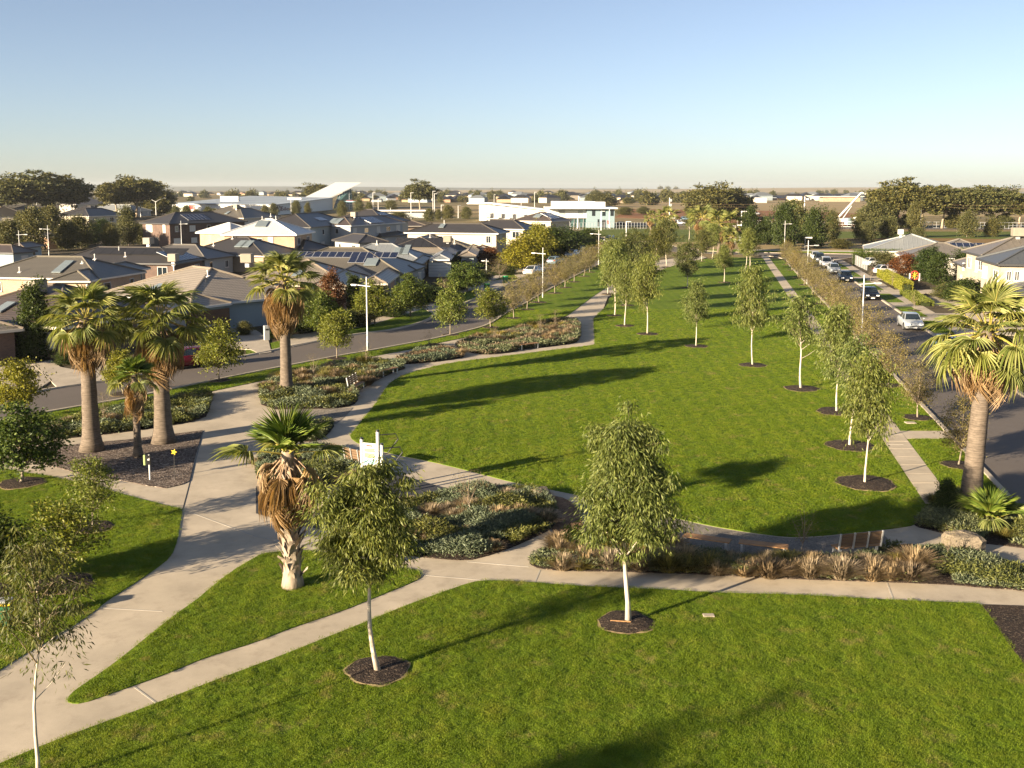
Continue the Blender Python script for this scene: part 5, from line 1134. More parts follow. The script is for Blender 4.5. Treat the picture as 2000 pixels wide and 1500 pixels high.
house('sand tiled house with orange brick side behind the tall street palm', [dict(L=(430, 556), R=(681, 557), ridge=507), dict(L=(596, 562), R=(680, 562), ridge=528), dict(L=(700, 554), R=(756, 554), ridge=522)], 'tile_sand', 'brick_orange', 'trim_cream', [skylight(0, 'f', .56, .45), vent(0, 'f', .3, .85), aircon(0, 'f', .12, .8), win(2, 'r', .25, 1.4, .7, 1.6), win(2, 'r', .5, 1.4, .7, 1.6), door(2, 'r', .8)], LG, seed=7)
house('grey-brown tiled house with a long row of solar panels', [dict(L=(505, 533), R=(787, 536), ridge=484), dict(L=(780, 527), R=(812, 527), ridge=497)], 'tile_olive', 'render_grey', 'trim_dark', [panels(0, 'f', .52, .70, 14, 1), panels(0, 'f', .66, .50, 3, 1), skylight(0, 'f', .745, .42, 1.6, 2.0), door(1, 'f', .5), pillar(820, 570, .3, 2.5, 'render_white')], LG, seed=8)
house('blue-grey metal roofed house with two roof collectors', [dict(L=(640, 509), R=(824, 510), ridge=476.5), dict(L=(838, 507), R=(879, 507), ridge=489)], 'metal_bluegrey', 'render_cream', 'trim_white', [skylight(0, 'f', .72, .55, 1.4, 2.2), skylight(0, 'f', .78, .55, 1.4, 2.2), vent(0, 'f', .45, .95), garage(1, 'f', .5, 3.4, 'garage_white')], LG, seed=9)
house('tan tiled house with black pool-heating mat', [dict(L=(742, 493), R=(874, 494), ridge=460), dict(L=(895, 500), R=(931, 500), ridge=478)], 'tile_sand', 'render_bluegrey', 'trim_dark', [panels(0, 'f', .42, .62, 6, 1, 1.6, 3.6, 'solar_black', 'solar_black'), skylight(0, 'f', .62, .3), vent(0, 'f', .35, .95), door(1, 'f', .6), aircon(0, 'f', .05, .6)], LG, seed=10)
house('grey tiled house half hidden by banana leaves', [dict(L=(838, 489), R=(918, 489), ridge=459.5), dict(L=(925, 487), R=(955, 487), ridge=467)], 'tile_grey', 'render_grey', 'trim_cream', [vent(0, 'f', .4, .7)], LG, seed=11)
house('large charcoal roofed two-storey house with broad white fascia', [dict(L=(789, 454), R=(973, 456), ridge=437, eave=5.2, pitch=20)], 'tile_charcoal', 'render_cream', 'trim_white', [skylight(0, 'f', .36, .7), vent(0, 'f', .36, .98)], LB, seed=12)
house('charcoal roofed two-storey house with balcony near the street bend', [dict(L=(905, 446), R=(1024, 448), ridge=429, eave=5.2), dict(L=(1012, 465), R=(1040, 464), w=8, eave=2.7)], 'tile_charcoal', 'render_cream', 'trim_white', [vent(0, 'f', .3, .9)], LB, seed=13)
house('brown tiled two-storey house with solar panels before the white hall', [dict(L=(1000, 431), R=(1077, 432.5), ridge=414, eave=5.2)], 'tile_brown', 'render_cream', 'trim_cream', [skylight(0, 'f', .52, .55, 2, 2), panels(0, 'r', .45, .55, 5, 2)], LB, seed=14)
house('dark tiled house with solar panels on its shaded hip', [dict(L=(98, 512), R=(343, 515), ridge=483)], 'tile_charcoal', 'brick_dark', 'trim_dark', [panels(0, 'r', .5, .42, 7, 2), panels(0, 'f', .62, .72, 9, 1, 1.6, 2.2, 'solar_black', 'solar_black'), vent(0, 'f', .45, .75), vent(0, 'f', .55, .4), roof_box(0, 'f', .98, .05, (1.2, 1.2, 1.1), 'cooler', 'cooler_tan', .2, True)], LB, seed=15)
house('grey tiled house with deep blue shaded hip behind the solar one', [dict(L=(255, 503), R=(402, 506), ridge=478)], 'tile_grey', 'render_grey', 'trim_dark', [vent(0, 'f', .9, .97), aircon(0, 'f', .04, .9)], LB, seed=16)
house('charcoal tiled house with twin roof windows', [dict(L=(350, 497), R=(517, 500), ridge=463.5)], 'tile_charcoal', 'brick_tan', 'trim_cream', [skylight(0, 'f', .60, .60, 1.5, 2.4), skylight(0, 'f', .67, .60, 1.5, 2.4), vent(0, 'f', .42, .9)], LB, seed=17)
house('tan brick two-storey house with bright white metal roof', [dict(L=(430, 458), R=(579, 458.5), ridge=428, eave=5.3), dict(L=(382, 454), R=(450, 456), ridge=436, eave=5.3)], 'metal_white', 'brick_tan', 'trim_white', [skylight(0, 'f', .46, .66, 2.0, 2.4), vent(0, 'f', .42, .95), vent(0, 'f', .6, .98), win(0, 'f', .66, 3.9, .9, 2.0, 'blind', 0)], LB, seed=18)
house('dark brown two-storey house with pale balcony tower', [dict(L=(272, 435), R=(330, 437), B=(411, 430), eave=5.3, skip='f')], 'tile_charcoal', 'brick_dark', 'trim_dark', [panels(0, 'r', .42, .5, 6, 2), win(0, 'f', .25, 4.1, 2.4, 1.6, 'blind', 1), win(0, 'f', .8, 4.1, 1.0, 1.8, 'blind', 0), garage(0, 'f', .42, 3.4, 'trim_dark')], LB, seed=19)
house('cream two-storey house with olive and deep blue roof faces', [dict(L=(407, 425), R=(476, 426), w=16, eave=5.3), dict(L=(470, 423), R=(528, 420), w=14, eave=5.3)], 'tile_olive', 'render_white', 'trim_cream', [aircon(0, 'f', .55, .9), skylight(0, 'f', .65, .5)], LB, seed=20)
house('dark roofed two-storey house right behind the white metal roof', [dict(L=(497, 443), R=(607, 444), ridge=416, eave=5.3)], 'tile_charcoal', 'render_bluegrey', 'trim_dark', [panels(0, 'r', .5, .5, 4, 1), vent(0, 'f', .9, .8)], LB, seed=21)
house('grey house with blue-lit solar hip in the middle of the suburb', [dict(L=(622, 440), R=(686, 441), ridge=418, eave=5.3)], 'tile_brown', 'render_grey', 'trim_white', [panels(0, 'r', .5, .5, 6, 2), skylight(0, 'f', .55, .5, 1.6, 2.6), skylight(0, 'f', .68, .5, 1.6, 2.6), aircon(0, 'r', .3, .9)], LB, seed=22)
house('large dark roofed house with pale upper storey wall', [dict(L=(640, 432), R=(750, 433.5), ridge=409, eave=5.3)], 'tile_charcoal', 'render_cream', 'trim_dark', [panels(0, 'r', .5, .6, 4, 1), vent(0, 'f', .9, .9)], LB, seed=23)
house('small brown tiled house by the lane of bare poles', [dict(L=(768, 442), R=(835, 441), ridge=426)], 'tile_brown', 'brick_tan', 'trim_cream', (), LB, seed=24)
house('low dark roofed house in shadow between the two-storey ones', [dict(L=(590, 490), R=(660, 486), w=14), dict(L=(700, 474), R=(760, 472), w=12)], 'tile_charcoal', 'render_grey', 'trim_dark', (), LB, seed=25)
house('low dark roofed house in shadow beside the pale upper storey', [dict(L=(745, 462), R=(800, 458), w=12)], 'tile_charcoal', 'render_grey', 'trim_dark', (), LB, seed=26)
house('cream two-storey house framed by trees on the left', [dict(L=(114, 422), R=(174, 422.5), w=17, eave=5.3), dict(L=(178, 421), R=(241, 419), w=14, eave=5.2)], 'tile_charcoal', 'render_cream', 'trim_cream', [vent(0, 'f', .9, .9)], LB, seed=27)
house('white two-storey house with grey roof under the old gums', [dict(L=(118, 399), R=(146, 399), w=20, eave=5.3), dict(L=(148, 399), R=(230, 398), w=18, eave=5.3)], 'tile_grey', 'render_white', 'trim_white', (), LB, seed=28)
house('pale grey metal roofed house beside the cream one', [dict(L=(168, 411), R=(256, 412), ridge=399.5)], 'metal_pale', 'render_grey', 'trim_white', (), LB, seed=29)
house('long dark roofed house at the left skyline', [dict(L=(-40, 422), R=(58, 421), ridge=401), dict(L=(60, 418), R=(120, 416), ridge=400)], 'tile_charcoal', 'render_cream', 'trim_dark', (), LB, seed=30)
house('small dark house with orange brick end between the trees', [dict(L=(92, 463), R=(122, 462), w=14)], 'tile_charcoal', 'brick_orange', 'trim_cream', (), LB, seed=31)
house('blue-grey walled house cut off at the left edge', [dict(L=(-70, 492), R=(26, 494), ridge=478), dict(L=(10, 484), R=(48, 484), w=8)], 'tile_brown', 'render_bluegrey', 'trim_dark', (), LB, seed=32)
# right street
house('pale grey metal roofed house at the end of the right street', [dict(L=(1688, 490), R=(1885, 493.5), w=17, eave=2.3, pitch=18)], 'metal_pale', 'render_cream', 'trim_cream', [roof_box(0, 'f', .62, .93, (1.0, 1.0, .9), 'cooler', 'galv', .2, True)], RG, seed=41)
house('brown metal roofed house with white parapet on the right street', [dict(L=(1766, 503), R=(1933, 505.5), w=11, pitch=20), dict(L=(1815, 497), R=(1960, 499), w=12)], 'metal_brown', 'render_white', 'trim_white', [panels(1, 'f', .4, .6, 6, 1)], RG, seed=42)
house('two-storey cream house with brown metal roof and solar panels', [dict(L=(1917, 499), R=(2181, 502), w=9.5, eave=5.4), dict(L=(1880, 519), R=(1990, 521), w=8, eave=3.4, roof='metal_brown')], 'metal_brown', 'brick_cream', 'trim_dark', [panels(0, 'f', .78, .58, 7, 3), aircon(0, 'f', .35, .95), win(0, 'l', .4, 4.0, .8, 1.5)], RG, seed=43)
house('nearest right two-storey house with cream brick walls and dark downpipes', [dict(L=(1948, 516), R=(2200, 519.5), w=9, eave=5.4), dict(L=(1972, 574), R=(2210, 580), w=6, eave=2.9, roof='metal_dark')], 'metal_dark', 'brick_cream', 'trim_dark', [win(0, 'f', .07, 4.2, .5, 1.0), win(0, 'f', .14, 4.2, .5, 1.0), win(0, 'f', .14, 2.8, .5, 1.0)], RG, seed=44)
for (px, py, lab) in ((1888, 570, 'white basketball backboard on a post'),): 
    p = G(px, py); t = thing('basketball_hoop', lab + ' at the right house', 'basketball hoop', (p.x, p.y, 0), -1.2); MB().tube([(0, .5, 0), (0, .45, 2.4), (0, 0, 3.0)], .06, 8).build('post', [MATS['steel_black']], t); MB().box((0, -.1, 3.15), (1.6, .05, 1.0)).build('backboard', [MATS['paint_white']], t); MB().tube([(.22 * math.cos(a), -.38 + .22 * math.sin(a), 2.85) for a in np.linspace(0, 6.283, 13)], .015, 5, cap=False).build('rim', [MATS['sign_red']], t)
# fences between lots: each paling fence a thing with posts and palings
def fence(label, a, c, h=1.7, step=.28, group='paling fences', mat='fence_timber', wire=False, cat='fence'):
    A, C = G(*a), G(*c); L = (C - A).length; rz = math.atan2(C.y - A.y, C.x - A.x); t = thing('fence', label, cat, (A.x, A.y, 0), rz, group)
    n = max(1, int(L / 2.4)); pm = MB().box((0, 0, h / 2), (.09, .09, h)).mesh('post', [MATS['galv' if wire else mat]])
    for i in range(n + 1): mesh_obj('post', pm, t, (L * i / n, .06, 0))
    for z_ in ((.3, h - .25) if not wire else (.05, h - .04)): MB().box((L / 2, .03, z_), (L, .04, .08 if not wire else .04)).build('rail', [MATS['galv' if wire else mat]], t)
    k = min(int(L / step), 120); pl = MB().box((0, -.01, h / 2), ((L / k) * .93 if not wire else .025, .02, h - .06)).mesh('paling', [MATS['galv' if wire else mat]])
    for i in range(k): mesh_obj('paling' if not wire else 'picket', pl, t, (L * (i + .5) / k, 0, 0))
    return t
fence('timber paling fence at the far left street corner', (1108, 500), (1125, 488), 1.9); fence('timber paling fence between the olive and dark tiled houses', (70, 560), (200, 556), 1.6, .5)
fence('grey wire fence beside the driveway of the right street', (1665, 515), (1692, 528), 1.7, .25, 'wire fences', wire=True)
# ================================================================== street furniture, cars, halls, distance
STREET = math.atan2(1, .1985)
def lamp(label, px, py, h, arm_az, arm=1.0, group='street lamps'):
    c = G(px, py); t = thing('street_lamp', label, 'street lamp', (c.x, c.y, .02), arm_az, group)
    MB().tube([(0, 0, 0), (0, 0, 1.1), (0, 0, 1.12), (0, 0, h)], [.078, .074, .058, .038], 10).build('post', [MATS['pole_paint']], t, True)
    MB().tube([(-.38, 0, h * .88 - .03), (arm, 0, h * .885)], .032, 6).build('arm', [MATS['pole_paint']], t)
    b = MB(); b.bevel_box((arm + .22, 0, h * .885 + .01), (.62, .26, .10), .03); o = b.build('lamp_head', [MATS['paint_white']], t); MB().box((arm + .25, 0, h * .885 - .05), (.4, .18, .03)).build('lens', [MATS['lamp_clear']], o)
    MB().box((0, -.1, .45), (.16, .03, .5)).build('access_door', [MATS['galv']], t)
    return t
lamp('white lamp post beside the left street in front of the blue-hipped porch', 718, 687, 6.0, math.radians(150)); lamp('white lamp post in the brown row of the left verge', 1060, 582, 6.0, math.radians(150))
lamp('farthest white lamp post of the left verge row', 1169, 518, 6.0, math.radians(160)); lamp('nearest white lamp post of the right street', 1682, 684, 6.1, math.radians(10)); lamp('second white lamp post of the right street', 1576, 556, 6.0, math.radians(10))
lamp('white lamp post beyond the cross street', 1532, 485, 6.0, math.radians(5)); lamp('left of the two lamp posts behind the olive roof', 40, 520, 6.0, math.radians(0)); lamp('right of the two lamp posts behind the olive roof', 96, 505, 6.2, math.radians(180)); lamp('lamp post beside the dark brown two-storey house', 355, 485, 6.0, math.radians(0))
lamp('short park light at the house-side footpath', 950, 540, 2.6, math.radians(160), .25); lamp('short park light at the far left street footpath', 1122, 483, 2.4, math.radians(0), .25)
for i, (px, py, ty) in enumerate([(729, 424, 376), (739, 424, 388), (803, 428, 376), (846, 425, 373), (849, 425, 378), (862, 428, 400), (895, 426, 401), (1044, 414, 375), (1018, 410, 388), (965, 405, 380), (380, 428, 402), (338, 428, 400), (420, 424, 408), (511, 424, 407), (569, 424, 389), (1128, 446, 420), (1190, 446, 406), (1223, 470, 432), (1174, 450, 412), (48, 428, 391), (73, 424, 390), (267, 424, 395), (275, 424, 394), (1447, 478, 412)]):
    c = G(px, py); h = HT(px, py, ty); t = thing('light_pole', 'thin pale light pole in the distance', 'light pole', (c.x, c.y, 0), 0, 'distant light poles')
    MB().tube([(0, 0, 0), (0, 0, h)], [.16, .09], 6).build('post', [MATS['pole_paint']], t); MB().box((.5, 0, h - .1), (1.3, .25, .15)).build('lamp_head', [MATS['paint_white']], t)
for (px, py, ty, lab) in ((66, 430, 392, 'double-armed highway lamp left of the cream house'), (305, 422, 388, 'double-armed highway lamp above the dark brown house')):
    c = G(px, py); h = HT(px, py, ty + 5); t = thing('highway_lamp', lab, 'street lamp', (c.x, c.y, 0), 0, 'highway lamps'); MB().tube([(0, 0, 0), (0, 0, h)], [.2, .12], 8).build('post', [MATS['pole_paint']], t)
    for s in (-1, 1): MB().tube([(0, 0, h - .3), (s * 2.2, 0, h + .9), (s * 4.2, 0, h + 1.5)], .09, 6).build('arm', [MATS['pole_paint']], t); MB().bevel_box((s * 4.6, 0, h + 1.55), (1.2, .4, .2), .05).build('lamp_head', [MATS['paint_white']], t)

# ---- cars
CARP = {}
def car_paint(n, c, metal=.3):
    return MAT('car_' + n, c, .22, .6, metal, var=.04, vscale=1)
for n, c in {'silver': (.42, .45, .47), 'black': (.010, .012, .016), 'navy': (.02, .03, .05), 'white': (.75, .75, .74), 'red': (.11, .006, .014), 'blue': (.25, .36, .45), 'grey': (.10, .11, .12)}.items(): car_paint(n, c)
def car(label, px, py, heading, kind, paint, group='parked cars', at=None, name='parked_car'):
    c = G(px, py) if at is None else Vector((at[0], at[1], 0)); t = thing(name, label, 'car', (c.x, c.y, .01), heading, group); p = MATS['car_' + paint]
    Lh, w, prof, gh = {'sedan': (2.35, .90, [(-2.35, .38, .72, .80), (-2.2, .26, .95, .86), (-1.45, .20, 1.0, .90), (-.9, .20, .98, .90), (.75, .20, .95, .90), (1.3, .20, .90, .89), (2.0, .22, .78, .84), (2.35, .34, .60, .72)], [(-1.75, -1.0, .45, 1.15), 1.45]),
      'suv': (2.3, .93, [(-2.3, .42, .90, .84), (-2.2, .30, 1.08, .90), (-1.4, .26, 1.08, .93), (.8, .26, 1.05, .93), (1.2, .26, 1.02, .92), (2.05, .28, .92, .87), (2.3, .42, .72, .76)], [(-2.15, -1.75, .35, 1.15), 1.72]),
      'hatch': (2.05, .86, [(-2.05, .36, .80, .78), (-1.95, .26, .98, .85), (-1.2, .20, 1.0, .87), (.65, .20, .96, .87), (1.1, .20, .92, .86), (1.8, .22, .80, .82), (2.05, .34, .62, .70)], [(-1.95, -1.4, .30, 1.1), 1.48])}[kind]
    b = MB(); vs = []; n = 10
    for (x, zb, zt, hw) in prof:
        vs += [(x, -hw * .86, zb), (x, -hw, zb + .16), (x, -hw * 1.0, (zb + zt) / 2), (x, -hw * .97, zt - .08), (x, -hw * .84, zt), (x, hw * .84, zt), (x, hw * .97, zt - .08), (x, hw, (zb + zt) / 2), (x, hw, zb + .16), (x, hw * .86, zb)]
    fs = [tuple(range(n - 1, -1, -1))] + [tuple((len(prof) - 1) * n + k for k in range(n))]
    for i in range(len(prof) - 1):
        for k in range(n): fs.append((i * n + k, i * n + (k + 1) % n, i * n + n + (k + 1) % n, i * n + n + k))
    b.add(vs, [f[::-1] for f in fs]); body = b.build('body', [p], t, True)
    (xr, xrt, xft, xf), zr = gh; zb = float(np.interp(0, [q[0] for q in prof], [q[2] for q in prof])) - .02; wb, wt = w * .84, w * .66
    B = [(xr, -wb, zb), (xf, -wb, zb - .03), (xf, wb, zb - .03), (xr, wb, zb)]; T = [(xrt, -wt, zr - .04), (xft, -wt, zr - .04), (xft, wt, zr - .04), (xrt, wt, zr - .04)]
    cab = MB(); cab.add(B + T, [(0, 1, 5, 4), (1, 2, 6, 5), (2, 3, 7, 6), (3, 0, 4, 7)]); cab.build('pillars', [p], t)
    rf = MB(); rf.add([(xrt - .08, -wt - .02, zr - .05), (xft + .08, -wt - .02, zr - .05), (xft + .08, wt + .02, zr - .05), (xrt - .08, wt + .02, zr - .05), (xrt + .12, -wt * .8, zr), (xft - .12, -wt * .8, zr), (xft - .12, wt * .8, zr), (xrt + .12, wt * .8, zr)], [(0, 1, 5, 4), (1, 2, 6, 5), (2, 3, 7, 6), (3, 0, 4, 7), (4, 5, 6, 7)]); rf.build('roof', [p], t, True)
    def pane(nm, q, ins=.1):
        q = [Vector(v) for v in q]; cn = sum(q, Vector()) / 4; nn = (q[1] - q[0]).cross(q[3] - q[0]).normalized() * .012
        m = MB(); m.add([cn + (v - cn) * (1 - ins) + nn for v in q], [(0, 1, 2, 3)]); m.build(nm, [MATS['glass_dark']], t)
    pane('windscreen', [B[1], B[2], T[2], T[1]], .09); pane('rear_window', [B[3], B[0], T[0], T[3]], .12)
    for s, (i, j) in ((-1, (0, 1)), (1, (2, 3))):
        b0, b1, t0, t1 = [Vector(v) for v in ((B[0], B[1], T[0], T[1]) if s < 0 else (B[2], B[3], T[2], T[3]))]
        pane('side_window', [b0, b0.lerp(b1, .48), t0.lerp(t1, .48), t0], .13); pane('side_window', [b0.lerp(b1, .52), b1, t1, t0.lerp(t1, .52)], .13)
    ty = MB().tube([(0, -.11, 0), (0, .11, 0)], .32, 16).mesh('tyre', [MATS['tyre']]); 
    rm = MB(); rm.tube([(0, -.115, 0), (0, .115, 0)], .21, 14)
    for k in range(5): rm.box((.1 * math.cos(k * 1.2566), 0, .1 * math.sin(k * 1.2566)), (.2, .24, .04), 0, 0, Matrix.Rotation(-k * 1.2566, 3, 'Y'))
    rmm = rm.mesh('rim', [MATS['rim']]); ar = MB().tube([(0, -.1, 0), (0, .1, 0)], .37, 16).mesh('arch', [MATS['tyre']])
    for xx in (-Lh * .60, Lh * .62):
        for s in (-1, 1):
            o = mesh_obj('wheel', ty, t, (xx, s * (w - .09), .32)); mesh_obj('rim', rmm, o); mesh_obj('wheel_arch', ar, t, (xx, s * (w - .105), .36))
    xe, ze = prof[-1][0], prof[-1][2]; xs, zs_ = prof[0][0], prof[0][2]
    for s in (-1, 1):
        MB().bevel_box((xe - .14, s * w * .62, ze + .02), (.30, .36, .16), .04).build('headlight', [MATS['lamp_clear']], t); MB().bevel_box((xs + .06, s * w * .68, zs_ + .05), (.16, .32, .18), .04).build('tail_light', [MATS['lamp_red']], t)
        MB().bevel_box((xf - .25, s * (w + .09), zb + .1), (.12, .18, .13), .03).build('mirror', [p], t)
    MB().bevel_box((xe - .05, 0, ze - .12), (.12, .72, .14), .03).build('grille', [MATS['trim_dark']], t); MB().box((xe - .01, 0, ze - .26), (.06, .42, .11)).build('number_plate', [MATS['paint_white']], t); MB().box((xs + .02, 0, zs_ - .05), (.06, .42, .11)).build('number_plate', [MATS['paint_white']], t)
    return t
def rcar(label, py, kind, paint, off=18.45, flip=True, **kw):
    y = Yd(py); x = RS(off, y)[0]; return car(label, 0, 0, STREET + (math.pi if flip else 0), kind, paint, 'cars parked along the right street', at=(x, y), **kw)
rcar('silver sedan parked nearest on the right street', 641, 'sedan', 'silver'); rcar('black sedan parked behind the silver one on the right street', 584, 'sedan', 'black'); rcar('dark sedan in the middle of the right street row', 549, 'sedan', 'navy')
rcar('small silver hatchback in the right street row', 533, 'hatch', 'silver'); rcar('white four-wheel drive in the right street row', 522, 'suv', 'white'); rcar('dark four-wheel drive near the cross street', 513, 'suv', 'grey'); rcar('farthest white car of the right street row', 507, 'hatch', 'white')
rcar('pale blue car hidden behind the big right palm crown', 692, 'sedan', 'blue'); rcar('bright red car glimpsed through the big right palm crown', 752, 'hatch', 'red', 18.2)
c_ = G(1709, 520); car('white hatchback nosed into the upper driveway', 1709, 520, 0.3, 'hatch', 'white', 'cars in driveways'); car('white hatchback behind the yellow hedge', 1733, 536, 0.3, 'hatch', 'white', 'cars in driveways')
car('dark red car parked behind the olive street tree on the left street', 368, 717, 0.62 + math.pi, 'hatch', 'red', 'cars on the left street')
car('white sedan seen from behind on the left street', 1043, 537, 1.13, 'sedan', 'white', 'cars on the left street'); car('pale blue car beyond the white sedan on the left street', 1085, 517, 1.13, 'hatch', 'blue', 'cars on the left street')
car('silver car in front of two parked near the far left corner', 1117, 503, 1.15 + math.pi, 'hatch', 'silver', 'cars on the left street'); car('white car behind the silver one near the far left corner', 1130, 497, 1.15 + math.pi, 'suv', 'white', 'cars on the left street'); car('dark four-wheel drive at the far end of the left street', 1190, 474, 1.15 + math.pi, 'suv', 'black', 'cars on the left street')
for i, (px, py, k, p_, lab) in enumerate([(1326, 439, 'suv', 'white', 'white van by the far road behind the palms'), (1340, 431, 'suv', 'blue', 'blue site car on the earthworks'), (1312, 429, 'suv', 'white', 'left white site car on the earthworks'), (1476, 420, 'suv', 'white', 'white ute alone on the dry paddock'), (1355, 426, 'suv', 'white', 'right white site car on the earthworks'), (1215, 441, 'hatch', 'black', 'dark car beside the sports fence')]):
    car(lab, px, py, .1 * i, k, p_, 'cars in the distance', name='distant_car')

# ---- benches
def bench(label, a, c, back=False, z=.45, group='park benches', flip=False):
    A, C = G(a[0], a[1], z), G(c[0], c[1], z); L = (C - A).length; M = (A + C) / 2; rz = math.atan2(C.y - A.y, C.x - A.x) + (math.pi if flip else 0)
    t = thing('park_bench', label, 'bench', (M.x, M.y, .015), rz, group); d = .46
    for i in range(5): MB().bevel_box((0, -d / 2 + d * (i + .5) / 5, z - .02), (L, d / 5 - .012, .045), .008).build('seat_slat', [MATS['timber']], t)
    for s in (-1, 1):
        b = MB(); b.box((s * (L / 2 - .12), 0, z - .06), (.10, d - .02, .04)); b.box((s * (L / 2 - .12), -d / 2 + .05, (z - .08) / 2), (.10, .06, z - .08)); b.box((s * (L / 2 - .12), d / 2 - .05, (z - .08) / 2), (.10, .06, z - .08)); b.build('leg', [MATS['galv']], t)
    if back:
        R = Matrix.Rotation(-.18, 3, 'X')
        for i in range(4):
            for k in range(3): MB().box(Vector((-L / 2 + L * (k + .5) / 3, d / 2 + .03, z + .06)) + R @ Vector((0, 0, .06 + i * .125)), (L / 3 - .05, .035, .105), 0, 0, R).build('back_slat', [MATS['timber_grey']], t)
        for k in range(4): MB().box(Vector((-L / 2 + .02 + (L - .04) * k / 3, d / 2 + .05, z - .02)) + R @ Vector((0, 0, .29)), (.045, .06, .62), 0, 0, R).build('back_post', [MATS['galv']], t)
    return t
bench('left backless timber bench facing the main lawn', (1335, 1044), (1427, 1057)); bench('right backless timber bench facing the main lawn', (1444, 1057), (1540, 1068))
bench('timber bench with slatted back turned to the camera', (1629, 1068), (1712, 1060), True, flip=True); bench('timber bench with back beside the exercise sign', (682, 893), (724, 902), True, flip=True)
bench('backless bench at the small bed on the left path', (742, 724), (774, 717)); bench('dark bench with back in the street palm bed', (688, 756), (706, 745), True); bench('backless bench at the far garden island', (1014, 673), (1050, 669))

# ---- exercise court
c = G(742, 966); t = thing('exercise_frame', 'white exercise frame with black caps, instruction board and black dip bars', 'exercise frame', (c.x, c.y, .016), 0)
PO = [(-.78, .25, 2.35), (-.05, -.05, 2.75), (.16, -.35, 2.25)]
for (x, y, h) in PO:
    o = MB().tube([(x, y, 0), (x, y, h)], .07, 12).build('post', [MATS['paint_white']], t, True); MB().tube([(x, y, h), (x, y, h + .07)], [.08, .07], 12).build('cap', [MATS['steel_black']], o)
bd = MB().box((-.42, .10, 1.72), (.62, .04, .98), -.35).build('board', [MATS['paint_white']], t)
for (z, hh, w, m) in ((2.10, .07, .3, 'sign_red'), (1.9, .16, .5, 'sign_green'), (1.68, .20, .5, 'sign_green'), (1.42, .22, .52, 'sign_blue')): MB().box(Vector((-.42, .10, z)) + Matrix.Rotation(-.35, 3, 'Z') @ Vector((0, -.024, 0)), (w, .006, hh), -.35).build('print', [MATS[m]], bd)
for (x, y, h) in PO[1:]: MB().tube([(x, y, h - .15), (x + .75, y + .12, h - .12), (x + .86, y + .12, h - .35), (x + .4, y + .05, h - .95), (x + .05, y, h - 1.0)], .024, 7).build('dip_bar', [MATS['steel_black']], t)
c = G(640, 990); t = thing('step_box', 'pale grey step box on the dark rubber court', 'step box', (c.x, c.y, .016), .05); MB().bevel_box((0, 0, .17), (.78, .62, .34), .02).build('sides', [MATS['concrete_old']], t); MB().bevel_box((0, 0, .36), (.82, .66, .04), .01).build('top', [MATS['galv']], t)
c = G(820, 945); t = thing('parallel_bars', 'low black parallel exercise bars on the rubber court', 'exercise bars', (c.x - 1.6, c.y - 1.6, .016), .5)
c = G(293, 938); t = thing('dog_bag_dispenser', 'white post with dark dog bag dispenser box in the palm bed', 'dispenser', (c.x, c.y, .03), .1); MB().tube([(0, 0, 0), (0, 0, 1.15)], .035, 8).build('post', [MATS['paint_white']], t)
o = MB().bevel_box((0, -.06, .92), (.20, .12, .42), .02).build('box', [MATS['steel_black']], t); MB().box((.0, -.125, .95), (.09, .006, .07)).build('dog_symbol', [MATS['paint_white']], o); MB().box((.03, -.125, 1.0), (.03, .006, .05)).build('dog_symbol', [MATS['paint_white']], o); MB().bevel_box((-.20, .02, .9), (.10, .10, .48), .02).build('side_box', [MATS['sign_green']], t)
c = G(342, 938); t = thing('marker_post', 'thin dark post with small yellow star top in the palm bed', 'marker post', (c.x, c.y, .03), 0); MB().tube([(0, 0, 0), (0, 0, 1.2)], .018, 6).build('post', [MATS['steel_black']], t)
b = MB(); n = 10; b.add([(math.cos(k * math.pi / 5) * (.15 if k % 2 == 0 else .065), -.02, 1.27 + math.sin(k * math.pi / 5) * (.15 if k % 2 == 0 else .065)) for k in range(n)] + [(math.cos(k * math.pi / 5) * (.15 if k % 2 == 0 else .065), .02, 1.27 + math.sin(k * math.pi / 5) * (.15 if k % 2 == 0 else .065)) for k in range(n)], [tuple(range(n)), tuple(range(2 * n - 1, n - 1, -1))] + [(k, n + k, n + (k + 1) % n, (k + 1) % n) for k in range(n)]); b.build('star', [MATS['yellow_paint']], t)
for o_ in list(bpy.data.objects):
    if o_.name.startswith('parallel_bars'): bars_root = o_
bpy.data.objects.remove(bars_root)
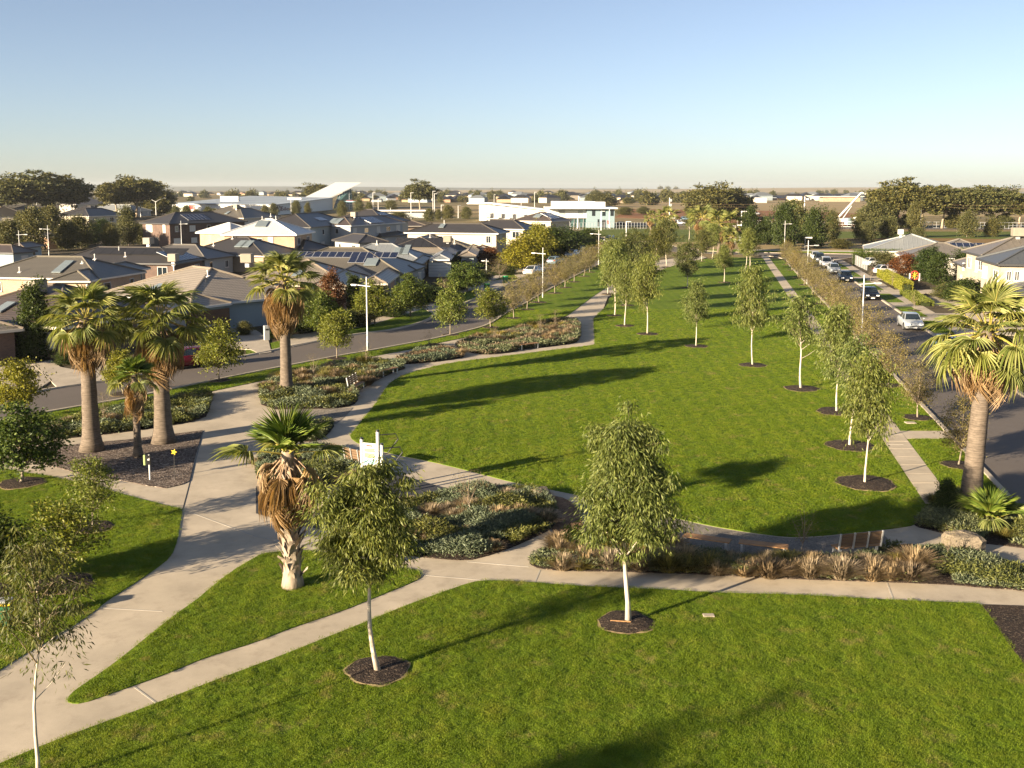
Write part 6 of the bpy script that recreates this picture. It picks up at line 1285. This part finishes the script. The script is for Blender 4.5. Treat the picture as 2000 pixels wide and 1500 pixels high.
# electrical pillar, boulders, bins, letterbox pillars
c = G(11, 1222); t = thing('power_pillar', 'green electrical pillar with yellow band at the left edge', 'power pillar', (c.x, c.y, .02), .2); MB().bevel_box((0, 0, .32), (.42, .36, .64), .03).build('body', [MATS['plastic_green']], t); MB().bevel_box((0, 0, .68), (.44, .38, .06), .015).build('band', [MATS['yellow_paint']], t); MB().bevel_box((0, 0, .76), (.46, .40, .09), .03).build('lid', [MATS['galv']], t)
def boulder(label, px, py, sx, sy, sz, seed, rz=0):
    rng = np.random.default_rng(seed); V = []; nu, nv = 14, 8; fs = []
    for j in range(nv + 1):
        for i in range(nu):
            a, e = 2 * math.pi * i / nu, -math.pi / 2 + math.pi * j / nv; x, y, z = math.cos(e) * math.cos(a), math.cos(e) * math.sin(a), math.sin(e)
            q = 4.5; k = (abs(x) ** q + abs(y) ** q + abs(z) ** q) ** (-1 / q); k *= 1 + rng.uniform(-.05, .05) + .06 * math.sin(3 * a + seed + 2 * z); V.append((x * k * sx / 2, y * k * sy / 2, (z * k * .5 + .42) * sz))
    for j in range(nv):
        for i in range(nu): fs.append((j * nu + i, j * nu + (i + 1) % nu, (j + 1) * nu + (i + 1) % nu, (j + 1) * nu + i))
    b = MB(); b.add(V, fs); c = G(px, py); o = b.build('boulder', [MATS['rock']], None, False, (c.x, c.y, .02), (0, 0, rz)); tag(o, label, 'boulder', 'landscape boulders')
boulder('large flat-topped brown boulder by the right path', 1879, 1075, 1.4, .95, .7, 2, -.15); boulder('grey boulder at the tip of the mounded bed', 1056, 972, .75, .9, .42, 5, .4); boulder('pale slab boulder at the edge of the street palm bed', 660, 792, .95, .6, .34, 7, .3); boulder('small orange boulder on the small round bed', 822, 704, .4, .35, .28, 9)
def bin_(label, px, py):
    c = G(px, py); t = thing('wheelie_bin', label, 'bin', (c.x, c.y, .03), .5, 'wheelie bins'); b = MB()
    b.add([(-.2, -.24, .06), (.2, -.24, .06), (.2, .24, .06), (-.2, .24, .06), (-.28, -.31, .95), (.28, -.31, .95), (.28, .31, .95), (-.28, .31, .95)], [(3, 2, 1, 0), (0, 1, 5, 4), (1, 2, 6, 5), (2, 3, 7, 6), (3, 0, 4, 7)]); b.build('tub', [MATS['plastic_green']], t)
    MB().bevel_box((0, 0, .99), (.62, .68, .09), .03).build('lid', [MATS['bin_lid']], t); MB().tube([(-.25, .33, .92), (.25, .33, .92)], .02, 6).build('handle', [MATS['steel_black']], t)
    for s in (-1, 1): MB().tube([(s * .2, .24, .1), (s * .26, .24, .1)], .1, 10).build('wheel', [MATS['tyre']], t)
bin_('nearer green wheelie bin at the left street driveway', 951, 570); bin_('farther green wheelie bin on the left street verge', 987, 554)
def letterbox(label, px, py, h=1.1, w=.5):
    c = G(px, py); t = thing('letterbox_pillar', label, 'letterbox', (c.x, c.y, .0), .5, 'letterbox pillars'); MB().bevel_box((0, 0, h / 2), (w, w * .8, h), .02).build('pillar', [MATS['render_grey']], t); MB().box((0, -w * .4 - .005, h * .75), (w * .55, .02, .14)).build('slot', [MATS['steel_black']], t)
letterbox('grey letterbox pillar beside the palm and timber garage', 521, 665, 1.3, .45); letterbox('left grey letterbox pillar near the far hedge', 1092, 498, 1.5, .8); letterbox('right grey letterbox pillar near the far hedge', 1103, 494, 1.5, .8)
c = G(1572, 487); t = thing('street_sign', 'small white street name sign beyond the cross street', 'sign', (c.x, c.y, 0), 0); MB().tube([(0, 0, 0), (0, 0, 2.6)], .04, 6).build('post', [MATS['galv']], t); MB().box((.75, 0, 2.5), (1.5, .04, .28)).build('blade', [MATS['paint_white']], t)
c = G(1443, 477); t = thing('shade_frame', 'white tubular shade frame beside the distant palms', 'shade frame', (c.x, c.y, 0), 0)
for x in (-.9, .1): MB().tube([(x, 0, 0), (x, 0, 4.3)], .09, 6).build('post', [MATS['paint_white']], t)
MB().box((-.4, 0, 4.35), (2.2, 1.0, .15)).build('roof', [MATS['paint_white']], t)
strip('path_joint', (1735, 870), (1764, 870), .03, .05, 'concrete_far')
c = G(1384, 1205); b = MB(); b.bevel_box((0, 0, .02), (.34, .22, .05), .01); tag(b.build('pit_cover', [MATS['concrete_old']], None, False, (c.x, c.y, .03)), 'small pale pit cover in the front lawn', 'pit cover', 'pit covers')
c = G(1778, 828); b = MB(); b.bevel_box((0, 0, .02), (.55, .4, .05), .01); tag(b.build('pit_cover', [MATS['concrete_old']], None, False, (c.x, c.y, .05)), 'small pale pit cover on the right verge beside the side path', 'pit cover', 'pit covers')
b = MB(); A = G(1192, 1220); C = G(1232, 1223); b.tube([(A.x, A.y, .12), (C.x, C.y, .13)], .028, 6); tag(b.build('fallen_stake', [MATS['timber']]), 'short timber stake lying on the mulch of the front gum', 'stake')

c = G(1786, 549); t = thing('garden_ornament', 'colourful round wagon-wheel ornament in the front garden behind the hedge', 'ornament', (c.x, c.y, 0), .2)
MB().tube([(.62 * math.cos(a), 0, .8 + .62 * math.sin(a)) for a in np.linspace(0, 2 * math.pi, 21)], .07, 6, cap=False).build('rim', [MATS['sign_red']], t)
for k in range(8): MB().tube([(0, 0, .8), (.6 * math.cos(k * .785), 0, .8 + .6 * math.sin(k * .785))], .04, 5).build('spoke', [MATS['yellow_paint']], t)
for s_ in (-1, 1): MB().box((s_ * .75, 0, .55), (.14, .14, 1.1)).build('stand', [MATS['paint_white']], t)

# ---- halls
def face(parent, name, pts, mat, th=None):
    b = MB(); n = len(pts); b.add(pts, [tuple(range(n))]); return b.build(name, [MATS[mat]], parent)
def pxw(px, Y): return (px - 1000) / F * (Y * cp + (CH) * sp)
MAT('hall_white', (.62, .61, .58), .55, var=.05, vscale=.1); MAT('hall_roof', (.33, .37, .40), .5, var=.08, vscale=.1); MAT('hall_strip', (.05, .06, .07), .5); MAT('maroon', (.12, .015, .03), .5); MAT('hall_grey', (.36, .37, .37), .6, var=.05, vscale=.2); MAT('hall_blue', (.20, .27, .30), .6, var=.05, vscale=.2)
t = thing('leisure_centre', 'large white hall with upswept slanted roof and glass end', 'hall', (0, 0, 0))
P1, P2, P3 = Vector((pxw(344, 535), 535, 0)), Vector((pxw(535, 500), 500, 0)), Vector((pxw(650, 632), 632, 0)); P4 = P1 + P3 - P2
b = MB(); b.add([P1, P2, P3, P4, P1 + Vector((0, 0, 5.2)), P2 + Vector((0, 0, 5)), P3 + Vector((0, 0, 7.2)), P4 + Vector((0, 0, 8))], [(0, 1, 5, 4), (1, 2, 6, 5), (2, 3, 7, 6), (3, 0, 4, 7)]); b.build('wall', [MATS['hall_white']], t)
up = Vector((0, 0, .25)); R1, R2, R3, R4 = P1 + Vector((-1, -1, 5.2)) , P2 + Vector((1, -1, 5.0)), P3 + Vector((1, 0, 7.2)), P4 + Vector((-1, 0, 8)); b = MB(); b.add([R1, R2, R3, R4, R1 + up, R2 + up, R3 + up, R4 + up], [(0, 1, 5, 4), (1, 2, 6, 5), (4, 5, 6, 7), (2, 3, 7, 6), (3, 0, 4, 7)]); b.build('roof', [MATS['hall_roof']], t)
for k in range(4):
    f0, f1 = .1, .93; s0 = .16 + k * .21; a = (R1 + up).lerp(R4 + up, s0).lerp((R2 + up).lerp(R3 + up, s0), f0); d = (R1 + up).lerp(R4 + up, s0).lerp((R2 + up).lerp(R3 + up, s0), f1); n_ = (R4 - R1).normalized() * 1.6; z = Vector((0, 0, .12))
    face(t, 'roof_strip', [a + z, d + z, d + n_ + z, a + n_ + z], 'hall_strip')
for (u, v, s) in ((.33, .3, 7), (.75, .62, 3), (.82, .62, 3)):
    p = R1.lerp(R2, u).lerp(R4.lerp(R3, u), v); MB().box((p.x, p.y, p.z + s * .2), (s * 1.4, s * .5, s * .42)).build('plant_room', [MATS['hall_white']], t)
for (x0, x1, z0, z1) in ((372, 384, 2.4, 4.6), (463, 468, .2, 2.2), (441, 445, .5, 2.0), (415, 421, .5, 1.8), (502, 509, .3, 1.8)):
    u0, u1 = (x0 - 344) / 191, (x1 - 344) / 191; a, d = P1.lerp(P2, u0), P1.lerp(P2, u1); o_ = Vector((-.05, -.25, 0)); face(t, 'red_panel', [a + o_ + Vector((0, 0, z0)), d + o_ + Vector((0, 0, z0)), d + o_ + Vector((0, 0, z1)), a + o_ + Vector((0, 0, z1))], 'sign_red')
dv = (P3 - P2); az = math.atan2(dv.y, dv.x)
for (txt, u, z, s) in (('The', .03, 3.4, 1.9), ('Jubilee', .03, 1.9, 2.6)):
    cu = bpy.data.curves.new('sign_text', 'FONT'); cu.body = txt; cu.size = s; cu.extrude = .05; ob = bpy.data.objects.new('tmp', cu); COL.objects.link(ob); bpy.context.view_layer.update()
    me = bpy.data.meshes.new_from_object(ob.evaluated_get(bpy.context.evaluated_depsgraph_get())); bpy.data.objects.remove(ob); me.materials.clear(); me.materials.append(MATS['maroon'])
    o = mesh_obj('sign_lettering', me, t); p = P2.lerp(P3, u) + Vector((dv.y, -dv.x, 0)).normalized() * .2; o.location = (p.x, p.y, z); o.rotation_euler = (math.pi / 2, 0, az); o.scale = (4.2, 1, 1)
E1, E2 = Vector((pxw(640, 634), 634, 6.9)), Vector((pxw(707, 640), 640, 16.6)); E3, E4 = Vector((pxw(657, 708), 708, 17.2)), Vector((pxw(593, 702), 702, 6.6)); b = MB(); dn = Vector((0, 0, -.9))
b.add([E1, E2, E3, E4, E1 + dn, E2 + dn * .3, E3 + dn * .3, E4 + dn], [(0, 1, 2, 3), (4, 5, 1, 0), (5, 6, 2, 1), (7, 6, 5, 4), (6, 7, 3, 2), (7, 4, 0, 3)]); b.build('slanted_roof', [MATS['hall_grey']], t)
gl = [Vector((pxw(650, 633), 633, 0)), Vector((pxw(689, 640), 640, 0)), Vector((pxw(687, 640), 640, 13.0)), Vector((pxw(661, 637), 637, 9.0))]; face(t, 'glass_wall', gl, 'glass_teal')
for k in range(1, 6): a, d = gl[0].lerp(gl[1], k / 6), gl[3].lerp(gl[2], k / 6); MB().tube([a + Vector((0, -.2, 0)), d + Vector((0, -.2, 0))], .12, 4).build('mullion', [MATS['galv']], t)
for k in range(1, 4): a, d = gl[0].lerp(gl[3], k / 4), gl[1].lerp(gl[2], k / 4); MB().tube([a + Vector((0, -.25, 0)), d + Vector((0, -.25, 0))], .12, 4).build('transom', [MATS['galv']], t)
face(t, 'glass_side', [gl[1], Vector((pxw(689, 700), 700, 0)), Vector((pxw(687, 700), 700, 13)), gl[2]], 'glass_teal')
MB().box((pxw(684, 630), 630, 5.0), (8, 3, .5), -.2).build('canopy', [MATS['sign_blue']], t); MB().box((pxw(690, 630), 630, 5.6), (8, 2.4, .5), -.2).build('canopy', [MATS['maroon']], t)

t = thing('community_hall', 'white two-level community building with dark upper windows and blue-grey end', 'hall', (0, 0, 0))
def blk(name, x0, x1, Y, z0, z1, dep, mat, par=None):
    X0, X1 = pxw(x0, Y), pxw(x1, Y); return MB().box(((X0 + X1) / 2, Y + dep / 2, (z0 + z1) / 2), (X1 - X0, dep, z1 - z0)).build(name, [MATS[mat]], par or t)
blk('wall', 1074, 1146, 345, 3.1, 6.0, 18, 'hall_white'); blk('glass_front', 1100, 1146, 346, 0, 3.1, 15, 'glass_teal'); blk('wall', 1146, 1200, 343, 0, 6.2, 20, 'hall_blue'); blk('roof_slab', 1066, 1206, 341, 6.25, 6.7, 24, 'hall_white'); blk('upper_storey', 1079, 1162, 349, 6.7, 8.6, 14, 'hall_white'); blk('upper_storey', 1162, 1182, 348.5, 6.7, 8.5, 14, 'hall_grey')
for (x0, x1) in ((1091, 1103), (1129, 1138)): blk('window', x0, x1, 344.9, 4.2, 5.8, .3, 'hall_grey')
for (x0, x1) in ((1156, 1162), (1176, 1182), (1192, 1198)): blk('window', x0, x1, 342.9, 3.9, 5.9, .3, 'glass_dark')
for k in range(5): blk('mullion', 1103 + k * 9, 1103.7 + k * 9, 345.7, 0, 3.1, .3, 'galv')
blk('door', 1176, 1182, 342.85, 0, 2.6, .3, 'trim_dark'); blk('window', 1167, 1170, 342.9, .4, 2.8, .3, 'glass_dark'); blk('red_sign', 1186, 1189, 342.85, 1.2, 2.4, .3, 'sign_red')
t = thing('low_hall', 'long white hall with roof sloping down to the right behind the dark houses', 'hall', (0, 0, 0))
X0, Xm, X1 = pxw(912, 420), pxw(960, 420), pxw(1072, 420); b = MB(); b.add([(X0, 420, 7.2), (Xm, 415, 7.3), (X1, 410, 4.6), (X1, 445, 4.4), (Xm, 450, 7.0), (X0, 425, 7.1), (X0, 420, 6.7), (Xm, 415, 6.7), (X1, 410, 4.1), (X1, 445, 4.0), (Xm, 450, 6.6), (X0, 425, 6.7)], [(0, 1, 4, 5), (1, 2, 3, 4), (6, 7, 1, 0), (7, 8, 2, 1), (8, 9, 3, 2), (11, 10, 7, 6), (10, 9, 8, 7), (9, 10, 4, 3), (10, 11, 5, 4)]); b.build('roof', [MATS['hall_white']], t)
b = MB(); b.add([(pxw(936, 420), 419, 0), (X1, 412, 0), (X1, 412, 4.3), (pxw(936, 420), 419, 6.6), (pxw(936, 420), 445, 0), (pxw(936, 420), 445, 6.6)], [(0, 1, 2, 3), (4, 0, 3, 5)]); b.build('wall', [MATS['hall_white']], t)
for k in range(5): x = pxw(950 + k * 22, 416); MB().box((x, 415.6 - k * 1.1 + 1.0, 2.4 - k * .15), (3.2, .3, 2.0)).build('window', [MATS['hall_grey']], t)
t = thing('market_shed', 'low pale shed roofs behind the dark two-storey house', 'shed', (0, 0, 0)); blk('wall', 735, 828, 455, 0, 3.0, 12, 'hall_grey'); blk('roof', 732, 832, 453, 3.0, 3.4, 16, 'hall_white')
# ---- fences, poles and wires in the distance
def mesh_fence(label, a, c, h, n):
    A, C = G(*a), G(*c); t = thing('wire_fence', label, 'fence', (0, 0, 0), 0, 'distant wire fences'); pm = MB().box((0, 0, h / 2), (.12, .12, h)).mesh('post', [MATS['galv']])
    for i in range(n + 1): p = A.lerp(C, i / n); mesh_obj('post', pm, t, (p.x, p.y, 0))
    for z in (.1, h * .5, h - .02): MB().tube([(A.x, A.y, z), (C.x, C.y, z)], .05, 4).build('rail', [MATS['galv']], t)
mesh_fence('wire fence in front of the community building', (1108, 449), (1262, 447), 2.2, 26); mesh_fence('long wire fence under the right umbrella gums', (1700, 444), (2010, 447), 2.0, 40); mesh_fence('wire fence along the earthworks', (1440, 440), (1700, 444), 1.8, 30)
PP = []
for (px, py, ty, lab) in ((1130, 430, 383, 'power pole behind the community building'), (1307, 438, 386, 'power pole with transformer beside the far palms'), (1372, 425, 378, 'power pole in front of the large dark clump'), (1570, 442, 384, 'power pole between the far dark trees'), (1797, 447, 385, 'power pole in front of the right umbrella gums'), (2060, 452, 384, 'power pole beyond the right edge')):
    c = G(px, py); h = HT(px, py, ty); t = thing('power_pole', lab, 'power pole', (c.x, c.y, 0), 0, 'power poles'); MB().tube([(0, 0, 0), (0, 0, h)], [.22, .15], 7).build('pole', [MATS['pole_paint']], t); MB().box((0, 0, h * .80), (2.4, .12, .12)).build('crossarm', [MATS['timber_grey']], t); PP.append((c.x, c.y, h * .80))
    if px == 1307:
        for z in (.62, .72, .9): MB().box((.35, 0, h * z), (.9, .6, 1.0)).build('transformer', [MATS['galv']], t)
PP = [PP[0], PP[1], PP[3], PP[4], PP[5]]
for s, lab in ((-1, 'upper sagging power wire across the distance'), (1, 'lower sagging power wire across the distance')):
    b = MB()
    for a, c in zip(PP[:-1], PP[1:]):
        pts = [(a[0] + (c[0] - a[0]) * k / 10 + s, a[1] + (c[1] - a[1]) * k / 10, a[2] + (c[2] - a[2]) * k / 10 - .6 * math.sin(math.pi * k / 10) - (s > 0) * .9) for k in range(11)]; b.tube(pts, .022, 4)
    tag(b.build('power_wire', [MATS['timber_grey']]), lab, 'wire', 'power wires')
# concrete pump with raised boom
c = G(1648, 438); t = thing('concrete_pump', 'white concrete pump truck with its long boom raised', 'pump truck', (c.x, c.y, 0), 0); MB().bevel_box((1.5, 0, 1.5), (9, 2.5, 1.2), .1).build('chassis', [MATS['paint_white']], t); MB().bevel_box((-4.2, 0, 1.8), (2.2, 2.5, 2.6), .2).build('cab', [MATS['paint_white']], t); MB().box((-5.2, 0, 2.3), (.3, 2.2, 1.0)).build('windscreen', [MATS['glass_dark']], t)
k_ = c.y / F; MB().tube([(-2, 0, 2.5), ((1680 - 1648) * k_, 0, HT(1648, 438, 376))], [.45, .3], 6).build('boom', [MATS['paint_white']], t); MB().tube([((1680 - 1648) * k_, 0, HT(1648, 438, 376)), ((1688 - 1648) * k_, 0, HT(1648, 438, 379)), ((1697 - 1648) * k_, 0, HT(1648, 438, 391))], [.3, .25, .2], 6).build('boom_tip', [MATS['paint_white']], t); MB().tube([(-.5, 0, 2.0), ((1662 - 1648) * k_, 0, HT(1648, 438, 402))], .2, 6).build('boom_ram', [MATS['galv']], t)
wm = MB().tube([(0, -1.25, .5), (0, 1.25, .5)], .5, 12).mesh('wheel', [MATS['tyre']])
for x in (-3.6, 2.5, 3.8): mesh_obj('wheel', wm, t, (x, 0, 0))
b = MB(); c = G(1655, 440); b.bevel_box((0, 0, 1.2), (7, 2.4, 2.2), .2); t = thing('mixer_truck', 'white mixer truck parked below the pump boom', 'truck', (c.x + 2, c.y - 6, 0), .2); MB().tube([(-2, 0, 2.2), (0, 0, 2.6), (2.6, 0, 2.9)], [.7, 1.25, .7], 12).build('drum', [MATS['paint_white']], t, True); MB().bevel_box((-4, 0, 1.6), (2, 2.4, 2.4), .2).build('cab', [MATS['hall_blue']], t); MB().box((0, 0, 1.0), (7.5, 2.2, .5)).build('chassis', [MATS['trim_dark']], t)
for x in (-3.6, 1.5, 2.8): mesh_obj('wheel', wm, t, (x, 0, 0))

# ---- distant estates: small houses, each one a thing
fh = []
for i, (w_, r_) in enumerate((('render_grey', 'tile_charcoal'), ('render_cream', 'tile_grey'), ('brick_tan', 'tile_charcoal'), ('render_brown', 'tile_brown'), ('render_bluegrey', 'metal_bluegrey'), ('brick_orange', 'tile_grey'))):
    b = MB(); x, y, e, h = 8 + i % 3, 6.0, (2.6, 4.6)[i % 3 == 1], 2.9; b.box((0, 0, e / 2), (2 * x - 1, 2 * y - 1, e)); b.add([(-x, -y, e), (x, -y, e), (x, y, e), (-x, y, e), (-x + y, 0, e + h), (x - y, 0, e + h)], [(0, 1, 5, 4), (1, 2, 5), (2, 3, 4, 5), (3, 0, 4)], 1)
    fh.append(b.mesh('far_house', [MATS[w_], MATS[r_]]))
rnd = random.Random(12)
for i in range(290):
    if i < 150: px, py = rnd.uniform(700, 1300), 368 + 12 + 16 * rnd.random() ** 1.3
    elif i < 205: px, py = rnd.uniform(300, 720), 368 + 9 + 12 * rnd.random()
    elif i < 265: px, py = rnd.uniform(1420, 1760), 368 + 17 + 7 * rnd.random()
    else: px, py = rnd.uniform(1750, 2050), 368 + 12 + 8 * rnd.random()
    if 330 < px < 710 and py > 384: py = 381
    c = G(px, py); o = mesh_obj('distant_house', fh[i % 6], None, (c.x, c.y, -.1), (0, 0, rnd.uniform(0, 3.14)), rnd.uniform(.85, 1.25)); tag(o, 'tiny hazy house of the distant estates', 'house', 'houses of the distant estates')
c = G(1463, 396); t = thing('yellow_shed', 'long pale yellow shed on the distant plain', 'shed', (c.x, c.y, 0), 0); MB().box((0, 0, 2.2), (30, 10, 4.4)).build('wall', [MATS['trim_cream']], t); MB().box((2, 3, 4.6), (44, 14, .4)).build('roof', [MATS['hall_roof']], t)
c = G(1640, 394); t = thing('white_warehouse', 'long low white warehouse beside the pump boom', 'shed', (c.x, c.y, 0), 0); MB().box((0, 0, 2.5), (36, 12, 5)).build('wall', [MATS['brick_tan']], t); MB().box((0, 0, 5.2), (44, 16, .5)).build('roof', [MATS['hall_white']], t)

# ---- air
m, nt = nodes('air'); o_ = N(nt, 'ShaderNodeOutputMaterial'); v = N(nt, 'ShaderNodeVolumePrincipled'); v.inputs['Color'].default_value = (.86, .90, .95, 1); v.inputs['Density'].default_value = HAZE; v.inputs['Anisotropy'].default_value = .2
nt.links.new(v.outputs[0], o_.inputs['Volume'])
b = MB(); b.box((0, 0, 29), (18400, 18400, 62)); hz = b.build('haze', [m]); hz['kind'] = 'stuff'; hz['label'] = 'thin pale haze over the whole plain'; hz['category'] = 'haze'
